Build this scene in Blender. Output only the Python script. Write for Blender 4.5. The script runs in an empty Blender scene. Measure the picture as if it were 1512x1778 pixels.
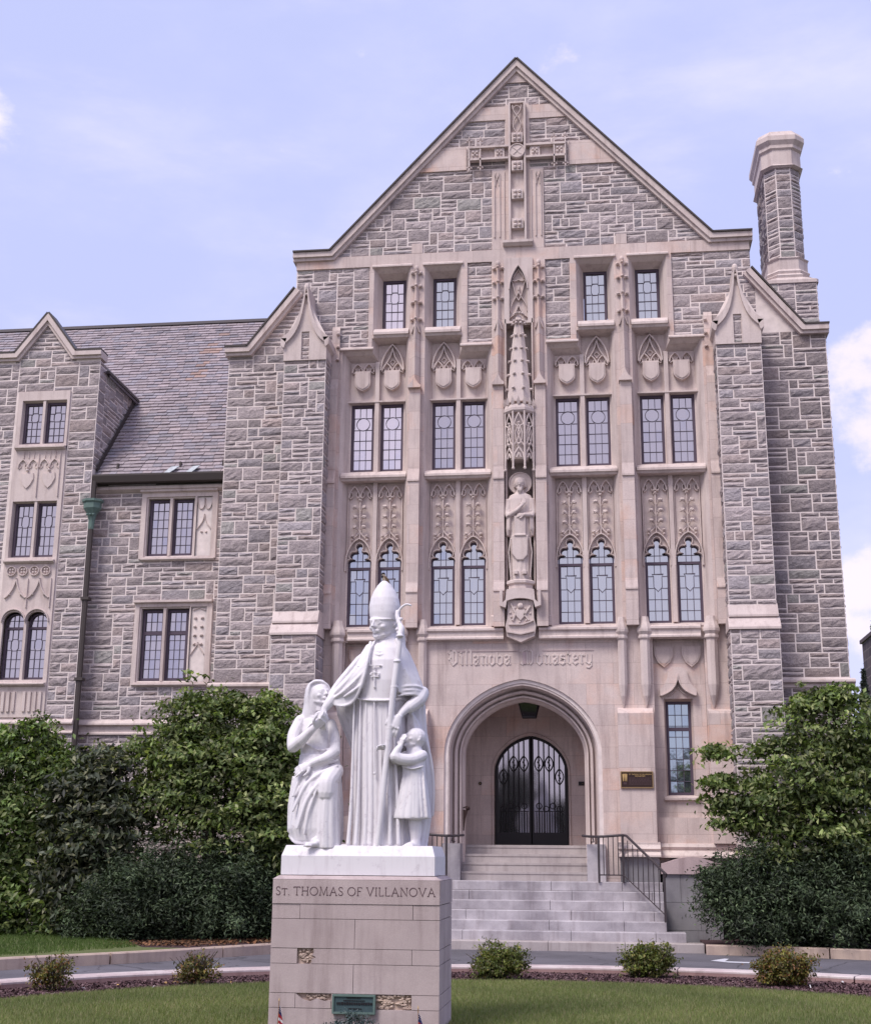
import bpy, math, random
import numpy as np
from mathutils import Vector, Matrix, noise
from mathutils.geometry import tessellate_polygon
random.seed(7)
R = math.radians
SC = bpy.context.scene
COL = SC.collection

# ------------------------------------------------------------------ camera
FPX, PITCH, YAW, ROLL = 2280.0, 0.2566108, 0.1258641, 0.0083059
CAMP = Vector((1.5772, -27.0, 1.65))
_cy, _sy = math.cos(YAW), math.sin(YAW)
FW = Vector((-_sy * math.cos(PITCH), _cy * math.cos(PITCH), math.sin(PITCH)))
_rt = Vector((_cy, _sy, 0)); _up = _rt.cross(FW)
RT = math.cos(ROLL) * _rt + math.sin(ROLL) * _up
UP = -math.sin(ROLL) * _rt + math.cos(ROLL) * _up
cd = bpy.data.cameras.new('camera'); cam = bpy.data.objects.new('camera', cd); COL.objects.link(cam)
cd.sensor_fit = 'HORIZONTAL'; cd.sensor_width = 36; cd.lens = 36 * FPX / 1512
cd.clip_start = .1; cd.clip_end = 2000
cam.matrix_world = Matrix(((RT.x, UP.x, -FW.x, CAMP.x), (RT.y, UP.y, -FW.y, CAMP.y), (RT.z, UP.z, -FW.z, CAMP.z), (0, 0, 0, 1)))
SC.camera = cam
SC.render.resolution_x, SC.render.resolution_y = 870, 1024

def at(px, py, Y):
    """the point at depth Y that the photograph shows at a pixel: used to read positions of real things"""
    d = FW * FPX + RT * (px - 756) - UP * (py - 889)
    return CAMP + d * ((Y - CAMP.y) / d.y)

# ------------------------------------------------------------------ sky and sun
SUN_AZ, SUN_EL = R(-36), R(54)           # azimuth measured from the facade's normal towards the left
SUN_DIR = Vector((math.sin(SUN_AZ) * math.cos(SUN_EL), -math.cos(SUN_AZ) * math.cos(SUN_EL), math.sin(SUN_EL)))
w = bpy.data.worlds.new('World'); SC.world = w; w.use_nodes = True
nt = w.node_tree; nt.nodes.clear()
def N(t, typ, **k):
    n = t.nodes.new(typ)
    for a, b in k.items(): setattr(n, a, b)
    return n
out = N(nt, 'ShaderNodeOutputWorld'); bg = N(nt, 'ShaderNodeBackground'); bg.inputs[1].default_value = .1
sky = N(nt, 'ShaderNodeTexSky', sky_type='NISHITA', sun_disc=False)
sky.sun_elevation = SUN_EL; sky.sun_rotation = math.atan2(SUN_DIR.x, SUN_DIR.y); sky.dust_density = 1.5; sky.air_density = 1.0
tint = N(nt, 'ShaderNodeMixRGB', blend_type='MULTIPLY'); tint.inputs[0].default_value = 1; tint.inputs[2].default_value = (1.25, .95, 1.02, 1)
nt.links.new(sky.outputs[0], tint.inputs[1])
haze = N(nt, 'ShaderNodeMixRGB'); haze.inputs[0].default_value = .68; haze.inputs[2].default_value = (7.8, 8.45, 13.3, 1)
nt.links.new(tint.outputs[0], haze.inputs[1])
tc = N(nt, 'ShaderNodeTexCoord')
def cloud(scale, stretch, lo, hi, color, prev, amount, seed=0.0, region=None):
    mp = N(nt, 'ShaderNodeMapping'); mp.inputs['Scale'].default_value = stretch; mp.inputs['Location'].default_value = (seed, seed * .7, 0)
    nz = N(nt, 'ShaderNodeTexNoise'); nz.inputs['Scale'].default_value = scale; nz.inputs['Detail'].default_value = 7; nz.inputs['Roughness'].default_value = .58
    rp = N(nt, 'ShaderNodeMapRange'); rp.inputs[1].default_value = lo; rp.inputs[2].default_value = hi; rp.inputs[4].default_value = amount; rp.interpolation_type = 'SMOOTHSTEP'
    nt.links.new(tc.outputs['Generated'], mp.inputs[0]); nt.links.new(mp.outputs[0], nz.inputs['Vector']); nt.links.new(nz.outputs[0], rp.inputs[0])
    fac = rp.outputs[0]
    if region:                                                       # soft cone of directions where this cloud bank stands
        d, r0, r1 = region
        dp = N(nt, 'ShaderNodeVectorMath', operation='DOT_PRODUCT'); dp.inputs[1].default_value = d
        nt.links.new(tc.outputs['Generated'], dp.inputs[0])
        wb = N(nt, 'ShaderNodeMapRange'); wb.inputs[1].default_value = math.cos(r1); wb.inputs[2].default_value = math.cos(r0)
        nt.links.new(dp.outputs['Value'], wb.inputs[0])
        ad = N(nt, 'ShaderNodeMath', operation='MULTIPLY_ADD'); ad.inputs[1].default_value = 1.0
        nt.links.new(wb.outputs[0], ad.inputs[0]); 
        n2 = N(nt, 'ShaderNodeMath', operation='SUBTRACT'); n2.inputs[1].default_value = .5; nt.links.new(nz.outputs[0], n2.inputs[0])
        n3 = N(nt, 'ShaderNodeMath', operation='MULTIPLY'); n3.inputs[1].default_value = 2.6; nt.links.new(n2.outputs[0], n3.inputs[0])
        nt.links.new(n3.outputs[0], ad.inputs[2])
        rp.inputs[1].default_value = lo; rp.inputs[2].default_value = hi
        nt.links.new(ad.outputs[0], rp.inputs[0])
    mx = N(nt, 'ShaderNodeMixRGB'); mx.inputs[2].default_value = color
    nt.links.new(fac, mx.inputs[0]); nt.links.new(prev, mx.inputs[1])
    return mx.outputs[0]
def pixdir(px, py):
    return tuple((FW * FPX + RT * (px - 756) - UP * (py - 889)).normalized())
c = cloud(2.1, (1, 1, 2.2), .46, .76, (9.5, 9.3, 12.6, 1), haze.outputs[0], .55, 3.1)
c = cloud(3.2, (1, 1, 1.6), .50, .95, (11.0, 10.3, 12.2, 1), c, .8, 6.6, ((0, -.93, .36), R(25), R(62)))
c = cloud(5.5, (.7, .7, 2.6), .50, .80, (9.8, 9.3, 12.2, 1), c, .45, 9.4)
c = cloud(11, (1, 1, 1.3), .40, .80, (10.2, 9.3, 11.0, 1), c, .95, 1.7, (pixdir(1540, 690), R(.8), R(4.2)))
c = cloud(12, (1, 1, 1.3), .40, .80, (10.4, 9.6, 11, 1), c, .95, 5.2, (pixdir(1530, 1060), R(1.4), R(3.4)))
c = cloud(14, (1, 1, 1.5), .45, .95, (10.4, 9.7, 10.9, 1), c, .9, 2.2, (pixdir(-30, 245), R(.4), R(2.8)))
nt.links.new(c, bg.inputs[0]); nt.links.new(bg.outputs[0], out.inputs[0])
sd = bpy.data.lights.new('sun', 'SUN'); so = bpy.data.objects.new('sun', sd); COL.objects.link(so)
sd.energy = 3.3; sd.angle = R(22); sd.color = (1, .94, .885)
so.rotation_euler = (-SUN_DIR).to_track_quat('-Z', 'Y').to_euler()
SC.view_settings.view_transform = 'Standard'; SC.view_settings.look = 'None'; SC.view_settings.exposure = 0; SC.view_settings.gamma = 1

# ------------------------------------------------------------------ materials
MAT = {}
def new_mat(name, base=(.5, .5, .5), rough=.8, metal=0.0, spec=.3):
    m = bpy.data.materials.new(name); m.use_nodes = True; t = m.node_tree; b = t.nodes['Principled BSDF']
    b.inputs['Base Color'].default_value = (*base, 1); b.inputs['Roughness'].default_value = rough
    b.inputs['Metallic'].default_value = metal; b.inputs['Specular IOR Level'].default_value = spec
    MAT[name] = m
    return m, t, b
def coords(t, scale=(1, 1, 1), facade=False):
    tc = N(t, 'ShaderNodeTexCoord'); o = tc.outputs['Object']
    if facade:
        s = N(t, 'ShaderNodeSeparateXYZ'); t.links.new(o, s.inputs[0])
        a = N(t, 'ShaderNodeMath', operation='ADD'); t.links.new(s.outputs[0], a.inputs[0]); t.links.new(s.outputs[1], a.inputs[1])
        c = N(t, 'ShaderNodeCombineXYZ'); t.links.new(a.outputs[0], c.inputs[0]); t.links.new(s.outputs[2], c.inputs[1]); o = c.outputs[0]
    mp = N(t, 'ShaderNodeMapping'); mp.inputs['Scale'].default_value = scale; t.links.new(o, mp.inputs[0])
    return mp.outputs[0]
def nse(t, vec, scale, detail=5, rough=.6):
    n = N(t, 'ShaderNodeTexNoise'); n.inputs['Scale'].default_value = scale; n.inputs['Detail'].default_value = detail; n.inputs['Roughness'].default_value = rough
    t.links.new(vec, n.inputs['Vector']); return n.outputs[0]
def ramp(t, fac, stops):
    r = N(t, 'ShaderNodeValToRGB'); e = r.color_ramp.elements
    while len(e) < len(stops): e.new(.5)
    for i, (p, cc) in enumerate(stops): e[i].position = p; e[i].color = (*cc, 1) if len(cc) == 3 else cc
    t.links.new(fac, r.inputs[0]); return r.outputs[0]
def mix(t, a, b, fac=1.0, mode='MULTIPLY'):
    m = N(t, 'ShaderNodeMixRGB', blend_type=mode)
    for i, v in ((0, fac), (1, a), (2, b)):
        if isinstance(v, (int, float)): m.inputs[i].default_value = v
        elif isinstance(v, tuple): m.inputs[i].default_value = (*v, 1)
        else: t.links.new(v, m.inputs[i])
    return m.outputs[0]
def bump(t, b, h, strength=.4, dist=.01):
    n = N(t, 'ShaderNodeBump'); n.inputs['Strength'].default_value = strength; n.inputs['Distance'].default_value = dist
    t.links.new(h, n.inputs['Height']); t.links.new(n.outputs[0], b.inputs['Normal'])
def attr(t, name='Tint'):
    a = N(t, 'ShaderNodeAttribute'); a.attribute_name = name; return a.outputs['Color']

def stone_like(name, c0, c1, blocks=True, stains=.6, bw=.95, bh=.42, grain=60, rough=.85, joint=(.80, .76, .75)):
    m, t, b = new_mat(name, rough=rough, spec=.2)
    v = coords(t)
    col = mix(t, c0, c1, ramp(t, nse(t, v, 1.7, 6), [(.35, (0, 0, 0)), (.65, (1, 1, 1))]), 'MIX')
    sp = ramp(t, nse(t, v, grain, 3, .7), [(.3, (.86, .86, .86)), (.7, (1.07, 1.07, 1.07))])
    col = mix(t, col, sp)
    h = nse(t, v, grain * .6, 4)
    if blocks:
        fv = coords(t, facade=True)
        br = N(t, 'ShaderNodeTexBrick'); t.links.new(fv, br.inputs['Vector'])
        br.inputs['Scale'].default_value = 1; br.inputs['Brick Width'].default_value = bw; br.inputs['Row Height'].default_value = bh
        br.inputs['Mortar Size'].default_value = .006; br.inputs['Mortar Smooth'].default_value = .3
        br.inputs['Color1'].default_value = (.90, .885, .885, 1); br.inputs['Color2'].default_value = (1.07, 1.05, 1.04, 1); br.inputs['Mortar'].default_value = (*joint, 1)
        br.offset = .42; br.inputs['Bias'].default_value = .1
        col = mix(t, col, br.outputs['Color'])
        b2 = N(t, 'ShaderNodeTexBrick'); t.links.new(fv, b2.inputs['Vector'])
        b2.inputs['Scale'].default_value = 1; b2.inputs['Brick Width'].default_value = bw; b2.inputs['Row Height'].default_value = bh
        b2.inputs['Mortar Size'].default_value = 0; b2.offset = .42
        b2.inputs['Color1'].default_value = (0, 0, 0, 1); b2.inputs['Color2'].default_value = (1, 1, 1, 1)
        st = mix(t, ramp(t, b2.outputs['Color'], [(.50, (0, 0, 0)), (.85, (1, 1, 1))]), ramp(t, nse(t, v, 1.3, 4), [(.45, (0, 0, 0)), (.68, (1, 1, 1))]))
        col = mix(t, col, mix(t, col, (1.0, .76, .62)), mix(t, st, (stains, stains, stains)), 'MIX')
    drip = ramp(t, nse(t, coords(t, (6, 6, .55)), 1.2, 6, .65), [(.50, (1, 1, 1)), (.74, (.72, .69, .69))])
    blot = ramp(t, nse(t, v, .9, 7, .7), [(.50, (1, 1, 1)), (.72, (.88, .86, .86))]); col = mix(t, col, blot)
    col = mix(t, col, drip)
    t.links.new(col, b.inputs['Base Color']); bump(t, b, h, .25, .006)
    return m
stone_like('limestone', (.64, .54, .505), (.565, .475, .45), stains=.7)
stone_like('limestone_plain', (.65, .55, .515), (.57, .48, .455), blocks=False)
stone_like('limestone_pink', (.52, .40, .40), (.46, .36, .37), blocks=False)
stone_like('granite_step', (.51, .475, .50), (.31, .285, .31), blocks=False, grain=75)
stone_like('granite_warm', (.47, .42, .41), (.38, .335, .33), blocks=False, grain=100)
stone_like('granite_dark', (.30, .285, .30), (.23, .22, .24), blocks=False, grain=110)
stone_like('pedestal_stone', (.50, .415, .405), (.42, .345, .34), blocks=False, grain=140)
stone_like('kerb_stone', (.52, .405, .33), (.40, .31, .27), blocks=False, grain=120)
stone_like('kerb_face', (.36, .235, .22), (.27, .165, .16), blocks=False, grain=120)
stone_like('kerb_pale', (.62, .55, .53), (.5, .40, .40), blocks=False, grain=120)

m, t, b = new_mat('rubble', rough=.9, spec=.2); v = coords(t)
col = mix(t, attr(t), ramp(t, nse(t, v, 9, 6, .65), [(.28, (.78, .77, .79)), (.72, (1.2, 1.19, 1.18))]))
col = mix(t, col, ramp(t, nse(t, v, 45, 4, .7), [(.3, (.72, .72, .73)), (.7, (1.22, 1.22, 1.22))]))
t.links.new(col, b.inputs['Base Color']); bump(t, b, nse(t, v, 16, 8, .62), .75, .05)
m, t, b = new_mat('mortar', rough=.95); v = coords(t)
t.links.new(mix(t, (.72, .63, .60), ramp(t, nse(t, v, 6, 5), [(.3, (.85, .85, .85)), (.7, (1.1, 1.1, 1.1))])), b.inputs['Base Color']); bump(t, b, nse(t, v, 70, 3), .3, .005)

m, t, b = new_mat('marble', rough=.55, spec=.35); v = coords(t)
dirt = ramp(t, nse(t, v, 9, 8, .75), [(.56, (1, 1, 1)), (.70, (.74, .71, .735))])
col = mix(t, (.70, .67, .695), dirt)
col = mix(t, col, ramp(t, nse(t, coords(t, (9, 9, 1.2)), 2.2, 6), [(.5, (1, 1, 1)), (.8, (.84, .82, .83))]))
t.links.new(col, b.inputs['Base Color']); bump(t, b, nse(t, v, 60, 5), .2, .003)

m, t, b = new_mat('slate', rough=.7, spec=.35); v = coords(t)
t.links.new(mix(t, attr(t), ramp(t, nse(t, v, 14, 5), [(.3, (.8, .8, .8)), (.7, (1.2, 1.2, 1.2))])), b.inputs['Base Color']); bump(t, b, nse(t, v, 25, 5), .5, .01)
new_mat('window_frame', (.085, .062, .088), .6)
new_mat('iron', (.018, .015, .018), .5)
new_mat('railing_iron', (.050, .040, .045), .5)
new_mat('gutter_metal', (.060, .048, .045), .5)
new_mat('lead', (.10, .085, .115), .6)
m, t, b = new_mat('verdigris', (.05, .17, .15), .7); v = coords(t)
t.links.new(mix(t, (.07, .115, .105), (.15, .215, .19), nse(t, v, 14), 'MIX'), b.inputs['Base Color'])
m, t, b = new_mat('bronze_green', (.035, .075, .08), .6); v = coords(t)
t.links.new(mix(t, (.035, .05, .06), (.06, .11, .115), nse(t, v, 20), 'MIX'), b.inputs['Base Color'])
new_mat('brass', (.30, .20, .10), .6, .3)
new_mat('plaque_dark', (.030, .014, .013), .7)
new_mat('gold_leaf', (.62, .42, .18), .5, .3)
new_mat('engraving', (.12, .075, .085), .9)
new_mat('flag_red', (.35, .03, .04), .8); new_mat('flag_blue', (.03, .03, .12), .8); new_mat('flag_white', (.6, .58, .6), .8)
new_mat('wood_stick', (.25, .14, .07), .7)
new_mat('bird_brown', (.10, .065, .04), .9); new_mat('bird_dark', (.02, .015, .015), .9); new_mat('bird_pale', (.30, .25, .20), .9)
new_mat('glass_dark', (.012, .014, .018), .04, 0, 1.0)
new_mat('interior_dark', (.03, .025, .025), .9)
# leaded glass: a reflecting pane, slightly wavy
m, t, b = new_mat('glass', (.44, .42, .45), .07, .92); v = coords(t)
n1 = nse(t, v, 5, 2); bump(t, b, n1, .06, .02)
m, t, b = new_mat('glass_door', (.38, .36, .38), .05, .9); m, t, b = new_mat('glass_cloud_tone', (.66, .61, .63), .08, .9); v = coords(t); bump(t, b, nse(t, v, 5, 2), .06, .02)  # brighter pane copy: a cloud's reflection is put into its colour
m, t, b = new_mat('glass_pale', (.47, .49, .51), .08, .9); v = coords(t); bump(t, b, nse(t, v, 5, 2), .06, .02)
m, t, b = new_mat('glass_lower', (.36, .43, .47), .06, .92); v = coords(t); bump(t, b, nse(t, v, 5, 2), .05, .02)
m, t, b = new_mat('road_asphalt', rough=.85); v = coords(t)
col = mix(t, (.125, .118, .135), ramp(t, nse(t, v, 120, 3), [(.3, (.7, .7, .7)), (.7, (1.35, 1.35, 1.35))]))
col = mix(t, col, ramp(t, nse(t, v, .8, 5), [(.35, (.8, .8, .8)), (.7, (1.2, 1.2, 1.2))]))
vo = N(t, 'ShaderNodeTexVoronoi', feature='DISTANCE_TO_EDGE'); vo.inputs['Scale'].default_value = .55; t.links.new(mix(t, v, nse(t, v, 2.0, 4), .35, 'ADD'), vo.inputs['Vector'])
col = mix(t, col, ramp(t, vo.outputs[0], [(.0, (.45, .45, .45)), (.012, (1, 1, 1))]))
t.links.new(col, b.inputs['Base Color']); bump(t, b, nse(t, v, 200, 2), .5, .005)
m, t, b = new_mat('mulch', rough=1); v = coords(t)
t.links.new(mix(t, (.05, .026, .030), (.12, .07, .075), nse(t, v, 60, 4), 'MIX'), b.inputs['Base Color']); bump(t, b, nse(t, v, 45, 5), 1, .04)
m, t, b = new_mat('mulch_chip', rough=1); t.links.new(attr(t), b.inputs['Base Color'])
m, t, b = new_mat('turf', rough=1); v = coords(t)
t.links.new(mix(t, (.10, .12, .045), (.16, .18, .07), nse(t, v, 1.3, 6), 'MIX'), b.inputs['Base Color']); bump(t, b, nse(t, v, 90, 3), .8, .02)
m, t, b = new_mat('road_paint', (.6, .6, .65), .7)
m, t, b = new_mat('dark_brick', rough=.9); br = N(t, 'ShaderNodeTexBrick'); t.links.new(coords(t, facade=True), br.inputs['Vector'])
br.inputs['Scale'].default_value = 1; br.inputs['Brick Width'].default_value = .6; br.inputs['Row Height'].default_value = .3; br.inputs['Mortar Size'].default_value = .02
br.inputs['Color1'].default_value = (.06, .045, .06, 1); br.inputs['Color2'].default_value = (.11, .08, .09, 1); br.inputs['Mortar'].default_value = (.16, .13, .13, 1)
t.links.new(br.outputs[0], b.inputs['Base Color'])
m, t, b = new_mat('bark', (.09, .07, .06), .95)
def leafmat(name, rough=.5, trans=.25):
    m, t, b = new_mat(name, rough=rough, spec=.35)
    a = attr(t); t.links.new(a, b.inputs['Base Color'])
    tr = N(t, 'ShaderNodeBsdfTranslucent'); t.links.new(mix(t, a, (1.3, 1.5, .6)), tr.inputs[0])
    mx = N(t, 'ShaderNodeMixShader'); mx.inputs[0].default_value = trans
    o = t.nodes['Material Output']; t.links.new(b.outputs[0], mx.inputs[1]); t.links.new(tr.outputs[0], mx.inputs[2]); t.links.new(mx.outputs[0], o.inputs[0])
leafmat('leaf', .5, .30); leafmat('needle', .6, .1); leafmat('grass_blade', .7, .3)

# ------------------------------------------------------------------ mesh helpers
def tag(o, label=None, cat=None, group=None, kind=None):
    if label: o['label'] = label
    if cat: o['category'] = cat
    if group: o['group'] = group
    if kind: o['kind'] = kind
    return o
def empty(name, loc=(0, 0, 0)):
    o = bpy.data.objects.new(name, None); o.location = loc; COL.objects.link(o); return o
class MB:
    def __init__(s): s.v = []; s.f = []; s.c = []
    def add(s, vs, fs, col=None):
        n = len(s.v); s.v.extend(vs)
        for f in fs: s.f.append([i + n for i in f]); s.c.append(col)
    def quad(s, a, b, c, d, col=None): s.add([a, b, c, d], [(0, 1, 2, 3)], col)
    def box(s, x0, x1, y0, y1, z0, z1, col=None):
        vs = [(x, y, z) for z in (z0, z1) for y in (y0, y1) for x in (x0, x1)]
        s.add(vs, [(0, 2, 3, 1), (4, 5, 7, 6), (0, 1, 5, 4), (2, 6, 7, 3), (0, 4, 6, 2), (1, 3, 7, 5)], col)
    def hexa(s, a, b, col=None):
        """frustum between two equal-length rings a and b"""
        n = len(a); s.add(list(a) + list(b), [[(i + 1) % n, i, n + i, n + (i + 1) % n] for i in range(n)] + [list(range(n)), list(range(2 * n - 1, n - 1, -1))], col)
    def prism(s, poly, y0, y1, holes=(), col=None, back=False):
        """polygon in x,z extruded from front y0 to back y1, with holes"""
        loops = [list(poly)] + [list(h) for h in holes]
        tris = tessellate_polygon([[Vector((p[0], p[1], 0)) for p in l] for l in loops])
        flat = [p for l in loops for p in l]
        s.add([(p[0], y0, p[1]) for p in flat], [tuple(x) for x in tris], col)
        if back: s.add([(p[0], y1, p[1]) for p in flat], [tuple(x)[::-1] for x in tris], col)
        for l in loops:
            n = len(l)
            s.add([(p[0], y0, p[1]) for p in l] + [(p[0], y1, p[1]) for p in l], [(i, (i + 1) % n, n + (i + 1) % n, n + i) for i in range(n)], col)
    def slab(s, poly, z0, z1, col=None):
        """polygon in x,y from z0 up to z1"""
        n = len(poly); tris = tessellate_polygon([[Vector((p[0], p[1], 0)) for p in poly]])
        s.add([(p[0], p[1], z1) for p in poly], [tuple(x) for x in tris], col)
        s.add([(p[0], p[1], z0) for p in poly] + [(p[0], p[1], z1) for p in poly], [(i, (i + 1) % n, n + (i + 1) % n, n + i) for i in range(n)], col)
    def extx(s, prof, x0, x1, col=None):
        """profile in y,z extruded along x"""
        n = len(prof)
        s.add([(x0, p[0], p[1]) for p in prof] + [(x1, p[0], p[1]) for p in prof], [(i, (i + 1) % n, n + (i + 1) % n, n + i) for i in range(n)] + [list(range(n - 1, -1, -1)), list(range(n, 2 * n))], col)
    def ring(s, a, b, col=None, closed=True):
        """skin between two polylines of 3-D points with the same count"""
        n = len(a); m = n if closed else n - 1
        s.add(list(a) + list(b), [(i, (i + 1) % n, n + (i + 1) % n, n + i) for i in range(m)], col)
    def loft(s, rings, caps=True, col=None):
        n = len(rings[0]); vs = [p for r in rings for p in r]; fs = []
        for k in range(len(rings) - 1):
            for i in range(n): fs.append((k * n + i, k * n + (i + 1) % n, (k + 1) * n + (i + 1) % n, (k + 1) * n + i))
        if caps: fs.append(tuple(range(n - 1, -1, -1))); fs.append(tuple(range((len(rings) - 1) * n, len(rings) * n)))
        s.add(vs, fs, col)
    def tube(s, pts, r, n=8, caps=True, col=None, sq=(1, 1)):
        pts = [Vector(p) for p in pts]; rings = []; prev = None
        for i, p in enumerate(pts):
            a = pts[max(i - 1, 0)]; b = pts[min(i + 1, len(pts) - 1)]; d = (b - a).normalized()
            u = (prev if prev else (Vector((0, 0, 1)) if abs(d.z) < .9 else Vector((1, 0, 0))))
            u = (u - d * u.dot(d)).normalized(); prev = u; vv = d.cross(u); rr = r[i] if isinstance(r, (list, tuple)) else r
            rings.append([tuple(p + (u * math.cos(2 * math.pi * k / n) * sq[0] + vv * math.sin(2 * math.pi * k / n) * sq[1]) * rr) for k in range(n)])
        s.loft(rings, caps, col)
    def rib(s, pts, w, y0, y1, tip=.45, closed=False, col=None):
        """raised moulding strip along points in x,z on a wall: base at y1, crest at y0"""
        P = [Vector((p[0], p[1])) for p in pts]; n = len(P); L = []; Rr = []; l2 = []; r2 = []
        for i in range(n):
            a = P[(i - 1) % n] if closed else P[max(i - 1, 0)]; b = P[(i + 1) % n] if closed else P[min(i + 1, n - 1)]
            d = b - a
            if d.length < 1e-9: d = Vector((1, 0))
            d.normalize(); nn = Vector((-d.y, d.x)) * w / 2
            k = 1.0
            if 0 < i < n - 1 or closed:
                e = (P[i] - a)
                if e.length > 1e-9: k = 1 / max(.45, abs(e.normalized().dot(d)))
            L.append(P[i] + nn * k); Rr.append(P[i] - nn * k); l2.append(P[i] + nn * k * tip); r2.append(P[i] - nn * k * tip)
        f = lambda q, y: [(p.x, y, p.y) for p in q]
        s.ring(f(L, y1), f(l2, y0), col, closed); s.ring(f(l2, y0), f(r2, y0), col, closed); s.ring(f(r2, y0), f(Rr, y1), col, closed)
        if not closed:
            for i in (0, -1): s.add([f(L, y1)[i], f(l2, y0)[i], f(r2, y0)[i], f(Rr, y1)[i]], [(0, 1, 2, 3)], col)
    def ball(s, c, r, n=8, m=5, col=None, jit=0):
        rr = r if isinstance(r, (tuple, list)) else (r, r, r); rings = []
        for j in range(1, m):
            a = math.pi * j / m
            rings.append([(c[0] + rr[0] * math.sin(a) * math.cos(2 * math.pi * k / n) * (1 + random.uniform(-jit, jit)), c[1] + rr[1] * math.sin(a) * math.sin(2 * math.pi * k / n) * (1 + random.uniform(-jit, jit)), c[2] - rr[2] * math.cos(a)) for k in range(n)])
        s.loft(rings, True, col)
    def build(s, name, mat, parent=None, smooth=False):
        me = bpy.data.meshes.new(name); me.from_pydata([tuple(p) for p in s.v], [], s.f)
        if all(c is None for c in s.c): me.validate(clean_customdata=False)
        if any(c is not None for c in s.c) and len(me.polygons) == len(s.c):
            ca = me.color_attributes.new('Tint', 'FLOAT_COLOR', 'CORNER'); arr = np.ones((len(me.loops), 4), np.float32); k = 0
            for p, cc in zip(me.polygons, s.c):
                arr[p.loop_start:p.loop_start + p.loop_total, :3] = cc if cc is not None else (.5, .5, .5)
            ca.data.foreach_set('color', arr.ravel())
        me.materials.append(MAT[mat])
        if smooth: me.polygons.foreach_set('use_smooth', [True] * len(me.polygons))
        o = bpy.data.objects.new(name, me); COL.objects.link(o)
        if parent: o.parent = parent
        return o
def np_mesh(name, V, F, C, mat, parent=None, smooth=False):
    """V (n,3), F (m,k) indices, C (m,3) per-face colour"""
    me = bpy.data.meshes.new(name); me.vertices.add(len(V)); me.vertices.foreach_set('co', V.astype(np.float32).ravel())
    k = F.shape[1]; me.loops.add(F.size); me.loops.foreach_set('vertex_index', F.astype(np.int32).ravel())
    me.polygons.add(len(F)); me.polygons.foreach_set('loop_start', np.arange(0, F.size, k, dtype=np.int32)); me.update(calc_edges=True)
    if C is not None:
        ca = me.color_attributes.new('Tint', 'FLOAT_COLOR', 'CORNER'); arr = np.ones((F.size, 4), np.float32); arr[:, :3] = np.repeat(C, k, 0); ca.data.foreach_set('color', arr.ravel())
    me.materials.append(MAT[mat])
    if smooth: me.polygons.foreach_set('use_smooth', np.ones(len(F), bool))
    o = bpy.data.objects.new(name, me); COL.objects.link(o)
    if parent: o.parent = parent
    return o
def arc(cx, cz, rx, rz, a0, a1, n=12):
    return [(cx + rx * math.cos(R(a0 + (a1 - a0) * i / n)), cz + rz * math.sin(R(a0 + (a1 - a0) * i / n))) for i in range(n + 1)]
def bez(p0, p1, p2, p3, n=10):
    o = []
    for i in range(n + 1):
        t = i / n; u = 1 - t
        o.append(tuple(u ** 3 * p0[k] + 3 * u * u * t * p1[k] + 3 * u * t * t * p2[k] + t ** 3 * p3[k] for k in range(len(p0))))
    return o
def pointed(hw, spring, apex, base, cx=0, n=14, pt=.12):
    """outline of a slightly pointed arch, from the right foot over the apex to the left foot"""
    h = apex - spring; o = [(cx + hw, base)]
    for i in range(2 * n + 1):
        a = math.pi * i / (2 * n); x = math.cos(a)
        o.append((cx + hw * x, spring + h * ((1 - pt) * math.sin(a) + pt * (1 - abs(x)))))
    o.append((cx - hw, base)); return o
def gothic(hw, spring, apex, cx=0, n=8):
    """two-centred pointed arch, right springing to left springing"""
    h = apex - spring; cc = (h * h - hw * hw) / (2 * hw); r = hw + cc; a1 = math.atan2(h, cc)
    right = [(cx - cc + r * math.cos(a1 * i / n), spring + r * math.sin(a1 * i / n)) for i in range(n + 1)]
    left = [(2 * cx - x, z) for x, z in right[::-1]]
    return right + left[1:]
def RC(x0, x1, z0, z1): return [(x0, z0), (x1, z0), (x1, z1), (x0, z1)]
def inpoly(x, z, P):
    c = False; j = len(P) - 1
    for i in range(len(P)):
        if (P[i][1] > z) != (P[j][1] > z) and x < (P[j][0] - P[i][0]) * (z - P[i][1]) / (P[j][1] - P[i][1]) + P[i][0]: c = not c
        j = i
    return c

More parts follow.
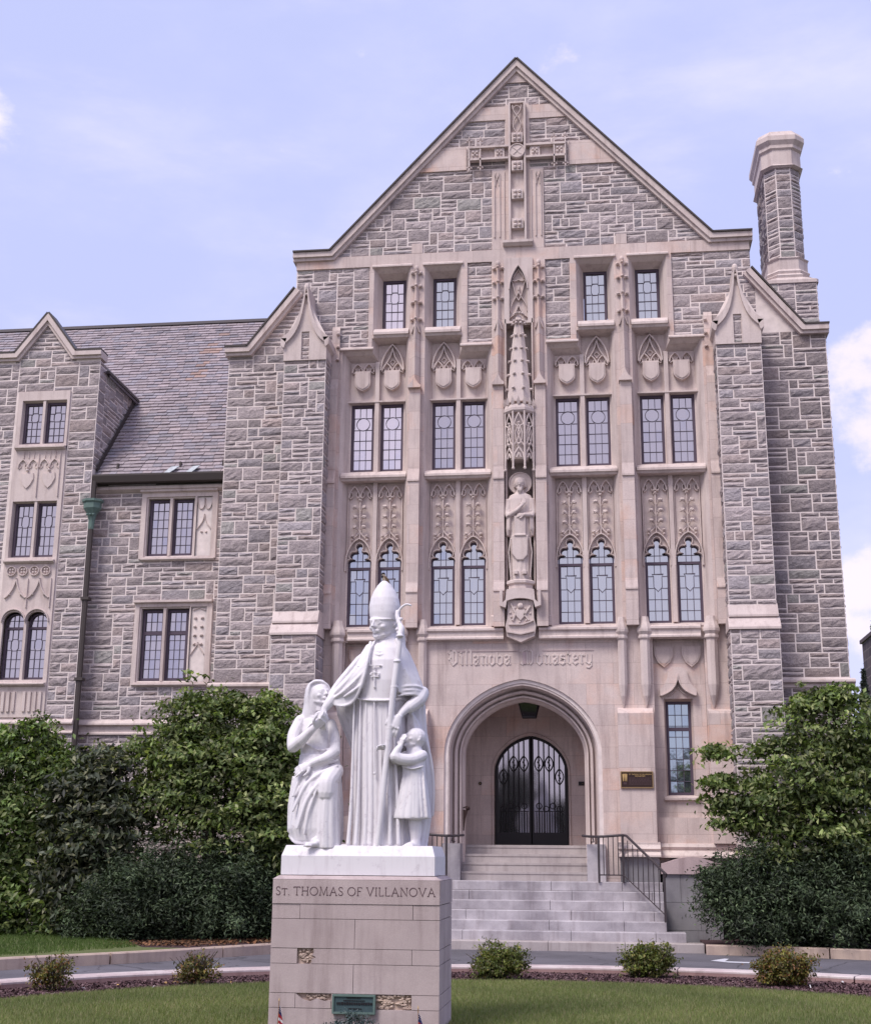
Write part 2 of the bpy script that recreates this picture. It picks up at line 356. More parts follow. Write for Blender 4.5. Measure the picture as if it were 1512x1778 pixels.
def stone_tint(rng, dark=1.0):
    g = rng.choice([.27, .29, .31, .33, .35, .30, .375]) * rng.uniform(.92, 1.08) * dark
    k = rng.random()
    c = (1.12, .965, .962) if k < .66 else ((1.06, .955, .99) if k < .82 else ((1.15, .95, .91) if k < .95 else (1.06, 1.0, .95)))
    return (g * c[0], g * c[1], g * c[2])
def rubble(mb, u0, u1, z0, z1, inside, place, seed=1, dark=1.0, cu=.062, cz=.100, m=.0135, bulge=.027):
    """broken-range ashlar: rock-faced stones of mixed size; place(u, z, depth) gives the 3-D point"""
    rng = random.Random(seed); nu = max(1, round((u1 - u0) / cu)); nz = max(1, round((z1 - z0) / cz)); cu = (u1 - u0) / nu; cz = (z1 - z0) / nz
    free = [[inside(u0 + (i + .5) * cu, z0 + (j + .5) * cz) for i in range(nu)] for j in range(nz)]
    for j in range(nz):
        i = 0
        while i < nu:
            if not free[j][i]: i += 1; continue
            run = 0
            while i + run < nu and free[j][i + run]: run += 1
            h = rng.choices([1, 2, 3], [.46, .42, .12])[0]
            wd = {1: rng.randint(4, 10), 2: rng.randint(3, 11), 3: rng.randint(5, 10)}[h]
            if run - wd < 3: wd = run if run <= 12 else wd - 3
            wd = max(1, min(wd, run))
            while h > 1 and not all(j + a < nz and all(free[j + a][i:i + wd]) for a in range(1, h)): h -= 1
            for a in range(h):
                for b in range(wd): free[j + a][i + b] = False
            a0, a1, b0, b1 = u0 + i * cu + m, u0 + (i + wd) * cu - m, z0 + j * cz + m, z0 + (j + h) * cz - m
            nx = max(2, min(6, int(wd / 1.6))); ny = max(2, min(4, h + 1)); d0 = bulge * rng.uniform(.45, 1.1); amp = rng.choice([.3, .8, 1, 1.2]); tilt = rng.uniform(-.35, .25)
            vs = [place(*p) for p in ((a0, b0, 0), (a1, b0, 0), (a1, b1, 0), (a0, b1, 0))]; fs = []; ins = .010
            g = {}
            for q in range(ny + 1):
                for p in range(nx + 1):
                    edge = p in (0, nx) or q in (0, ny)
                    uu = a0 + ins + (a1 - a0 - 2 * ins) * p / nx; zz = b0 + ins + (b1 - b0 - 2 * ins) * q / ny
                    if not edge: uu += rng.uniform(-.35, .35) * (a1 - a0) / nx; zz += rng.uniform(-.3, .3) * (b1 - b0) / ny
                    d = d0 * (.38 if edge else 1) + rng.uniform(-.010, .012) * amp + tilt * d0 * (q / ny - .5)
                    g[p, q] = len(vs); vs.append(place(uu, zz, max(.006, d)))
            for q in range(ny):
                for p in range(nx): fs.append((g[p, q], g[p + 1, q], g[p + 1, q + 1], g[p, q + 1]))
            bot = [g[p, 0] for p in range(nx + 1)]; top = [g[p, ny] for p in range(nx, -1, -1)]; rt = [g[nx, q] for q in range(ny + 1)]; lf = [g[0, q] for q in range(ny, -1, -1)]
            fs += [tuple([0, 1] + bot[::-1]), tuple([1, 2] + rt[::-1]), tuple([2, 3] + top[::-1]), tuple([3, 0] + lf[::-1])]
            mb.add(vs, fs, stone_tint(rng, dark)); i += wd
def front(y): return lambda u, z, d: (u, y - d, z)
def side(x, s): return lambda u, z, d: (x + s * d, u, z)       # u runs along Y

# ================================================================== the building
BLD = tag(empty('monastery_building', (0, 0, 0)), 'grey rubble stone collegiate gothic building with tall limestone entrance gable and slate roofed wing', 'building')
WY, LY = -.30, -.345                     # mortar plane and limestone plane of the entrance gable
def mir(P): return [(-x, z) for x, z in P]
sil_r = [(6.47, .1), (6.47, 12.5), (6.05, 12.5), (5.0, 13.82), (5.0, 14.74), (4.2, 14.74), (0, 19.3)]
SIL = [(-x, z) for x, z in sil_r[:-1]][::1] + sil_r[::-1]
SIL = [(-6.47, .1), (-6.47, 12.48), (-6.02, 12.48), (-5.0, 13.76), (-5.0, 14.70), (-4.18, 14.70), (0, 19.22), (4.18, 14.70), (5.0, 14.70), (5.0, 13.76), (6.02, 12.48), (6.47, 12.48), (6.47, .1)]
GO_OUT = [(2.42, 6.2), (3.90, 6.2), (3.90, 12.42), (3.24, 12.42), (3.24, 12.70), (2.42, 12.70)]
GO_IN = [(2.53, 6.31), (3.74, 6.31), (3.74, 12.24), (3.13, 12.24), (3.13, 12.64), (2.53, 12.64)]
GI_OUT = [(.60, 6.2), (2.06, 6.2), (2.06, 12.70), (1.24, 12.70), (1.24, 12.42), (.60, 12.42)]
GI_IN = [(.745, 6.31), (1.935, 6.31), (1.935, 12.64), (1.35, 12.64), (1.35, 12.24), (.745, 12.24)]
UP_OUT = [RC(2.40, 3.22, 12.76, 14.38), RC(1.26, 2.08, 12.76, 14.38)]
UP_IN = [RC(2.545, 3.07, 12.99, 14.21), RC(1.41, 1.93, 12.99, 14.21)]
NICHE = [(-.32, 7.0), (.32, 7.0), (.32, 14.3), (-.32, 14.3)]
BAY = RC(2.64, 3.66, 2.42, 5.93)
ARCH_O = pointed(1.58, 3.66, 5.15, 1.2)
MID_RUB = RC(.585, 1.13, 12.52, 14.41)
holes_all = []
for s_ in (1, -1):
    f_ = (lambda P: P) if s_ == 1 else mir
    holes_all += [f_(GO_OUT), f_(GI_OUT), f_(UP_OUT[0]), f_(UP_OUT[1]), f_(BAY)]
LIME = [(-4.13, 1.2)] + pointed(1.58, 3.66, 5.15, 1.2)[::-1] + [(4.13, 1.2), (4.13, 12.46), (3.32, 12.46), (3.32, 14.42), (5, 14.42), (5, 14.69), (.57, 14.69), (.57, 16.64), (.27, 16.64), (.27, 18.30),
        (-.27, 18.30), (-.27, 16.64), (-.57, 16.64), (-.57, 14.69), (-5, 14.69), (-5, 14.42), (-3.32, 14.42), (-3.32, 12.46), (-4.13, 12.46)]
PATCH = [[(.27, 17.92), (1.25, 17.92), (1.0, 18.26), (.27, 18.26)], [(1.16, 16.7), (2.38, 16.7), (1.86, 17.28), (1.16, 17.28)], [(2.14, 14.695), (2.38, 14.695), (2.38, 14.93), (2.14, 14.93)], [(-.25, 18.86), (.25, 18.86), (0, 19.2)]]
PATCH += [mir(P) for P in PATCH[:3]]

# rubble walls of the entrance tower
mb = MB(); mb.prism(SIL, WY, WY + .012, holes_all + [NICHE] + [pointed(1.5, 3.66, 5.08, .3)])
mb.box(6.28, 6.47, WY + .012, 9.5, 0, 12.5); mb.box(-6.47, -6.28, WY + .012, .21, 0, 12.5)
mb.box(-6.47, -6.28, .21, 9.5, 9.9, 12.5)
mb.build('wall_core', 'mortar', BLD)
def wall_mask(x, z):
    if not inpoly(x, z, SIL): return False
    if 4.10 < abs(x) < 5.08 and z < 12.75: return False
    if inpoly(x, z, LIME) and not (.585 < abs(x) < 1.13 and 12.52 < z < 14.41): return False
    if abs(x) < 4.13 and z < 12.46: return False
    if z < 1.75: return False
    if abs(x) > 5 and 4.93 < z < 5.13: return False
    for P in PATCH:
        if inpoly(x, z, P): return False
    return True
for i, (xa, xb, za, zb_) in enumerate(((-6.47, -5.07, 1.75, 4.93), (-6.47, -3.32, 5.12, 14.42), (-1.13, -.58, 12.5, 14.42), (.58, 1.13, 12.5, 14.42), (3.32, 5.08, 12.46, 14.42), (-4.95, -.57, 14.70, 16.7), (.57, 4.95, 14.70, 16.7), (-3.0, -.27, 16.7, 17.92), (.27, 3.0, 16.7, 17.92), (-1.0, 1.0, 18.27, 19.0))):
    mb = MB(); rubble(mb, xa, xb, za, zb_, wall_mask, front(WY), 3 + 100 * i); mb.build('rubble_wall', 'rubble', BLD)
mb = MB(); rubble(mb, 5.09, 6.47, 1.75, 12.5, wall_mask, front(WY), 11, dark=.78)  # front stones of this flank are tinted darker throughout
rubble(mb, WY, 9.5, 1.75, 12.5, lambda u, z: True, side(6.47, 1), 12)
tag(mb.build('rubble_wall', 'rubble', BLD), 'darker tinted grey rubble of the narrow right flank')
mb = MB(); rubble(mb, .2, 4.5, 9.9, 12.4, lambda u, z: True, side(-6.47, -1), 13); mb.build('rubble_wall', 'rubble', BLD)

# limestone front
mb = MB(); hl = holes_all + [NICHE, MID_RUB, mir(MID_RUB)]
mb.prism(LIME, LY, WY + .004, hl)
for P in PATCH: mb.prism(P, LY, WY + .004)
mb.build('limestone_front', 'limestone', BLD)

# splayed jambs, panels
def yz(P, y): return [(p[0], y, p[1]) for p in P]
jm, pm = MB(), MB()
TREF = lambda c, hw: ([(c + hw, 7.60), (c + hw, 7.70)] + arc(c + hw - .10, 7.70, .10, .085, 20, 75, 3) + [(c + .135, 7.775)] + arc(c + .105, 7.845, .098, .085, -40, 105, 7) +
        [(c + .055, 7.945)] + arc(c, 8.02, .078, .078, -40, 220, 10) + [(c - .055, 7.945)] + arc(c - .105, 7.845, .098, .085, 75, 220, 7) + [(c - .135, 7.775)] + arc(c - hw + .10, 7.70, .10, .085, 105, 160, 3) + [(c - hw, 7.70), (c - hw, 7.60)])
COLS = [(3.207, 3.713), (2.559, 3.06), (1.413, 1.92), (.761, 1.27)]
for s_ in (1, -1):
    f_ = (lambda P: P) if s_ == 1 else mir
    for O, I, cols in ((GO_OUT, GO_IN, COLS[:2]), (GI_OUT, GI_IN, COLS[2:])):
        mid = [((a[0] * .55 + b[0] * .45), (a[1] * .55 + b[1] * .45)) for a, b in zip(O, I)]
        jm.ring(yz(f_(O), LY), yz(f_(mid), -.24)); jm.ring(yz(f_(mid), -.24), yz(f_([(p[0] + (q[0] - p[0]) * .15, p[1] + (q[1] - p[1]) * .15) for p, q in zip(mid, I)]), -.20)); jm.ring(yz(f_([(p[0] + (q[0] - p[0]) * .15, p[1] + (q[1] - p[1]) * .15) for p, q in zip(mid, I)]), -.20), yz(f_(I), -.04))
        hs = []
        for a, b in cols:
            c = (a + b) / 2; hw = (b - a) / 2
            hs.append(f_(TREF(c, hw)[::-1][:0] + [(c - hw, 6.315), (c + hw, 6.315)] + TREF(c, hw)[1:-1]))
            hs.append(f_(RC(a, b, 9.722, 11.262)))
        pm.prism(f_([(p[0], p[1]) for p in I]), -.04, .10, hs)
    for O, I in zip(UP_OUT, UP_IN):
        O2 = [((a[0] * .5 + b[0] * .5), (a[1] * .5 + b[1] * .5)) for a, b in zip(O, I)]
        jm.ring(yz(f_(O), LY), yz(f_(O2), -.22)); jm.ring(yz(f_(O2), -.22), yz(f_([(p[0] + (q[0] - p[0]) * .2, p[1] + (q[1] - p[1]) * .2) for p, q in zip(O2, I)]), -.17)); jm.ring(yz(f_([(p[0] + (q[0] - p[0]) * .2, p[1] + (q[1] - p[1]) * .2) for p, q in zip(O2, I)]), -.17), yz(f_(I), .0))
jm.build('window_jamb', 'limestone_plain', BLD); pm.build('tracery_panel', 'limestone_plain', BLD)

# sills, transoms, hoods
def sill(x0, x1, ztop, yf, yb, h=.2, own=True):
    m_ = MB() if own else mb
    m_.extx([(yb, ztop), (yf + .10, ztop - .07), (yf, ztop - h * .62), (yf, ztop - h * .8), (yf + .03, ztop - h * .8), (yf + .06, ztop - h), (yb, ztop - h)], x0, x1)
    if own: m_.build('window_sill', 'limestone_plain', BLD)
mb = MB()
for s_ in (1, -1):
    for a, b in ((2.44, 3.86), (.62, 2.04)):
        x0, x1 = sorted((s_ * a, s_ * b)); sill(x0, x1, 9.715, -.36, .0, .27)
        mb.extx([(0, 11.36), (-.15, 11.31), (-.15, 11.275), (0, 11.268)], *sorted((s_ * (a + .06), s_ * (b - .06))))
        mb.extx([(.02, 6.31), (-.36, 6.24), (-.36, 6.2), (.02, 6.2)], x0, x1)
    for a, b in ((2.42, 3.20), (1.28, 2.06)):
        x0, x1 = sorted((s_ * a, s_ * b)); sill(x0, x1, 12.99, -.42, .02, .29)
    for a, b in ((2.36, 3.26), (1.22, 2.12)):
        x0, x1 = sorted((s_ * a, s_ * b)); mb.extx([(LY + .002, 14.46), (LY - .05, 14.42), (LY - .05, 14.385), (LY + .002, 14.375)], x0, x1)
    for a, b in ((3.20, 3.96), (.585, 1.28)):
        x0, x1 = sorted((s_ * a, s_ * b)); mb.extx([(LY + .002, 12.50), (LY - .06, 12.455), (LY - .06, 12.425), (LY + .002, 12.415)], x0, x1)
mb.build('hood_mould', 'limestone_plain', BLD)

# blind tracery: cusped arches, shields, foliage stems
tr = MB()
def leafball(mb, x, y, z, r=.045):
    mb.ball((x, y, z), (r, r * 1.1, r * .85), 7, 4, jit=.25); mb.ball((x + r * .7, y + .01, z - r * .5), r * .5, 6, 4); mb.ball((x - r * .7, y + .01, z - r * .5), r * .5, 6, 4)
def cusped(mb, c, hw, spring, apex, w=.035, y0=-.10, y1=-.04, leg=0):
    g = gothic(hw, spring, apex, c)
    if leg: g = [(c + hw, spring - leg)] + g + [(c - hw, spring - leg)]
    mb.rib(g, w, y0, y1)
    for s in (1, -1):
        mb.rib(bez((c + s * hw * .95, spring - .02), (c + s * hw * .2, spring - .0), (c + s * hw * .25, spring + (apex - spring) * .35), (c + s * hw * .62, spring + (apex - spring) * .55), 6), w * .7, y0 + .02, y1)
for s_ in (1, -1):
    for ci, (a, b) in enumerate(COLS):
        a, b = sorted((s_ * a, s_ * b)); c = (a + b) / 2; hw = (b - a) / 2
        # hood over the arched light, and its crocketed stem
        tr.rib(pointed(hw + .035, 7.64, 8.21, 7.5, c, 10), .045, -.14, -.04)
        tr.rib([(c + (x - c) * 1.10, 7.86 + (z - 7.86) * 1.10) for x, z in TREF(c, hw)[1:-1]], .032, -.095, -.035)
        tr.tube([(c, -.08, 8.18), (c, -.09, 9.08)], .018, 6)
        for k, z in enumerate((8.46, 8.68, 8.90)):
            for s in (1, -1):
                tr.tube([(c, -.08, z - .09), (c + s * .05, -.1, z - .04), (c + s * .085, -.15, z)], [.014, .014, .02], 5); leafball(tr, c + s * .098, -.15, z, .052)
        for s in (1, -1):
            tr.tube(bez((c, -.08, 8.42), (c + s * .02, -.08, 8.3), (c + s * .08, -.09, 8.27), (c + s * .13, -.09, 8.22), 5), .016, 5); leafball(tr, c + s * .155, -.10, 8.27, .04); leafball(tr, c + s * .16, -.09, 8.19, .028)
        leafball(tr, c, -.10, 9.07, .038); leafball(tr, c + .045, -.10, 9.12, .03); leafball(tr, c - .045, -.10, 9.12, .03)
        for s in (1, -1):
            cusped(tr, c + s * hw / 2, hw / 2 - .012, 9.12, 9.37, .05, -.125)
            tr.rib([(c + s * .0, 9.17), (c, 9.13)], .03, -.09, -.04)
        for xx in (a - .01, b + .01): tr.rib([(xx, 7.75), (xx, 9.2)], .035, -.10, -.04)
        # shield panel
        inner = ci in (1, 2); top = 12.60 if inner else 12.22
        for s in (1, -1): cusped(tr, c + s * hw / 2, hw / 2 - .012, 11.99, 12.19, .045, -.12)
        if inner:
            tr.rib(gothic(hw, 12.02, 12.62, c), .055, -.15, -.04)
            for s in (1, -1): tr.rib(bez((c + s * hw * .95, 12.0), (c + s * hw * .5, 12.25), (c + s * .02, 12.3), (c, 12.58), 8), .045, -.13, -.04)
            tr.rib([(c, 12.28), (c + .06, 12.22), (c, 12.14), (c - .06, 12.22)], .025, -.09, -.04, closed=True)
        tr.rib([(c, 11.97), (c, 12.03)], .04, -.1, -.04)
    for x in (3.133, 1.341): tr.box(*sorted((s_ * (x - .045), s_ * (x + .045))), -.135, -.03, 6.32, 12.22 if 1 else 0)
tr.build('blind_tracery', 'limestone_plain', BLD)
for s_ in (1, -1):
    for a, b in COLS:
        c = s_ * (a + b) / 2; m2 = MB(); P = [(c - .17, 12.0), (c - .175, 11.72)] + bez((c - .175, 11.72), (c - .17, 11.62), (c - .08, 11.58), (c, 11.545), 5)[1:] + bez((c, 11.545), (c + .08, 11.58), (c + .17, 11.62), (c + .175, 11.72), 5)[1:] + [(c + .17, 12.0)]
        m2.prism(P, -.17, -.035); m2.prism([(c + (x - c) * .84, 11.78 + (z - 11.78) * .86) for x, z in P], -.185, -.168); m2.build('shield', 'limestone_plain', BLD)

# pilasters with weatherings, gablets, crocketed shafts and finials
def crockets(mb, x, y, z, r=.04, w=.085):
    for s in (1, -1): leafball(mb, x + s * w, y + .03, z, r)
    leafball(mb, x, y - .05, z + .005, r * .9)
def pilaster(c, hw, finial_tiers, zf, mid):
    mb = MB(); yb = LY + .003
    mb.extx([(yb, 6.2), (-.56, 6.2), (-.56, 6.93), (-.585, 6.93), (-.585, 6.96), (-.53, 7.16), (yb, 7.16)], c - hw, c + hw)
    mb.extx([(yb, 7.158), (-.525, 7.158), (-.525, 9.34), (-.555, 9.34), (-.555, 9.375), (-.49, 9.62), (yb, 9.62)], c - hw, c + hw)
    mb.extx([(yb, 9.618), (-.485, 9.618), (-.485, 11.46), (yb, 11.46)], c - hw + .002, c + hw - .002)
    g = [(c - hw - .015, 11.44), (c - hw - .015, 11.49)] + bez((c - hw, 11.5), (c - hw * .5, 11.55), (c - .02, 11.62), (c, 11.72), 4) + bez((c, 11.72), (c + .02, 11.62), (c + hw * .5, 11.55), (c + hw, 11.5), 4) + [(c + hw + .015, 11.49), (c + hw + .015, 11.44)]
    mb.prism(g, -.57, yb)
    r = hw * .72; top = zf - .12
    a = [(c - r, yb, 11.5), (c - r * .9, -.40, 11.5), (c, -.50, 11.5), (c + r * .9, -.40, 11.5), (c + r, yb, 11.5)]
    k = 12.95
    b = [(x, y, k) for x, y, z in a]; mb.hexa(a, b)
    a2 = [(c + (x - c) * .7, y * .6 + yb * .4, k) for x, y, z in a]; b2 = [(c + (x - c) * .42, y * .5 + yb * .5, top) for x, y, z in a]; mb.hexa(a2, b2)
    mb.rib([(c - r, 12.75), (c, 13.0), (c + r, 12.75)], .03, -.47, -.36)
    for z in finial_tiers: crockets(mb, c, -.42, z, .042, .09)
    mb.ball((c, -.41, zf), (.05, .05, .07), 8, 6)
    o = mb.build('pilaster', 'limestone', BLD)
for s_ in (1, -1):
    pilaster(s_ * 2.255, .125, (13.09, 13.49, 13.88, 14.2), 14.30, True)
    pilaster(s_ * .445, .115, (13.5, 13.88, 14.22), 14.32, False)
    mb = MB(); x0, x1 = sorted((s_ * 3.95, s_ * 4.125)); yb = LY + .003
    mb.extx([(yb, 6.2), (-.56, 6.2), (-.56, 6.93), (-.585, 6.93), (-.585, 6.96), (-.53, 7.16), (-.525, 9.34), (-.555, 9.34), (-.555, 9.375), (-.49, 9.62), (-.485, 11.5), (-.40, 11.75), (-.38, 12.9), (yb, 13.0)], x0, x1)
    cx = s_ * 4.03
    for z in (12.2, 12.5, 12.8): leafball(mb, cx - s_ * .05, -.42, z, .04)
    mb.build('pilaster', 'limestone', BLD)

# string course over the doorway with its polygonal caps and tapering colonnettes
mb = MB(); prof = [(LY + .004, 6.23), (-.50, 6.17), (-.50, 6.13), (-.46, 6.10), (-.46, 6.02), (-.49, 5.99), (-.49, 5.955), (LY + .004, 5.93)]
for x0, x1 in ((-3.6, -2.5), (-2.0, -.36), (.36, 2.0), (2.5, 3.6)): mb.extx(prof, x0, x1)
for s_ in (1, -1):
    x0, x1 = sorted((s_ * .36, s_ * .62)); mb.extx([(LY, 6.47), (-.42, 6.43), (-.42, 6.24), (LY, 6.24)], x0, x1)
mb.build('string_course', 'limestone_plain', BLD)
for s_ in (1, -1):
    for c, r in ((2.03, .10), (2.485, .115), (3.81, .125)):
        c *= s_; mb = MB()
        def oc(rr, z, y=-.40): return [(c + rr * math.cos(R(22.5 + 45 * k)), y + rr * math.sin(R(22.5 + 45 * k)), z) for k in range(8)]
        mb.loft([oc(r * .75, 6.38), oc(r * .95, 6.27), oc(r * 1.30, 6.17), oc(r * 1.42, 6.12), oc(r * 1.42, 6.07), oc(r * 1.1, 6.01), oc(r * 1.22, 5.97), oc(r * 1.22, 5.94), oc(r * .92, 5.90), oc(r * .92, 5.0), oc(r * .62, 4.78), oc(r * .10, 4.55, LY - .01)])
        mb.build('colonnette', 'limestone_plain', BLD)
    # broad buttress beside the arch
    x0, x1 = sorted((s_ * 1.90, s_ * 2.60)); mb = MB()
    mb.extx([(LY + .003, 4.55), (-.50, 4.50), (-.62, 4.42), (-.62, 1.93), (LY + .003, 1.93)], x0, x1)
    x2, x3 = sorted((s_ * 3.68, s_ * 4.12)); mb.extx([(LY + .003, 4.52), (-.48, 4.47), (-.50, 4.42), (-.50, 1.93), (LY + .003, 1.93)], x2, x3)
    mb.build('buttress', 'limestone', BLD)
    mb = MB(); base = [(LY, 1.96), (-.05 - .62, 1.94), (-.05 - .62, 1.90), (-.74, 1.82), (-.70, 1.80), (-.70, 1.77), (-.80, 1.70), (-.80, 1.67), (LY, 1.67)]
    mb.extx(base, x0 - .05, x1 + .05)
    b2 = [(LY + .1, 1.95), (-.40, 1.92), (-.44, 1.86), (-.40, 1.80), (-.52, 1.70), (-.52, 1.66), (LY + .1, 1.66)]
    mb.extx(b2, *sorted((s_ * 2.65, s_ * 4.15))); mb.extx([(y - .72, z) for y, z in b2], *sorted((s_ * 4.05, s_ * 5.12))); mb.extx(b2, *sorted((s_ * 5.12, s_ * 6.5)))
    mb.build('base_moulding', 'limestone_plain', BLD)
    mb = MB(); mb.box(*sorted((s_ * 1.88, s_ * 2.62)), -.68, WY, .1, 1.668)
    for k in range(4):
        zz = (.1, .55, .98, 1.33)[k]; z2 = (.54, .97, 1.32, 1.655)[k]
        for j in range(5):
            xa = 2.65 + j * .78 + (.2 if k % 2 else 0); mb.box(*sorted((s_ * xa, s_ * min(xa + .765, 6.48))), -.40 - .004 * j, WY, zz, z2)
    mb.build('plinth', 'granite_dark', BLD)
    mb = MB(); mb.box(*sorted((s_ * 1.24, s_ * 1.60)), -.44, .1, 1.19, 1.90); mb.build('jamb_base', 'granite_step', BLD)

# lower bays: sunk panel, two plain shields, ogee hood and narrow window
for s_ in (1, -1):
    f_ = (lambda P: P) if s_ == 1 else mir
    mb = MB(); W0 = RC(2.87, 3.37, 2.86, 4.71)
    mb.ring(yz(f_(BAY), LY), yz(f_(BAY), -.17)); mb.prism(f_(BAY), -.17, -.05, [f_(RC(2.83, 3.41, 2.82, 4.75))])
    mb.ring(yz(f_(RC(2.83, 3.41, 2.82, 4.75)), -.17), yz(f_(W0), -.0))
    mb.extx([(-.165, 2.84), (-.24, 2.80), (-.24, 2.76), (-.165, 2.72)], *sorted((s_ * 2.78, s_ * 3.48)))
    for c in (2.86, 3.41):
        P = [(c - .19, 5.80), (c - .185, 5.62), (c - .12, 5.48), (c, 5.38), (c + .12, 5.48), (c + .185, 5.62), (c + .19, 5.80)]
        mb.prism(f_(P), -.225, -.168); mb.prism(f_([(c + (x - c) * .8, 5.63 + (z - 5.63) * .82) for x, z in P]), -.238, -.223)
    hood = [(2.76, 4.80)] + bez((2.76, 4.93), (2.86, 5.0), (2.92, 5.1), (2.93, 5.30), 6) + [(2.99, 5.32), (3.02, 5.36), (3.12, 5.38), (3.22, 5.36), (3.25, 5.32)] + bez((3.31, 5.30), (3.32, 5.1), (3.38, 5.0), (3.48, 4.93), 6) + [(3.48, 4.80)]
    arch_in = bez((3.46, 4.80), (3.30, 4.86), (3.14, 4.93), (3.12, 5.22), 7) + bez((3.12, 5.22), (3.10, 4.93), (2.94, 4.86), (2.78, 4.80), 7)[1:]
    mb.prism(f_(hood + arch_in), -.29, -.168)
    mb.rib(f_(arch_in), .04, -.33, -.20)
    mb.rib(f_(bez((3.12, 5.0), (3.1, 4.9), (3.0, 4.84), (2.93, 4.80), 5)), .02, -.21, -.168); mb.rib(f_(bez((3.12, 5.0), (3.14, 4.9), (3.24, 4.84), (3.31, 4.80), 5)), .02, -.21, -.168)
    mb.ball((s_ * 3.12, -.25, 5.24), .03, 7, 5)
    mb.build('window_surround', 'limestone', BLD)

# ---------------------------------------------------------------- windows
WRNG = random.Random(5)
def window(x0, x1, z0, z1, style, Y=0.0, fr=.054, glass='glass', head=None, transom=None, rows=5, parent=BLD):
    if x0 > x1: x0, x1 = x1, x0
    o = MB(); o.prism(RC(x0, x1, z0, z1), Y, Y + .06, [RC(x0 + fr, x1 - fr, z0 + fr, z1 - fr)])
    if transom: o.box(x0 + fr, x1 - fr, Y + .001, Y + .05, transom - .035, transom + .035)
    if head:
        hc = sum(p[0] for p in head) / len(head); o.rib([(hc + (p[0] - hc) * .93, z1 + (p[1] - z1) * .965) for p in head], .024, Y + .0, Y + .06, 1)
    wo = o.build('window', 'window_frame', parent)
    g = MB(); L = MB(); yg = Y + .045
    def panes(ax, bx, az, bz, nx, nz):
        for i in range(nx):
            for j in range(nz):
                u0 = ax + (bx - ax) * i / nx; u1 = ax + (bx - ax) * (i + 1) / nx; v0 = az + (bz - az) * j / nz; v1 = az + (bz - az) * (j + 1) / nz
                t1, t2 = WRNG.gauss(0, .0012), WRNG.gauss(0, .0012)
                g.quad((u0, yg - t1 - t2, v0), (u1, yg + t1 - t2, v0), (u1, yg + t1 + t2, v1), (u0, yg - t1 + t2, v1))
    lw = .014
    def line(P, closed=False): L.rib(P, lw, yg - .016, yg - .004, .8, closed)
    a, b, c0, d = x0 + fr - .004, x1 - fr + .004, z0 + fr - .004, z1 - fr + .004; H = d - c0; W = b - a; cx = (a + b) / 2; X1, X2 = a + W / 3, a + 2 * W / 3
    zf = lambda t: d - H * t
    if head:
        panes(a - .03, b + .03, z1 - fr, z1 + .52, 3, 3)
        for x in (X1 + .01, X2 - .01): line([(x, z1), (x, z1 + .30)])
        line([(a - .04, z1 + .14), (b + .04, z1 + .14)])
    if style == 'shield':
        panes(a, b, c0, d, 3, 5)
        sh = [(cx - .115, zf(.17)), (cx - .085, zf(.21)), (cx - .085, zf(.40)), (cx, zf(.475)), (cx + .085, zf(.40)), (cx + .085, zf(.21)), (cx + .115, zf(.17))]
        line(sh, True)
        for x in (X1, X2): line([(x, d), (x, zf(.17))]); line([(x, zf(.43)), (x, c0)])
        line([(a, zf(.21)), (cx - .1, zf(.21))]); line([(cx + .1, zf(.21)), (b, zf(.21))])
        for t in (.42,): line([(a, zf(t)), (cx - .07, zf(t))]); line([(cx + .07, zf(t)), (b, zf(t))])
        for t in (.62, .82): line([(a, zf(t)), (b, zf(t))])
    elif style == 'circle':
        panes(a, b, c0, d, 3, 6); r = W * .355; zc = zf(.265)
        line(arc(cx, zc, r, r, 0, 345, 23), True)
        for x in (X1, X2): line([(x, d), (x, zc + r * .88)]); line([(x, zc - r * .88), (x, c0)])
        line([(a, zf(.17)), (cx - .07, zf(.17))]); line([(cx + .07, zf(.17)), (b, zf(.17))])
        for t in (.36,): line([(a, zf(t)), (cx - .08, zf(t))]); line([(cx + .08, zf(t)), (b, zf(t))])
        for t in (.53, .68, .84): line([(a, zf(t)), (b, zf(t))])
    elif style == 'octagon':
        panes(a, b, c0, d, 3, 5)
        ol = [(cx - .05, zf(.2)), (cx + .05, zf(.2)), (cx + .085, zf(.25)), (cx + .085, zf(.39)), (cx + .05, zf(.44)), (cx - .05, zf(.44)), (cx - .085, zf(.39)), (cx - .085, zf(.25))]
        line(ol, True)
        for x in (X1, X2): line([(x, d), (x, zf(.21))]); line([(x, zf(.43)), (x, c0)])
        for t in (.23, .43): line([(a, zf(t)), (cx - .08, zf(t))]); line([(cx + .08, zf(t)), (b, zf(t))])
        for t in (.62, .81): line([(a, zf(t)), (b, zf(t))])
    else:
        panes(a, b, c0, d, 3, rows)
        for x in (X1, X2): line([(x, d), (x, c0)])
        for k in range(1, rows): line([(a, c0 + H * k / rows), (b, c0 + H * k / rows)])
    go = g.build('glass_pane', glass, wo); L.build('leading', 'lead', wo)
    return wo
for s_ in (1, -1):
    for i, (a, b) in enumerate(COLS):
        c = s_ * (a + b) / 2; hw = (b - a) / 2
        window(s_ * a, s_ * b, 6.314, 7.601, 'shield', 0, head=[(p[0] * 1, p[1]) for p in TREF(c, hw)], glass='glass_pale')
        window(s_ * a, s_ * b, 9.721, 11.261, 'circle', 0, glass='glass_cloud_tone' if (s_ < 0 and i < 2) else 'glass')
    for a, b in ((2.556, 3.061), (1.418, 1.918)): window(s_ * a, s_ * b, 12.995, 14.219, 'octagon', .02, glass='glass_cloud_tone' if (s_ < 0 and a > 2) else 'glass_pale')
    window(s_ * 2.87, s_ * 3.37, 2.86, 4.71, 'grid', 0, transom=4.16, rows=8, glass='glass_lower')

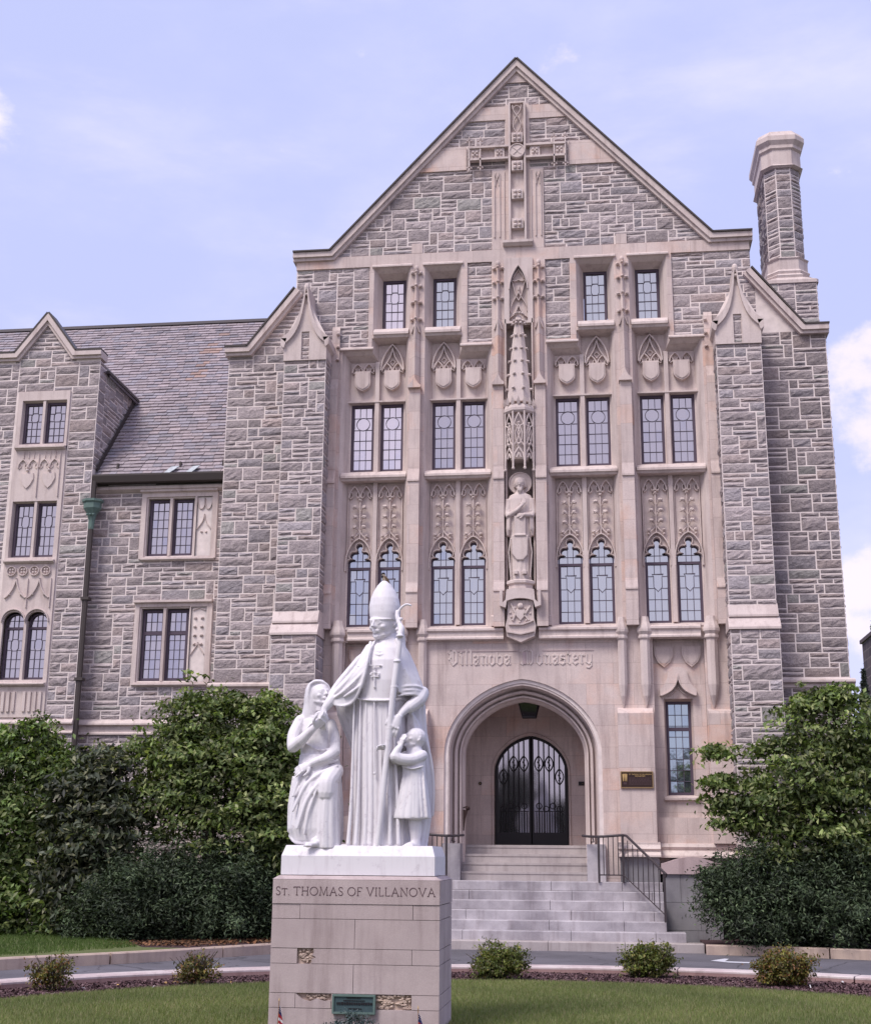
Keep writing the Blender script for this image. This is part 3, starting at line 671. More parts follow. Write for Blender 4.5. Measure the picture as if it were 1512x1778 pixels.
# ---------------------------------------------------------------- lettering over the arch (blackletter, carved)
def stem_(x, top=.62, bot=0): return [[(x - .04, top - .06), (x, top), (x + .05, top - .07), (x + .05, bot + .09), (x + .10, bot + .02)]]
BL = {
 'V': (.62, [[(.05, .95), (.0, .8), (.12, .7)], [(.12, .9), (.16, .95), (.16, .2), (.28, .02), (.50, .2), (.50, .75), (.38, .95), (.28, .85)], [(.28, .85), (.28, .1)], [(.0, .35), (.16, .45)]]),
 'i': (.22, stem_(.08) + [[(.05, .78), (.13, .84)]]), 'l': (.22, stem_(.08, .98)),
 'a': (.40, [[(.05, .52), (.14, .62), (.30, .54), (.30, .08), (.36, .02)], [(.30, .36), (.10, .28), (.06, .1), (.14, .02), (.30, .1)]]),
 'n': (.44, stem_(.06) + [[(.12, .52), (.26, .62), (.34, .54), (.34, .08), (.40, .02)]]),
 'o': (.40, [[(.18, .62), (.06, .5), (.06, .12), (.18, .0), (.32, .12), (.32, .5), (.18, .62)]]),
 'v': (.42, [[(.06, .80), (.06, .12), (.20, .0), (.34, .12), (.34, .48), (.22, .6), (.1, .5)]]),
 'M': (.92, [[(.02, .1), (.12, .02), (.16, .2), (.16, .8), (.05, .95), (-.02, .8)], [(.16, .85), (.32, .95), (.42, .85), (.42, .1), (.5, .02)], [(.42, .85), (.60, .95), (.74, .8), (.74, .15), (.62, .02), (.56, .15)], [(.26, .8), (.26, .15)]]),
 's': (.36, [[(.30, .54), (.18, .62), (.06, .52), (.08, .38), (.28, .26), (.30, .1), (.16, .0), (.04, .08)], [(.02, .32), (.34, .32)]]),
 't': (.28, [[(.08, .82), (.08, .1), (.2, .0)], [(.0, .6), (.24, .6)]]),
 'e': (.38, [[(.32, .12), (.18, .0), (.06, .12), (.06, .5), (.18, .62), (.32, .52), (.30, .38), (.08, .28)]]),
 'r': (.30, stem_(.06) + [[(.14, .54), (.24, .62), (.30, .52)]]),
 'y': (.44, [[(.06, .62), (.06, .12), (.2, .02), (.34, .12)], [(.34, .62), (.34, -.1), (.2, -.22), (.04, -.18)]]), ' ': (.45, [])}
def letter_row(text, x0, x1, z, h, glyphs, y0, y1, w, name, mat, parent, gap=.06):
    tot = sum(glyphs[ch][0] + gap for ch in text) - gap; sx = (x1 - x0) / tot; x = x0; mb = MB()
    for ch in text:
        for st in glyphs[ch][1]: mb.rib([(x + p[0] * sx, z + p[1] * h) for p in st], w, y0, y1, .55)
        x += (glyphs[ch][0] + gap) * sx
    return mb.build(name, mat, parent)
letter_row('Villanova Monastery', -1.5, 1.44, 5.44, .32, BL, LY - .018, LY - .001, .046, 'lettering', 'limestone_plain', BLD)
mb = MB(); mb.box(-1.42, -.08, LY - .014, LY - .001, 5.715, 5.727); mb.box(.42, 1.46, LY - .014, LY - .001, 5.715, 5.727); mb.box(.02, .09, LY - .02, LY - .001, 5.45, 5.7)
mb.build('carved_line', 'limestone_pink', BLD)

# ---------------------------------------------------------------- doorway arch, porch and doors
A = [(1.58, 3.66, 5.15, LY), (1.57, 3.66, 5.14, -.20), (1.53, 3.66, 5.09, -.17), (1.52, 3.66, 5.08, -.28), (1.475, 3.66, 5.03, -.28), (1.465, 3.66, 5.02, -.08), (1.43, 3.66, 4.97, .06), (1.40, 3.66, 4.95, .08), (1.395, 3.66, 4.945, -.04), (1.35, 3.66, 4.90, -.04),
     (1.34, 3.66, 4.89, .10), (1.31, 3.66, 4.86, .16), (1.305, 3.66, 4.855, .06), (1.275, 3.66, 4.82, .06), (1.265, 3.66, 4.81, .22), (1.23, 3.66, 4.78, .28), (1.22, 3.66, 4.77, .30), (1.22, 3.66, 4.77, .50), (1.52, 3.66, 5.02, .505), (1.52, 3.66, 5.02, 2.0)]
mb = MB(); last = None
for hw, sp, ap, y in A:
    P = [(x, y, z) for x, z in pointed(hw, sp, ap, 1.19, n=18)]
    if last: mb.ring(last, P, closed=False)
    last = P
mb.build('arch_moulding', 'limestone_plain', BLD)
mb = MB(); DO = pointed(.80, 3.42, 4.22, 1.6, .04); back = pointed(1.56, 3.66, 5.06, 1.6)
mb.prism([(-1.56, 1.6)] + [(1.56, 1.6)] + pointed(1.56, 3.66, 5.06, 1.6)[1:-1], 1.99, 2.3, [DO])
mb.rib(pointed(.83, 3.42, 4.26, 1.9, .04), .05, 1.95, 1.99)
mb.build('porch_wall', 'limestone', BLD)
mb = MB(); mb.box(-1.55, 1.55, .62, 2.35, 1.0, 1.885)
for k, (y, z) in enumerate(((.60, 1.875), (.30, 1.705), (0, 1.54), (-.30, 1.372))): mb.box(-1.235, 1.235, y + .012, y + .45, 1.0, z - .045); mb.box(-1.237, 1.237, y, y + .45, z - .045, z)
mb.build('porch_step', 'granite_warm', BLD)
for s_ in (-1, 1):
    cx = .04; D = MB(); L2 = []; yD = 2.12
    def zt(x, off=0):
        u = min(1, abs(x - cx) / (.80 - off)); return 3.42 + (.80 - off) * (.88 * math.sqrt(max(0, 1 - u * u)) + .12 * (1 - u))
    xs = [cx + s_ * (.78 * k / 14) for k in range(15)]
    outline = [(cx + s_ * .012, 1.90)] + [(cx + s_ * .78, 1.90)] + [(x, zt(x)) for x in xs[::-1]][:-1] + [(cx + s_ * .012, zt(cx))]
    inner = [(cx + s_ * .05, 2.16)] + [(cx + s_ * .72, 2.16)] + [(cx + s_ * (.72 * k / 14), zt(cx + s_ * (.72 * k / 14), .06) - .0) for k in range(14, 0, -1)] + [(cx + s_ * .05, zt(cx, .06))]
    D.prism(outline, yD, yD + .06, [inner]); dr = D.build('door', 'iron', BLD)
    g = MB(); g.prism(inner, yD + .045, yD + .055); g.build('glass_pane', 'glass_door', dr)
    I = MB(); barx = [cx + s_ * (.05 + .67 * k / 6) for k in range(7)]
    for k in range(6): xq = (barx[k] + barx[k + 1]) / 2; I.tube([(xq, yD + .02, 2.16), (xq, yD + .02, 2.62)], .008, 5)
    for k, x in enumerate(barx[1:-1]): I.tube([(x, yD + .01, 2.16), (x, yD + .01, zt(x, .06))], .014, 6)
    for k in range(1, 5):
        if k == 2: pass
    for k, zc in ((1, 3.62), (3, 3.62), (5, 3.34)):
        x = (barx[k] + barx[k]) / 2; w_ = .085
        for s in (1, -1): I.tube([(p[0], yD - .005, p[1]) for p in bez((x, zc + .17), (x + s * w_ * 1.4, zc + .06), (x + s * w_ * 1.4, zc - .06), (x, zc - .17), 8)], .012, 6)
        I.tube([(x - .02, yD, zc - .09), (x + .025, yD, zc - .03), (x - .025, yD, zc + .03), (x + .02, yD, zc + .09)], .012, 6)
    for j in range(4):
        z = 2.72 if j % 2 == 0 else 2.66; x = barx[1] + (barx[5] - barx[1]) * j / 3
        I.tube([(x + .06 * math.cos(a), yD - .005, z + .06 * math.sin(a)) for a in [i * math.pi / 5 for i in range(11)]], .009, 5)
    I.box(*sorted((cx + s_ * .06, cx + s_ * .70)), yD + .0, yD + .012, 2.60, 2.615); I.build('ironwork', 'iron', dr)
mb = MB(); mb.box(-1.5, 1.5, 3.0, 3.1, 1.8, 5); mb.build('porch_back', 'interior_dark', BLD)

# ---------------------------------------------------------------- coping of the stepped gable
def coping(pts_top, th, y0, y1, name='coping', mat='limestone_plain'):
    lo = []
    P = [Vector(p) for p in pts_top]; n = len(P)
    for i in range(n):
        a = P[max(i - 1, 0)]; b = P[min(i + 1, n - 1)]; e1 = (P[i] - a).normalized() if i else (b - P[i]).normalized(); e2 = (b - P[i]).normalized() if i < n - 1 else e1
        n1 = Vector((e1.y, -e1.x)); n2 = Vector((e2.y, -e2.x)); nn = (n1 + n2); nn = nn / max(.3, nn.length_squared / 2)
        lo.append(P[i] + nn * th)
    q = lambda k: [tuple(p + (l - p) * k) for p, l in zip(P, lo)]
    m = MB(); m.prism(q(.0) + q(.62)[::-1], y0, y1, back=True); m.prism(q(.622) + q(1.0)[::-1], y0 + .055, y1, back=True)
    for i in range(n - 1):
        L = (P[i + 1] - P[i]).length
    return m.build(name, mat, BLD)
top = [(-5.07, 14.80), (-4.22, 14.80), (0, 19.40), (4.22, 14.80), (5.07, 14.80)]
coping(top, .19, -.46, .35)
coping([(4.97, 13.93), (6.03, 12.57), (6.53, 12.57)], .18, -.48, .35); coping([(-6.53, 12.57), (-6.03, 12.57), (-4.97, 13.93)], .18, -.48, .35)
def flashing(P, y0, y1):
    m = MB()
    for a, b in zip(P[:-1], P[1:]):
        d = Vector(b) - Vector(a); nn = Vector((-d.y, d.x)).normalized() * .035
        m.prism([a, b, tuple(Vector(b) + nn), tuple(Vector(a) + nn)], y0, y1, back=True)
    m.build('flashing', 'gutter_metal', BLD)
flashing([(p[0] * 1.0, p[1] + .004) for p in top], -.50, .36)
flashing([(4.99, 13.94), (6.03, 12.575), (6.54, 12.575)], -.50, .36); flashing([(-6.54, 12.575), (-6.03, 12.575), (-4.99, 13.94)], -.50, .36)
mb = MB(); mb.extx([(WY, 5.12), (WY - .10, 5.08), (WY - .10, 5.04), (WY - .03, 5.0), (WY - .03, 4.94), (WY, 4.93)], 5.08, 6.56); mb.extx([(WY, 5.12), (WY - .10, 5.08), (WY - .10, 5.04), (WY - .03, 5.0), (WY - .03, 4.94), (WY, 4.93)], -6.56, -5.08); mb.build('belt_course', 'limestone_plain', BLD)

# ---------------------------------------------------------------- the two big buttress piers
for s_ in (1, -1):
    x0, x1 = sorted((s_ * 4.13, s_ * 5.05)); c = (x0 + x1) / 2
    mb = MB(); mb.box(x0, x1, -.93, WY, 6.2, 12.3); mb.box(x0 - .01, x1 + .01, -1.10, WY, .1, 6.02)
    mb.prism([(x0, 12.3), (x1, 12.3), (x1, 12.55), (c + .12, 13.2), (c, 13.6), (c - .12, 13.2), (x0, 12.55)], -.93, WY)
    pr = mb.build('pier', 'mortar', BLD)
    mb = MB(); gm = lambda x, z: z < 12.0 or (abs(x - c) < .075 and z < 12.62) or (z < 12.05)
    rubble(mb, x0, x1, 6.5, 12.62, gm, front(-.93), 20 + s_); rubble(mb, x0 - .01, x1 + .01, 1.96, 6.0, lambda x, z: True, front(-1.10), 24 + s_)
    for xx, sg in ((x1, 1), (x0, -1)):
        rubble(mb, -.93, -.36, 6.5, 12.1, lambda x, z: True, side(xx, sg), 30 + s_); rubble(mb, -1.10, -.36, 1.96, 6.0, lambda x, z: True, side(xx + .01 * sg, sg), 33 + s_)
    mb.build('rubble_facing', 'rubble', pr)
    mb = MB(); e = .02
    mb.extx([(WY, 6.52), (-.92, 6.52), (-1.035, 6.29), (-1.035, 6.25), (WY, 6.25)], x0 - e, x1 + e); mb.extx([(WY, 6.248), (-.99, 6.248), (-1.15, 6.03), (-1.15, 5.985), (WY, 5.985)], x0 - e * 2, x1 + e * 2)
    mb.build('weathering', 'limestone_plain', pr)
    mb = MB()
    for q, (za, zb_) in enumerate(((.1, .56), (.566, 1.1), (1.106, 1.66))): mb.box(x0 - .03, c + (.1 if q % 2 else -.12), -1.135, -.5, za, zb_); mb.box(c + (.106 if q % 2 else -.114), x1 + .03, -1.132, -.5, za, zb_)
    mb.build('plinth', 'granite_dark', pr)
    # ogee gablet with finial
    hw = .47; L1 = [(c + .035, 13.72), (c + .06, 13.45)] + bez((c + .08, 13.35), (c + .16, 12.85), (c + .30, 12.66), (c + hw + .06, 12.50), 8) + [(c + hw + .06, 12.32), (c + hw, 12.28)]
    cap = [(2 * c - x, z) for x, z in L1][::-1][1:] + L1
    hole = [(c - .085, 12.02), (c + .085, 12.02), (c + .085, 12.66), (c - .085, 12.66)]
    body = [(c - hw, 12.0), (c + hw, 12.0)] + [(c + hw, 12.30), (c + hw + .0, 12.52)] + [(c + (x - c) * .86, z - .06) for x, z in L1[2:-2]][::-1] + [(c - (x - c) * .86, z - .06) for x, z in L1[2:-2]] + [(c - hw, 12.52)]
    mb = MB(); mb.prism(body, -.975, WY, [hole])
    strip = L1[:-2] + [(c + (x - c) * .80 - .01, z - .10) for x, z in L1[:-2]][::-1]
    mb.prism(strip, -1.04, WY); mb.prism([(2 * c - x, z) for x, z in strip], -1.04, WY)
    mb.prism([(c + hw - .07, 12.5), (c + hw + .06, 12.5), (c + hw + .06, 12.34), (c + hw, 12.28), (c + hw - .02, 12.3)], -1.04, WY); mb.prism([(c - hw + .07, 12.5), (c - hw - .06, 12.5), (c - hw - .06, 12.34), (c - hw, 12.28), (c - hw + .02, 12.3)], -1.04, WY)
    mb.ball((c, -.99, 13.68), (.07, .07, .11), 8, 6); mb.ball((c, -.99, 13.52), (.05, .05, .04), 8, 5)
    mb.build('gablet', 'limestone_plain', pr)

# ---------------------------------------------------------------- carved cross on the gable
mb = MB(); y = LY - .002
mb.box(-.15, .15, y - .012, y, 14.86, 18.27); mb.box(-1.07, -.16, y - .012, y, 16.90, 17.16); mb.box(.16, 1.07, y - .012, y, 16.90, 17.16)
mb.box(-.18, .18, y - .10, y, 18.27, 18.31)
for s in (1, -1):
    mb.box(*sorted((s * .20, s * 1.08)), y - .14, y, 17.155, 17.20); mb.box(*sorted((s * .20, s * 1.08)), y - .13, y, 16.86, 16.905)
    mb.box(*sorted((s * .15, s * .195)), y - .12, y, 14.86, 18.27)
    for x in (.83, 1.08):
        mb.box(*sorted((s * x - .014, s * x + .014)), y - .13, y, 16.70, 17.34)
        for z, k in ((17.36, 1), (16.68, -1)):
            mb.ball((s * x, y - .1, z + .05 * k), (.022, .03, .05), 6, 5); mb.ball((s * x - .045, y - .09, z), (.03, .03, .022), 6, 4); mb.ball((s * x + .045, y - .09, z), (.03, .03, .022), 6, 4)
    for x, rr in ((.95, .12), (.40, .11)):
        mb.box(s * x - rr, s * x + rr, y - .09, y - .02, 17.03 - rr - .01, 17.03 + rr + .01); 
        for k in range(4): mb.ball((s * x + rr * .5 * math.cos(R(45 + 90 * k)), y - .10, 17.03 + rr * .5 * math.sin(R(45 + 90 * k))), .035, 6, 4)
        mb.ball((s * x, y - .11, 17.03), .025, 6, 4)
    mb.rib([(s * .40, 16.55), (s * .40, 14.98)], .03, y - .03, y); mb.rib([(s * .52, 16.55), (s * .52, 14.98)], .03, y - .03, y); mb.rib([(s * .30, 16.6), (s * .30, 14.9)], .03, y - .03, y)
    for q in (1, -1): mb.rib(bez((s * .46 + .04 * q, 16.58), (s * .46 + .05 * q, 16.45), (s * .46 - .05 * q, 16.42), (s * .46 - .04 * q, 16.25), 6), .022, y - .035, y)
for z in (17.38, 16.67, 15.97, 15.25):
    mb.box(-.125, .125, y - .13, y - .01, z - .12, z + .12)
    for k in range(4): mb.ball((.07 * math.cos(R(45 + 90 * k)), y - .14, z + .07 * math.sin(R(45 + 90 * k))), .045, 6, 4)
for q in (1, -1):
    mb.rib(bez((.10 * q, 18.22), (.10 * q, 18.0), (-.06 * q, 17.95), (-.09 * q, 17.75), 7), .028, y - .10, y - .055); mb.rib(bez((.09 * q, 17.75), (.09 * q, 17.62), (.03 * q, 17.56), (0, 17.50), 5), .028, y - .10, y - .055)
mb.rib(arc(0, 18.12, .08, .08, 0, 180, 8), .025, y - .10, y - .055)
mb.prism(arc(0, 17.04, .185, .185, 0, 345, 23), y - .13, y); mb.rib(arc(0, 17.04, .165, .165, 0, 345, 23), .03, y - .15, y - .128, closed=True)
for k in range(4): mb.rib([(0, 17.04), (.12 * math.cos(R(45 + 90 * k)), 17.04 + .12 * math.sin(R(45 + 90 * k)))], .04, y - .145, y - .128)
mb.extx([(y, 14.90), (y - .12, 14.86), (y - .12, 14.80), (y - .05, 14.74), (y, 14.74)], -.33, .33)
mb.build('carved_cross', 'limestone_plain', BLD)

# ---------------------------------------------------------------- central niche: back, canopy, spire, corbel with scroll and arms
mb = MB(); nb = NICHE; mb.ring(yz(nb, LY), yz(nb, -.05)); mb.prism(nb, -.05, .0)
mb.prism(RC(-.3, .3, 12.9, 14.29), -.29, -.06)
mb.prism([(-.315, 12.9), (.315, 12.9), (.315, 14.45), (-.315, 14.45)], -.40, -.34, [[(-.2, 12.95), (.2, 12.95)] + gothic(.2, 13.7, 14.27, 0, 6)])
for s in (1, -1):
    mb.rib([(s * .29, 13.0), (s * .29, 7.0)], .05, -.40, -.345)
    mb.rib(bez((s * .19, 13.2), (s * .17, 13.5), (-s * .02, 13.5), (-s * .01, 13.8), 8), .03, -.36, -.28); mb.rib(bez((s * .0, 13.45), (s * .1, 13.6), (s * .1, 13.85), (s * .17, 13.95), 8), .028, -.36, -.28)
    mb.rib(bez((0, 13.95), (s * .08, 13.88), (s * .15, 13.92), (s * .18, 14.0), 6), .026, -.36, -.28); mb.rib(bez((0, 14.2), (s * .05, 14.1), (s * .1, 14.05), (s * .12, 13.98), 6), .024, -.36, -.28)
    mb.rib(bez((s * .2, 13.05), (s * .08, 13.12), (s * .05, 13.2), (0, 13.35), 6), .028, -.36, -.28)
mb.rib(gothic(.2, 13.7, 14.27, 0, 8), .035, -.43, -.39)
mb.build('niche', 'limestone_plain', BLD)
def half_oct(r, z, y=-.40, k=1.0): return [(r * math.cos(R(22.5 + 45 * j)), y + r * k * math.sin(R(22.5 + 45 * j)), z) for j in range(8)]
mb = MB()
mb.loft([half_oct(.275, 11.02), half_oct(.25, 11.4), half_oct(.19, 12.0), half_oct(.13, 12.6), half_oct(.085, 12.95), half_oct(.06, 13.05)])
for z, rr in ((11.32, .26), (11.66, .225), (11.97, .195), (12.27, .165), (12.57, .14), (12.86, .12)):
    for j in range(5):
        a = R(-157.5 + 33.75 * j * 1.333) if 0 else R(-180 + 22.5 + 45 * (j - .0)) if j < 4 else None
        if a is None: continue
        leafball(mb, rr * 1.08 * math.cos(a), -.40 + rr * 1.08 * math.sin(a), z, .036)
for z, rr in ((12.62, .10), (12.92, .12), (13.1, .09)):
    for j in range(6): leafball(mb, rr * math.cos(R(-180 + 36 * j)), -.40 + rr * math.sin(R(-180 + 36 * j)), z, .034)
for j in range(9):
    a = R(-180 + 22.5 * j); x, yy_ = .33 * math.cos(a), -.40 + .33 * math.sin(a)
    mb.loft([[(x - .03, yy_, 10.93), (x + .03, yy_, 10.93), (x, yy_ + .04, 10.93)], [(x - .035, yy_ - .02, 11.0), (x + .035, yy_ - .02, 11.0), (x, yy_ + .02, 11.0)], [(x - .004, yy_ - .04, 11.09), (x + .004, yy_ - .04, 11.09), (x, yy_ - .035, 11.09)]])
mb.loft([half_oct(.32, 10.94), half_oct(.35, 10.86), half_oct(.35, 10.80), half_oct(.31, 10.76)])
mb.loft([half_oct(.20, 10.77), half_oct(.20, 9.75)])
V8 = [R(-180 + 22.5 * 1), R(-180 + 22.5 * 3), R(-180 + 22.5 * 5), R(-180 + 22.5 * 7)]
P8 = [(.32 * math.cos(a), -.40 + .32 * math.sin(a)) for a in V8]; P8 = [(-.325, -.32)] + P8 + [(.325, -.32)]
for px_, py_ in P8: mb.tube([(px_, py_, 10.78), (px_, py_, 9.55)], .022, 6); mb.ball((px_, py_, 9.52), .035, 6, 5)
for (ax, ay), (bx, by) in zip(P8[:-1], P8[1:]):
    wv = math.hypot(bx - ax, by - ay)
    if wv < .1: continue
    def L3(t, z): return (ax + (bx - ax) * t, ay + (by - ay) * t, z)
    for s in (0, 1):
        t = lambda q: q if s == 0 else 1 - q
        mb.tube([L3(t(.02), 9.68), L3(t(.15), 9.84), L3(t(.5), 9.98)], .02, 5); mb.tube([L3(t(.02), 10.0), L3(t(.35), 10.12), L3(t(.6), 10.3), L3(t(.35), 10.45), L3(t(.04), 10.5)], .016, 5)
        mb.tube([L3(t(.0), 10.42), L3(t(.25), 10.6), L3(t(.5), 10.74)], .018, 5); mb.tube([L3(t(.5), 10.0), L3(t(.25), 10.15), L3(t(.2), 10.3), L3(t(.5), 10.5)], .014, 5)
        mb.tube([L3(t(.3), 9.75), L3(t(.5), 9.86)], .02, 5)
    mb.ball(L3(.5, 10.05), .035, 6, 4); mb.ball(L3(.5, 10.52), .03, 6, 4)
mb.build('canopy', 'limestone_plain', BLD)
mb = MB()
mb.loft([half_oct(.26, 7.16), half_oct(.31, 7.13), half_oct(.31, 7.08), half_oct(.27, 7.05), half_oct(.27, 6.82)])
scr = [(-.42, 6.60), (-.42, 6.90), (-.36, 6.93), (-.36, 6.66), (-.30, 6.72), (-.28, 6.93)] + bez((-.28, 6.93), (-.1, 6.98), (.1, 6.98), (.28, 6.93), 6)[1:] + [(.30, 6.72), (.36, 6.66), (.36, 6.93), (.42, 6.90), (.42, 6.60), (.30, 6.56), (.27, 6.70)] + bez((.27, 6.70), (.1, 6.77), (-.1, 6.77), (-.27, 6.70), 6)[1:] + [(-.30, 6.56)]
mb.prism(scr, -.72, -.36)
arms = [(-.26, 6.72), (.26, 6.72), (.27, 6.35), (.31, 6.2), (.28, 5.98), (.16, 5.93), (.0, 5.86), (-.16, 5.93), (-.28, 5.98), (-.31, 6.2), (-.27, 6.35)]
mb.prism(arms, -.62, -.36); mb.rib([(-.24, 6.22), (.05, 6.22), (.26, 6.30)], .05, -.67, -.61); mb.rib([(-.27, 6.07), (0, 6.02), (.27, 6.08)], .06, -.67, -.61)
mb.rib([(-.2, 6.66), (-.1, 6.45), (-.16, 6.3)], .06, -.66, -.61); mb.rib([(.2, 6.6), (.08, 6.42), (.17, 6.3)], .06, -.66, -.61); mb.ball((0, -.63, 6.6), .07, 8, 6); mb.prism([(-.1, 6.52), (.1, 6.52), (.09, 6.4), (0, 6.3), (-.09, 6.4)], -.66, -.61)
for k in range(12): mb.ball((random.uniform(-.22, .22), -.625, random.uniform(6.25, 6.62)), random.uniform(.02, .035), 6, 4)
mb.build('corbel', 'limestone_plain', BLD)

# ---------------------------------------------------------------- roofs, chimney
def slates(name, x0, x1, ya, za, yb, zb, seed, w=.26, ex=.145, mask=None):
    rng = random.Random(seed); mb = MB(); L = math.hypot(yb - ya, zb - za); dy, dz = (yb - ya) / L, (zb - za) / L; ny, nz = -dz, dy
    rows = int(L / ex)
    for r in range(rows):
        x = x0 - rng.random() * w; t0 = r * ex; t1 = t0 + ex + .05
        while x < x1:
            ww = w * rng.uniform(.6, 1.25); a, b = max(x, x0), min(x + ww - .008, x1); x += ww
            if b - a < .03: continue
            if mask and not mask((a + b) / 2, t0 / L): continue
            th = .022 + rng.uniform(0, .016); j = rng.uniform(-.012, .006)
            P = lambda xx, t, h: (xx, ya + dy * t + ny * h, za + dz * t + nz * h)
            k = rng.random(); g = rng.uniform(.82, 1.12)
            c = (.31, .265, .28) if k < .55 else ((.28, .255, .285) if k < .78 else ((.335, .28, .29) if k < .93 else (.245, .225, .25)))
            rx = (a - (-8.35 + .9 * (t0 / L - .75))) 
            if abs(rx) < .22 and .55 < t0 / L < .93 and rng.random() < .35: c = (.33, .23, .20)
            c = tuple(g * q for q in c)
            t = t0 + j; e = th + .010
            mb.add([P(a, t, e), P(b, t, e + rng.uniform(-.004, .006)), P(b, t1, .008), P(a, t1, .008), P(a, t, 0), P(b, t, 0)], [(0, 1, 2, 3), (4, 5, 1, 0), (4, 0, 3), (5, 2, 1)], c)
    mb.quad((x0, ya, za), (x1, ya, za), (x1, yb, zb), (x0, yb, zb), (.12, .1, .11))
    return mb.build(name, 'slate', BLD)
slates('slate_roof', -18, -6.2, -.02, 9.80, 5.0, 15.53, 5)
mb = MB(); mb.extx([(4.9, 15.50), (5.0, 15.62), (5.1, 15.50)], -18, -5.0); mb.extx([(5.0, 15.5), (10, 9.8), (10, 0), (9.9, 0), (9.9, 9.8), (5.0, 15.4)], -18, -6); mb.build('roof_ridge', 'gutter_metal', BLD)
mb = MB(); mb.quad((-4.9, .3, 14.3), (0, .3, 19.1), (0, 9.5, 19.1), (-4.9, 9.5, 14.3), (.25, .22, .26)); mb.quad((4.9, .3, 14.3), (0, .3, 19.1), (0, 9.5, 19.1), (4.9, 9.5, 14.3), (.25, .22, .26))
mb.quad((-6.4, .3, 12.4), (-4.9, .3, 14.3), (-4.9, 9.5, 14.3), (-6.4, 9.5, 12.4), (.25, .22, .26)); mb.quad((6.4, .3, 12.4), (4.9, .3, 14.3), (4.9, 9.5, 14.3), (6.4, 9.5, 12.4), (.25, .22, .26)); mb.build('slate_roof', 'slate', BLD)
mb = MB(); mb.box(6.46, 6.60, .6, 1.6, 11.35, 11.5); mb.box(6.46, 6.58, .9, 1.1, 10.7, 11.0); mb.build('gutter', 'gutter_metal', BLD)
def octx(x0, x1, y0, y1, z, c=.24): return [(x0 + c, y0, z), (x1 - c, y0, z), (x1, y0 + c, z), (x1, y1 - c, z), (x1 - c, y1, z), (x0 + c, y1, z), (x0, y1 - c, z), (x0, y0 + c, z)]
CX0, CX1, CY0, CY1 = 5.74, 6.62, 2.0, 3.9
mb = MB(); mb.loft([octx(CX0 + .03, CX1 - .03, CY0 + .03, CY1 - .03, 14.9), octx(CX0 + .03, CX1 - .03, CY0 + .03, CY1 - .03, 17.85)]); mb.box(CX0 - .1, CX1 + .14, CY0 - .1, CY1 + .1, 11.5, 14.62)
ch = mb.build('chimney', 'mortar', BLD)
mb = MB(); O8 = octx(CX0 + .03, CX1 - .03, CY0 + .03, CY1 - .03, 0)
for i in range(8):
    a, b = Vector(O8[i]), Vector(O8[(i + 1) % 8]); L = (b - a).length; d = (b - a) / L; nn = Vector((d.y, -d.x, 0))
    if i in (3, 4, 5): continue
    rubble(mb, 0, L, 14.98, 17.66, lambda u, z: True, (lambda a, d, nn: lambda u, z, q: tuple(a + d * u + nn * q + Vector((0, 0, z))))(a, d, nn), 50 + i, bulge=.035, cu=L / max(2, round(L / .07)), dark=.9)
rubble(mb, CX0 - .1, CX1 + .14, 12.5, 14.6, lambda u, z: True, front(CY0 - .1), 61); rubble(mb, CY0 - .1, CY1 + .1, 12.5, 14.6, lambda u, z: True, side(CX1 + .14, 1), 62)
rubble(mb, CY0 - .1, CY1 + .1, 12.5, 14.6, lambda u, z: True, side(CX0 - .1, -1), 63)
mb.build('rubble_facing', 'rubble', ch)
mb = MB(); oz = lambda e, z: octx(CX0 - e, CX1 + e, CY0 - e, CY1 + e, z)
mb.loft([oz(.0, 17.62), oz(.06, 17.66), oz(.02, 17.70), oz(.02, 18.08), oz(.06, 18.12), oz(.06, 18.2), oz(.12, 18.30), oz(.12, 18.42), oz(.05, 18.56), oz(-.12, 18.62)])
mb.loft([octx(CX0 - .14, CX1 + .19, CY0 - .14, CY1 + .14, 14.58, .05), octx(CX0 - .14, CX1 + .19, CY0 - .14, CY1 + .14, 14.66, .05), oz(.08, 14.74), oz(.10, 14.80), oz(.04, 14.86), oz(.06, 14.92), oz(.02, 14.98), oz(.02, 15.22), oz(.05, 15.26), oz(.0, 15.30)])
mb.build('chimney_cap', 'limestone_plain', ch)

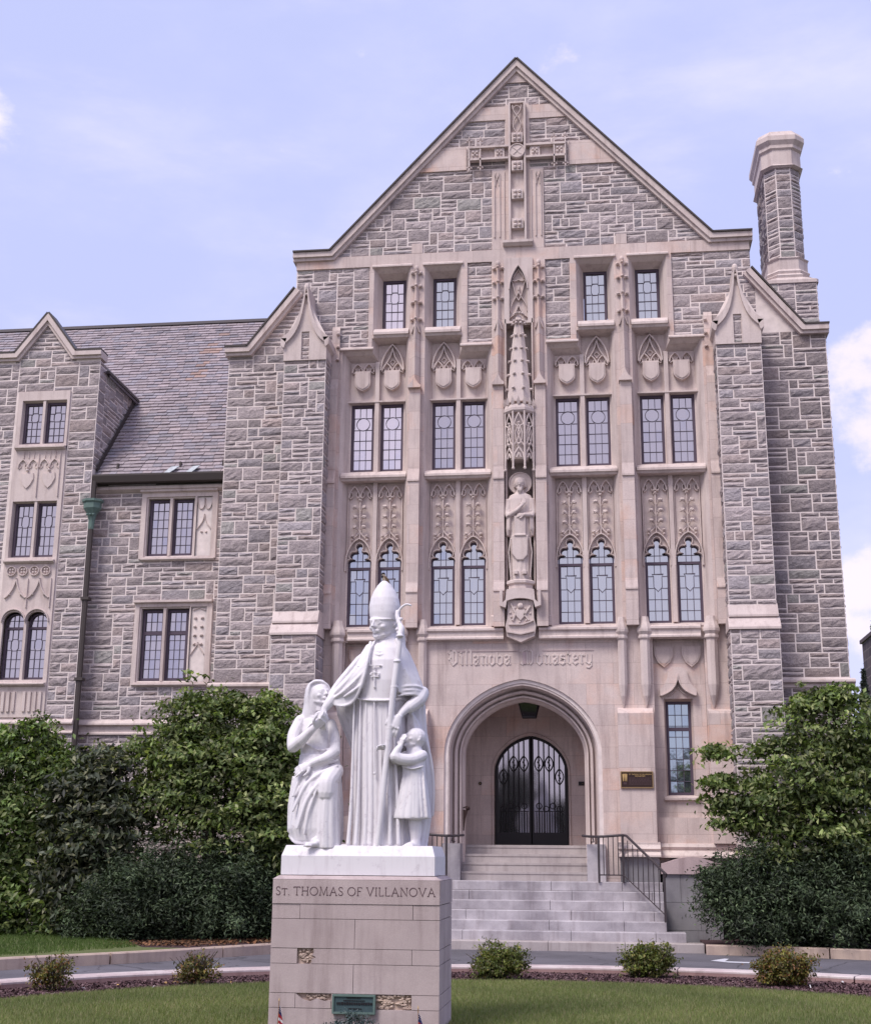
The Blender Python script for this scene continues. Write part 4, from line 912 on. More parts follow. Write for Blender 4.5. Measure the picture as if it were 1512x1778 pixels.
# ================================================================== the lower wing with its gabled bay
WG = .20
WUP = RC(-8.44, -6.70, 7.92, 9.46); WLO = RC(-8.43, -6.70, 5.15, 6.96)
UPH = RC(-8.30, -7.24, 7.99, 9.30); LOH = RC(-8.30, -7.22, 5.24, 6.82)
mb = MB(); mb.prism(RC(-18, -6.40, .1, 9.62), WG, WG + .02, [UPH, LOH]); mb.build('wall_core', 'mortar', BLD)
mb = MB()
def wing_mask(x, z): return not inpoly(x, z, WUP) and not inpoly(x, z, WLO) and not (4.08 < z < 4.42) and not -12.1 < x < -9.6
rubble(mb, -18, -6.45, 1.0, 9.44, wing_mask, front(WG), 71); mb.build('rubble_wall', 'rubble', BLD)
mb = MB()
for S, H in ((WUP, UPH), (WLO, LOH)):
    mb.prism(S, WG - .045, WG - .002, [RC(H[0][0] - .03, H[1][0] + .03, H[0][1] - .03, H[2][1] + .03), RC(-7.17, -6.82, H[0][1] - .02, H[2][1] + .02)])
    O = RC(H[0][0] - .03, H[1][0] + .03, H[0][1] - .03, H[2][1] + .03); mb.ring(yz(O, WG - .045), yz(H, WG + .12)); mb.ring(yz(O, WG - .045), yz([(p[0] + (q[0] - p[0]) * .5, p[1] + (q[1] - p[1]) * .5) for p, q in zip(O, H)], WG + .0))
    mb.box(-7.795, -7.735, WG - .02, WG + .14, H[0][1], H[2][1])
    P = RC(-7.17, -6.82, H[0][1] - .02, H[2][1] + .02); mb.ring(yz(P, WG - .045), yz(P, WG + .03)); mb.prism(P, WG + .03, WG + .04)
    mb.extx([(WG, S[2][1] + .05), (WG - .12, S[2][1] + .02), (WG - .12, S[2][1] - .02), (WG, S[2][1] - .05)], S[0][0] - .02, S[1][0]); sill(S[0][0] + .06, S[1][0] - .02, H[0][1] + .01, WG - .10, WG + .1, .13)
    c = -6.995; zt_ = H[2][1]
    if S is WUP:
        for s in (1, -1): mb.rib(bez((c + s * .17, zt_), (c + s * .17, zt_ - .35), (c - s * .02, zt_ - .35), (c - s * .0, zt_ - .02), 8), .03, WG - .03, WG + .03); mb.rib(bez((c, zt_ - .38), (c + s * .02, zt_ - .6), (c + s * .1, zt_ - .62), (c + s * .16, zt_ - .72), 6), .03, WG - .03, WG + .03); leafball(mb, c + s * .05, WG - .0, zt_ - .78, .03)
    else:
        for k in range(4):
            for s in (1, -1): leafball(mb, c + s * .075, WG - .01, zt_ - .22 - .19 * k, .036)
        for s in (1, -1): mb.rib(bez((c, zt_ - .75), (c + s * .02, zt_ - .88), (c + s * .1, zt_ - .92), (c + s * .15, zt_ - 1.02), 6), .03, WG - .03, WG + .03); mb.rib([(c + s * .14, zt_ - .05), (c, zt_ + .0)], .03, WG - .03, WG + .03)
mb.build('window_surround', 'limestone_plain', BLD)
for a, b in ((-8.28, -7.795), (-7.735, -7.26)):
    window(a, b, 8.01, 9.29, 'grid', WG + .1, rows=6); window(a, b, 5.26, 6.80, 'grid', WG + .1, rows=7, transom=6.29)
mb = MB(); mb.extx([(WG, 9.60), (WG - .14, 9.56), (WG - .14, 9.50), (WG - .06, 9.46), (WG, 9.44)], -9.6, -6.47); mb.build('cornice', 'limestone_plain', BLD)
mb = MB()
for x0, x1, y in ((-9.5, -6.45, WG), (-13, -9.5, -.15)): mb.extx([(y, 4.40), (y - .05, 4.39), (y - .10, 4.33), (y - .10, 4.30), (y - .02, 4.28), (y - .02, 4.16), (y - .06, 4.13), (y - .06, 4.10), (y, 4.09)], x0, x1)
mb.build('belt_course', 'limestone_plain', BLD)
mb = MB(); mb.extx([(WG - .16, 9.62), (-.12, 9.62), (-.16, 9.76), (-.16, 9.80), (.10, 9.80), (.10, 9.62)], -9.5, -6.47); mb.extx([(-.05, 9.805), (.15, 9.80), (.15, 9.9), (-.02, 9.84)], -9.5, -6.47); mb.build('gutter', 'gutter_metal', BLD)
for x in (-9.05, -7.6, -6.62):
    mb = MB(); mb.box(x - .02, x + .02, .12, .20, 9.93, 10.13); mb.box(x - .05, x + .05, .10, .22, 9.93, 9.96); mb.build('snow_guard', 'gutter_metal', BLD)
for x, r_ in ((-7.75, .25), (-7.25, .1)):
    mb = MB(); mb.add([(x - .14, -.16, 9.78), (x + .02, -.16, 9.80), (x + .12 + r_ * .2, .03, 10.0), (x - .02, .03, 9.99)], [(0, 1, 2, 3)], (.42, .45, .47)); mb.add([(x - .14, -.15, 9.765), (x + .02, -.15, 9.785), (x + .12 + r_ * .2, .035, 9.985), (x - .02, .035, 9.975)], [(0, 1, 2, 3)], (.42, .45, .47)); tag(mb.build('slipped_slate', 'slate', BLD))
# downpipe and hopper
mb = MB(); X = -9.46; mb.tube([(X, -.10, 9.66), (X, -.10, 9.2)], .05, 8); mb.tube([(X, -.11, 8.7), (X, -.11, .3)], .058, 8)
for z in (7.0, 5.25): mb.box(X - .09, X + .09, -.19, .0, z - .03, z + .03)
dp = mb.build('downpipe', 'gutter_metal', BLD)
def oc2(x, y, r, z): return [(x + r * math.cos(R(22.5 + 45 * k)), y + r * .8 * math.sin(R(22.5 + 45 * k)), z) for k in range(8)]
mb = MB(); mb.loft([oc2(X, -.12, .06, 8.55), oc2(X, -.12, .075, 8.75), oc2(X, -.12, .11, 8.9), oc2(X, -.12, .20, 9.02), oc2(X, -.12, .20, 9.14), oc2(X, -.12, .24, 9.17), oc2(X, -.12, .24, 9.22)])
for k in range(3): mb.ball((X - .07 + .07 * k, -.22, 8.87), .03, 6, 4)
mb.build('hopper_head', 'verdigris', dp)

# gabled bay
BY, BC, BH = -.15, -10.82, 1.30
BW = [(RC(-11.27, -10.22, 10.54, 11.58)), RC(-11.29, -10.26, 7.93, 9.21), RC(-11.27, -10.24, 5.24, 6.72)]
sil = [(BC - BH, .1), (BC + BH, .1), (BC + BH, 12.55), (BC + .72, 12.55), (BC, 13.48), (BC - .72, 12.55), (BC - BH, 12.55)]
LB = [(-11.34, 4.44), (-10.16, 4.44), (-10.16, 11.80), (-11.38, 11.80)]
mb = MB(); mb.prism(sil, BY, BY + .02, [RC(-11.3, -10.2, 4.5, 11.7)]); mb.box(BC + BH - .02, BC + BH, BY + .02, 4.0, 9.85, 12.5); mb.box(BC + BH - .02, BC + BH, BY + .02, WG, .1, 9.85); mb.box(BC - BH, BC - BH + .02, BY + .02, 4.0, .1, 12.5); mb.build('wall_core', 'mortar', BLD)
mb = MB(); rubble(mb, BC - BH, BC + BH, 1.0, 13.4, lambda x, z: inpoly(x, z, sil) and not (-11.42 < x < -10.12 and 4.44 < z < 11.84) and not 4.08 < z < 4.42, front(BY), 81)
rubble(mb, BY, 2.6, 9.75, 12.5, lambda u, z: 9.9 < z and u < .2 + (12.5 - z) * .0 + (z - 9.8) / 1.146 + .35, side(BC + BH, 1), 82); mb.build('rubble_wall', 'rubble', BLD)
mb = MB(); hs = [RC(P[0][0], P[1][0], P[0][1], P[2][1]) for P in BW[:2]]
hs.append([(-11.26, 5.24), (-10.25, 5.24), (-10.25, 6.50)] + arc(-10.49, 6.50, .24, .22, 0, 180, 10)[1:-1] + [(-10.73, 6.50), (-10.77, 6.50)] + arc(-11.02, 6.50, .24, .22, 0, 180, 10)[1:-1] + [(-11.26, 6.50)])
mb.prism(LB, BY - .045, BY + .02, hs)
for P in BW:
    mb.box(-10.785, -10.725, BY - .03, BY + .12, P[0][1], P[2][1] - .2 if P is BW[2] else P[2][1]); sill(P[0][0] - .06, P[1][0] + .06, P[0][1] + .01, BY - .15, BY + .1, .15)
for P in BW[:2]: O = [(x, z) for x, z in P]; I = RC(P[0][0] + .02, P[1][0] - .02, P[0][1] + .02, P[2][1] - .03); mb.ring(yz(O, BY - .045), yz(I, BY + .1))
for z0, z1 in ((9.27, 10.30),):
    for c in (-11.0, -10.5):
        for s in (1, -1):
            cusped(mb, c + s * .12, .11, 9.98, 10.17, .03, BY - .085, BY - .045)
        mb.rib([(c, 10.0), (c, 10.05)], .03, BY - .09, BY - .045)
        P = [(c - .14, 9.86), (c - .05, 9.83), (c, 9.86), (c + .05, 9.83), (c + .14, 9.86), (c + .15, 9.72), (c + .08, 9.58), (c, 9.50), (c - .08, 9.58), (c - .15, 9.72)]
        mb.prism(P, BY - .075, BY - .04); mb.ball((c, BY - .08, 9.92), .035, 6, 4)
        mb.rib([(c + .24, 9.3), (c + .24, 10.3)], .025, BY - .08, BY - .045)
        for q in (-.12, 0, .12): mb.rib([(c + q, 10.2), (c + q, 10.36)], .02, BY - .07, BY - .045)
for k in range(4):
    c = -11.16 + .263 * k; mb.rib(arc(c, 7.62, .10, .10, 0, 345, 15), .03, BY - .09, BY - .045, closed=True)
    for a in range(4): mb.ball((c + .045 * math.cos(R(45 + 90 * a)), BY - .06, 7.62 + .045 * math.sin(R(45 + 90 * a))), .028, 6, 4)
for c in (-11.03, -10.50):
    for s in (1, -1): mb.rib(bez((c, 7.46), (c + s * .02, 7.3), (c + s * .1, 7.1), (c + s * .24, 7.02), 7), .04, BY - .09, BY - .045); leafball(mb, c + s * .13, BY - .07, 7.1, .025)
    mb.rib([(c + .265, 7.45), (c + .265, 6.8)], .03, BY - .08, BY - .045); mb.rib(arc(c + .01, 6.50, .265, .27, 0, 180, 12), .035, BY - .10, BY - .045)
for k in range(9):
    if k != 4: mb.box(-11.24 + .118 * k, -11.18 + .118 * k, BY - .08, BY - .045, 4.56, 4.98)
mb.build('limestone_bay', 'limestone_plain', BLD)
for a, b in ((-11.25, -10.785), (-10.725, -10.24)):
    window(a, b, 10.56, 11.55, 'octagon', BY + .08); window(a - .01, b - .01, 7.95, 9.19, 'octagon', BY + .08)
    c = (a + b) / 2; window(a, b, 5.25, 6.40, 'octagon', BY + .08, head=[(c + .225, 6.42)] + arc(c, 6.48, .225, .21, 0, 180, 10) + [(c - .225, 6.42)])
mb = MB()
coping([(BC - BH - .03, 12.72), (BC - .72, 12.72), (BC, 13.68), (BC + .72, 12.72), (BC + BH + .04, 12.72)], .17, BY - .13, BY + .3)
flashing([(BC - BH - .03, 12.725), (BC - .72, 12.725), (BC, 13.685), (BC + .72, 12.725), (BC + BH + .04, 12.725)], BY - .14, BY + .31)
mb = MB(); k_ = 1.146
for s in (1, -1):
    mb.add([(BC + s * 1.36, BY + .2, 12.28), (BC + s * 1.36, 2.25, 12.28), (BC, 3.1, 13.3), (BC, BY + .2, 13.3)], [(0, 1, 2, 3)], (.26, .22, .26)); mb.add([(BC + s * 1.42, BY + .3, 12.20), (BC + s * 1.42, BY + .3, 12.26), (BC + s * 1.42, 2.3, 12.26), (BC + s * 1.42, 2.3, 12.2)], [(0, 1, 2, 3)], (.1, .08, .09))
mb.build('slate_roof', 'slate', BLD)
mb = MB(); xs_ = BC + BH + .05
mb.add([(xs_, .0, 9.80), (xs_ + .12, .0, 9.80), (xs_ + .12, 2.25, 12.38), (xs_, 2.25, 12.38), (xs_, .0, 10.05), (xs_, 2.0, 12.35)], [(0, 1, 2, 3), (0, 3, 5, 4)]); mb.add([(xs_ - .06, BY + .3, 12.30), (xs_ + .06, BY + .3, 12.30), (xs_ + .06, 2.35, 12.30), (xs_ - .06, 2.35, 12.30), (xs_ - .06, BY + .3, 12.36), (xs_ + .06, BY + .3, 12.36), (xs_ + .06, 2.35, 12.36), (xs_ - .06, 2.35, 12.36)], [(0, 1, 2, 3), (4, 5, 6, 7), (1, 2, 6, 5), (0, 1, 5, 4)])
mb.build('flashing', 'gutter_metal', BLD)

# ================================================================== things fixed to or standing in the doorway
lan = tag(empty('porch_lantern', (.08, .75, 4.5)), 'dark metal lantern hanging under the crown of the entrance arch', 'lantern')
mb = MB(); mb.loft([[(x * .13, y * .13, 0) for x, y in ((-1, -1), (1, -1), (1, 1), (-1, 1))], [(x * .2, y * .2, .26) for x, y in ((-1, -1), (1, -1), (1, 1), (-1, 1))]]); mb.build('lantern_glass', 'glass_dark', lan)
mb = MB()
for x in (-1, 1):
    for y in (-1, 1): mb.tube([(x * .135, y * .135, -.02), (x * .205, y * .205, .27)], .012, 5)
mb.box(-.22, .22, -.22, .22, .27, .30); mb.box(-.14, .14, -.14, .14, -.03, .0); mb.tube([(0, 0, .3), (0, 0, .52)], .012, 6); mb.build('lantern_frame', 'iron', lan)
pl = tag(empty('dedication_plaque', (2.24, -.625, 3.125)), 'dark bronze plaque with gilt border and emblem on the pale buttress beside the arch', 'plaque')
mb = MB(); mb.box(-.30, .30, -.02, .0, -.145, .145); mb.build('plate', 'plaque_dark', pl)
mb = MB(); mb.prism(RC(-.315, .315, -.16, .16), -.03, .0, [RC(-.298, .298, -.143, .143)]); mb.build('border', 'brass', pl)
mb = MB()
for x in (-.265, -.232, -.20): mb.loft([[(x - .004, -.026, -.03), (x + .004, -.026, -.03), (x + .004, -.02, -.03), (x - .004, -.02, -.03)], [(x - .014, -.026, .10), (x + .014, -.026, .10), (x + .014, -.02, .10), (x - .014, -.02, .10)]])
mb.box(-.279, -.186, -.026, -.02, .095, .112); mb.build('emblem', 'gold_leaf', pl)
def text(body, size, loc, mat, parent, name='lettering', ext=.0015, sx=1.0):
    cu = bpy.data.curves.new(name, 'FONT'); cu.body = body; cu.size = size; cu.extrude = ext; cu.align_x = 'CENTER'; cu.align_y = 'CENTER'; cu.materials.append(MAT[mat])
    tmp = bpy.data.objects.new(name, cu); COL.objects.link(tmp); dg = bpy.context.evaluated_depsgraph_get(); me = bpy.data.meshes.new_from_object(tmp.evaluated_get(dg)); bpy.data.objects.remove(tmp)
    me.transform(Matrix.Diagonal((sx, 1, 1, 1)) ); me.transform(Matrix.Rotation(R(90), 4, 'X')); me.transform(Matrix.Translation(loc)); o = bpy.data.objects.new(name, me); COL.objects.link(o); o.parent = parent
    if not me.materials: me.materials.append(MAT[mat])
    return o
text('ST. THOMAS OF VILLANOVA\nMONASTERY', .034, (.065, -.0225, .085), 'gold_leaf', pl)
mb = MB(); rr = random.Random(2)
for k in range(6):
    x = -.15
    while x < .25: w_ = rr.uniform(.02, .05); mb.box(x, min(x + w_, .27), -.0215, -.02, .03 - k * .024, .037 - k * .024); x += w_ + .012
for k in range(2): mb.box(-.26, -.2, -.0215, -.02, -.065 - k * .02, -.055 - k * .02)
mb.build('small_print', 'engraving', pl)
ic = tag(empty('door_intercom', (1.12, 1.985, 3.19)), 'small dark intercom panel on the porch back wall beside the doors', 'intercom')
mb = MB(); mb.box(-.06, .06, -.03, 0, -.04, .04); mb.build('panel', 'iron', ic); mb = MB(); mb.tube([(.03, -.03, 0), (.03, -.04, 0)], .01, 8); mb.build('button', 'brass', ic)
ic = tag(empty('door_bell', (-1.06, 1.985, 3.19)), 'small round dark bell push on the porch back wall', 'bell')
mb = MB(); mb.tube([(0, -.0, 0), (0, -.03, 0)], .035, 12); mb.build('housing', 'iron', ic); mb = MB(); mb.tube([(0, -.03, 0), (0, -.04, 0)], .014, 10); mb.build('button', 'brass', ic)
fx = tag(empty('wall_bracket', (-1.235, .05, 2.35)), 'dark red iron bracket with a drooping banner on the inner jamb of the arch', 'bracket')
mb = MB(); mb.tube([(-.0, 0, .25), (.09, -.02, .28), (.12, -.03, .22)], .014, 6); mb.ball((.1, -.02, .24), .045, 8, 6); mb.build('arm', 'plaque_dark', fx)
mb = MB(); mb.loft([[(.0, -.02, .22), (.1, -.03, .2), (.1, .02, .2), (.0, .03, .22)], [(.0, -.01, .05), (.05, -.02, .05), (.05, .02, .05), (.0, .02, .05)], [(.0, -.01, -.2), (.02, -.01, -.2), (.02, .01, -.2), (0, .01, -.2)]]); mb.build('cloth', 'plaque_dark', fx)

# steps
ST = tag(empty('entrance_steps', (0, -1.6, .05)), 'broad flight of pale grey granite steps rising to the arched doorway', 'steps')
tops = (1.200, 1.030, .865, .697, .533, .367, .204); ends = (2.66, 2.66, 2.66, 2.66, 2.66, 2.98, 3.27)
for k, (z, e) in enumerate(zip(tops, ends)):
    y0 = -.78 - .3 * k; mb = MB(); joints = sorted({-e, e, *( [-1.0, .95, 2.45] if k % 2 else [-1.45, .55, 1.9])})
    joints = [j for j in joints if -e <= j <= e]
    for a, b in zip(joints[:-1], joints[1:]):
        a2, b2 = a + .004, b - .004; zb = z - .165 if k < 6 else .02; yb_ = y0 + (.42 if k else .9)
        mb.extx([(yb_, z), (y0 + .012, z), (y0, z - .012), (y0 + .004, z - .165), (yb_, z - .165)], a2, b2)
    o = mb.build('step', 'granite_step' if k < 6 else 'granite_warm', ST); o.location.y = 1.6; o.location.z = -.05
mb = MB(); mb.box(-2.64, 2.64, -.7, .6, .05, 1.03); mb.box(-2.64, 2.64, -2.0, -.7, .05, .36); o = mb.build('step_core', 'granite_dark', ST); o.location.y = 1.6; o.location.z = -.05
for s_ in (1, -1):
    lab = 'granite cheek wall with arched limestone cap beside the steps, under the ' + ('gilt bordered plaque' if s_ == 1 else 'statue side rail')
    W_ = tag(empty('cheek_wall', (s_ * 3.2, -.9, .05)), 'low granite cheek wall with arched cap ' + ('next to the free rail end and dark yew' if s_ == 1 else 'behind the statue pedestal and hedge'), 'wall', 'cheek walls flanking the steps')
    mb = MB(); rows = ((.0, .30), (.306, .80), (.806, 1.31))
    for k, (a, b) in enumerate(rows):
        xs2 = [-.53, -.22 + .35 * (k % 2), .30 + .12 * (k % 2), .53]
        for xa, xb in zip(xs2[:-1], xs2[1:]): mb.box(xa + .003, xb - .003, -.18, .48, a, b)
    mb.build('wall_block', 'granite_dark', W_)
    mb = MB(); cap = [(-.56, 1.312), (.56, 1.312), (.56, 1.50)] + bez((.56, 1.50), (.35, 1.54), (.25, 1.62), (0, 1.63), 8)[1:] + bez((0, 1.63), (-.25, 1.62), (-.35, 1.54), (-.56, 1.50), 8)[1:]
    mb.prism(cap, -.23, .49); mb.build('capstone', 'limestone_pink', W_)
    # railing
    rl = tag(empty('handrail', (s_ * 1.6, -.9, 1.2)), 'wrought iron handrail with square balusters ' + ('descending beside the capped cheek wall' if s_ == 1 else 'partly hidden behind the white statue base'), 'handrail', 'iron handrails on the steps')
    X0, Y0, Z0 = s_ * 1.6, -.9, 1.2
    P = lambda x, y, z: (s_ * x - X0, y - Y0, z - Z0)
    posts = [(1.47, -.80, 1.2, 2.03), (1.93, -.80, 1.2, 2.05), (2.64, -2.05, .533, 1.40)]
    for x, y, z0, z1 in posts:
        mb = MB(); mb.box(*sorted((P(x - .022, 0, 0)[0], P(x + .022, 0, 0)[0])), y - Y0 - .022, y - Y0 + .022, z0 - Z0, z1 - Z0); mb.build('post', 'railing_iron', rl)
    A1, B1 = Vector((1.93, -.80, 2.05)), Vector((2.64, -2.05, 1.40)); A0, B0 = Vector((1.93, -.80, 1.33)), Vector((2.64, -2.05, .66))
    mb = MB(); mb.tube([P(1.16, -.5, 2.06), P(1.28, -.6, 2.045), P(1.47, -.80, 2.04), P(1.6, -.80, 2.045), P(1.93, -.80, 2.07), P(2.0, -.9, 2.06), P(*B1), P(2.67, -2.12, 1.37), P(2.66, -2.10, 1.32)], .024, 8); mb.tube([P(1.47, -.80, 1.33), P(*A0), P(*B0)], .012, 6)
    mb.tube([P(1.36, -.7, 2.03), P(1.38, -.7, 1.94), P(1.33, -.55, 1.94)], .012, 6); mb.build('rail', 'railing_iron', rl)
    for k in range(1, 5):
        x = 1.47 + .46 * k / 5; mb = MB(); mb.box(*sorted((P(x - .009, 0, 0)[0], P(x + .009, 0, 0)[0])), -.80 - Y0 - .009, -.80 - Y0 + .009, 1.33 - Z0, 2.04 - Z0); mb.build('baluster', 'railing_iron', rl)
    for k in range(1, 8):
        t = k / 8; a = A0.lerp(B0, t); b = A1.lerp(B1, t); mb = MB(); q = P(*a); mb.box(q[0] - .009, q[0] + .009, q[1] - .009, q[1] + .009, q[2], b.z - Z0); mb.build('baluster', 'railing_iron', rl)

# ================================================================== the ground
def st(o, k='structure'): o['kind'] = k; return o
mb = MB(); mb.slab([(-400, -300), (400, -300), (400, 700), (-400, 700)], -.4, .0); st(mb.build('ground', 'turf'))
mb = MB(); mb.slab([(-40, -45), (40, -45), (40, 2), (-40, 2)], .0, .05); st(mb.build('road', 'road_asphalt'))
# far bed, kerb and lawn patch along the building
far = [(-30, -30), (-13, -19), (-9.2, -12.0), (-6.95, -8.45), (-5.50, -6.85), (-4.0, -4.55), (-3.3, -3.35), (-3.0, -2.95)]
farR = [(3.27, -2.90), (4.2, -2.98), (5.9, -3.5), (8, -4.5), (11, -7), (15, -12), (20, -22)]
def kerb_ring(line, wd, side_):
    P = [Vector(p) for p in line]; o = []
    for i in range(len(P)):
        d = (P[min(i + 1, len(P) - 1)] - P[max(i - 1, 0)]).normalized(); o.append(P[i] + Vector((-d.y, d.x)) * wd * side_)
    return o
def resample(line, step):
    o = [Vector(line[0])]
    for a, b in zip(line[:-1], line[1:]):
        a, b = Vector(a), Vector(b); n = max(1, int((b - a).length / step))
        for k in range(1, n + 1): o.append(a.lerp(b, k / n))
    return o
def smooth_line(line, it=3):
    L = [Vector(p) for p in line]
    for _ in range(it):
        o = [L[0]]
        for a, b in zip(L[:-1], L[1:]): o += [a * .75 + b * .25, a * .25 + b * .75]
        L = o + [L[-1]]
    return L
def kerb(line, wd, z0, z1, mat, name, side_, every, ch=.02):
    L = resample([tuple(p) for p in smooth_line(line)], .1); mb = MB(); inn = kerb_ring(L, wd, side_); seg = 0
    i = 0
    while i < len(L) - 1:
        j = min(i + every, len(L) - 1); rings = []
        for k in range(i, j + 1):
            a = L[k]; b = inn[k]
            if k == i: a = a.lerp(L[k + 1], .10); b = b.lerp(inn[k + 1], .10)
            if k == j: a = a.lerp(L[k - 1], .10); b = b.lerp(inn[k - 1], .10)
            d = (b - a).normalized(); rings.append([(a.x, a.y, z0), (a.x, a.y, z1 - ch), ((a + d * ch).x, (a + d * ch).y, z1), ((b - d * ch).x, (b - d * ch).y, z1), (b.x, b.y, z1 - ch), (b.x, b.y, z0)])
        mb.loft(rings); i = j
    return st(mb.build(name, mat))
kerb(far, .17, .0, .215, 'kerb_stone', 'kerb', 1, 19); kerb(farR, .17, .0, .215, 'kerb_stone', 'kerb', 1, 19)
bedL = [tuple(p) for p in kerb_ring(smooth_line(far), .15, 1)]; bedR = [tuple(p) for p in kerb_ring(smooth_line(farR), .15, 1)]
mb = MB(); mb.slab(bedL + [(-3.0, .3), (-12, .3), (-30, .3)], .03, .195); st(mb.build('planting_bed', 'mulch'))
mb = MB(); mb.slab([(-30, -29)] + [(p[0] - .02, p[1] + .0) for p in bedL if p[1] < -5.6] + [(-5.75, -5.75), (-6.4, -4.6), (-8.2, -3.0), (-12, -2.4), (-30, -2.4)], .1, .21); farlawn = st(mb.build('lawn', 'turf'))
mb = MB(); mb.slab(bedR + [(30, -22), (30, 6), (6.5, 6), (6.5, .0), (3.3, .0)], .03, .195); st(mb.build('planting_bed', 'mulch'))
# the round island
def circ(cx, cy, r, n=160): return [(cx + r * math.cos(2 * math.pi * k / n), cy + r * math.sin(2 * math.pi * k / n)) for k in range(n)]
KC = (1.37, -15.85)
mb = MB(); n = 22; r1, r0 = 8.52, 8.16
for k in range(n):
    a0 = 2 * math.pi * k / n + .0012; a1 = 2 * math.pi * (k + 1) / n - .0012; rings = []
    for j in range(13):
        a = a0 + (a1 - a0) * j / 12; q = lambda r: (KC[0] + r * math.cos(a), KC[1] + r * math.sin(a)); rings.append([(*q(r1), .02), (*q(r1), .155), (*q(r1 - .03), .18), (*q(r0 + .02), .18), (*q(r0), .165), (*q(r0), .145)])
    mb.loft(rings)
st(mb.build('kerb', 'kerb_pale'))
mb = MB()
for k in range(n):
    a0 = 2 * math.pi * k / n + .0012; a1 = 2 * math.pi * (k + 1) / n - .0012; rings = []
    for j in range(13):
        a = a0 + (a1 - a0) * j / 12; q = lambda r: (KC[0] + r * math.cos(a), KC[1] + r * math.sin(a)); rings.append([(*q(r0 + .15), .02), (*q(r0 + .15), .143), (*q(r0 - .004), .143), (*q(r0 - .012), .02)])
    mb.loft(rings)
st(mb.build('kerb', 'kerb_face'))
mb = MB(); mb.slab(circ(*KC, 8.165), .03, .075); st(mb.build('mulch_bed', 'mulch'))
LC = (.80, -15.85); mb = MB()
rings = []
for r, z in ((6.55, .06), (6.50, .11), (6.2, .125), (4.5, .15), (2, .16), (.01, .165)): rings.append([(x, y, z) for x, y in circ(*LC, r, 120)])
mb.loft(rings, caps=False); st(mb.build('lawn', 'turf'))
mb = MB(); mb.add([(x, y, .0545) for x, y in [(3.90, -4.71), (3.92, -4.47), (3.46, -4.35), (3.57, -3.81), (3.50, -3.77), (3.24, -4.27), (3.5, -4.6)]], [(0, 1, 2, 3, 4, 5, 6)]); st(mb.build('road_marking', 'road_paint'))

# mulch chips and litter
rng = np.random.default_rng(4)
def chips(n, pos, z, s0, s1, name, cols):
    c = pos(n); a = rng.uniform(0, 2 * np.pi, n); s = rng.uniform(s0, s1, n); asp = rng.uniform(.3, .8, n); V = np.zeros((n, 4, 3)); t = rng.normal(0, .35, (n, 2))
    for k, (u, v) in enumerate(((-1, -1), (1, -1), (1, 1), (-1, 1))):
        du = u * s; dv = v * s * asp; V[:, k, 0] = c[:, 0] + du * np.cos(a) - dv * np.sin(a); V[:, k, 1] = c[:, 1] + du * np.sin(a) + dv * np.cos(a); V[:, k, 2] = z + .012 + rng.uniform(0, .02, n) + du * t[:, 0] + dv * t[:, 1]
    C = np.array(cols)[rng.integers(0, len(cols), n)] * rng.uniform(.7, 1.3, (n, 1)); return tag(np_mesh(name, V.reshape(-1, 3), np.arange(n * 4).reshape(-1, 4), C, 'mulch_chip'), kind='stuff')
def ringpos(n):
    o = np.zeros((0, 2))
    while len(o) < n:
        a = rng.uniform(R(5), R(190), n); r = np.sqrt(rng.uniform(6.2 ** 2, 8.15 ** 2, n)); p = np.stack([KC[0] + r * np.cos(a), KC[1] + r * np.sin(a)], 1)
        p = p[np.hypot(p[:, 0] - LC[0], p[:, 1] - LC[1]) > 6.5]; o = np.concatenate([o, p])
    return o[:n]
MC = [(.075, .040, .043), (.095, .052, .056), (.12, .07, .074), (.055, .028, .032), (.17, .11, .115)]
chips(95000, ringpos, .075, .006, .022, 'mulch', MC)
chips(60, ringpos, .10, .010, .022, 'fallen_leaves', [(.5, .48, .48), (.4, .25, .1)])
def farpos(n): x = rng.uniform(3.4, 9, n); return np.stack([x, rng.uniform(-4.2, -2.6, n)], 1)
def farposL(n): t = rng.uniform(0, 1, n); return np.stack([-6.0 + 3 * t + rng.normal(0, .4, n), -5.6 + 3 * t + rng.uniform(0, 1.3, n)], 1)
chips(5000, farposL, .195, .01, .03, 'fallen_leaves', [(.09, .05, .03), (.13, .06, .03), (.05, .03, .02), (.2, .1, .05)])

# grass blades on the part of the lawns near enough to read
def grass(n, pos, zf, hgt, wid, name, cols):
    p = pos(n); n = len(p); a = rng.uniform(0, 2 * np.pi, n); h = hgt * rng.uniform(.5, 1.25, n); w_ = wid * rng.uniform(.6, 1.3, n); lean = rng.normal(0, .35, (n, 2)) * h[:, None]; z = zf(p)
    V = np.zeros((n, 3, 3)); V[:, 0, 0] = p[:, 0] - w_ * np.cos(a); V[:, 0, 1] = p[:, 1] - w_ * np.sin(a); V[:, 1, 0] = p[:, 0] + w_ * np.cos(a); V[:, 1, 1] = p[:, 1] + w_ * np.sin(a); V[:, :2, 2] = (z - .005)[:, None]
    V[:, 2, :2] = p + lean; V[:, 2, 2] = z + h
    base = np.array(cols); k = rng.integers(0, len(base), n); patch = .5 + .5 * np.sin(p[:, 0] * 1.9 + 1.3 * np.sin(p[:, 1] * 1.7)) * np.cos(p[:, 1] * 1.3 + p[:, 0] * .6)
    C = base[k] * (.85 + .3 * patch)[:, None] * rng.uniform(.75, 1.25, (n, 1)); C = C * np.stack([1 + .06 * patch, np.ones(n), np.ones(n)], 1)
    return tag(np_mesh(name, V.reshape(-1, 3), np.arange(n * 3).reshape(-1, 3), C, 'grass_blade'), kind='stuff')
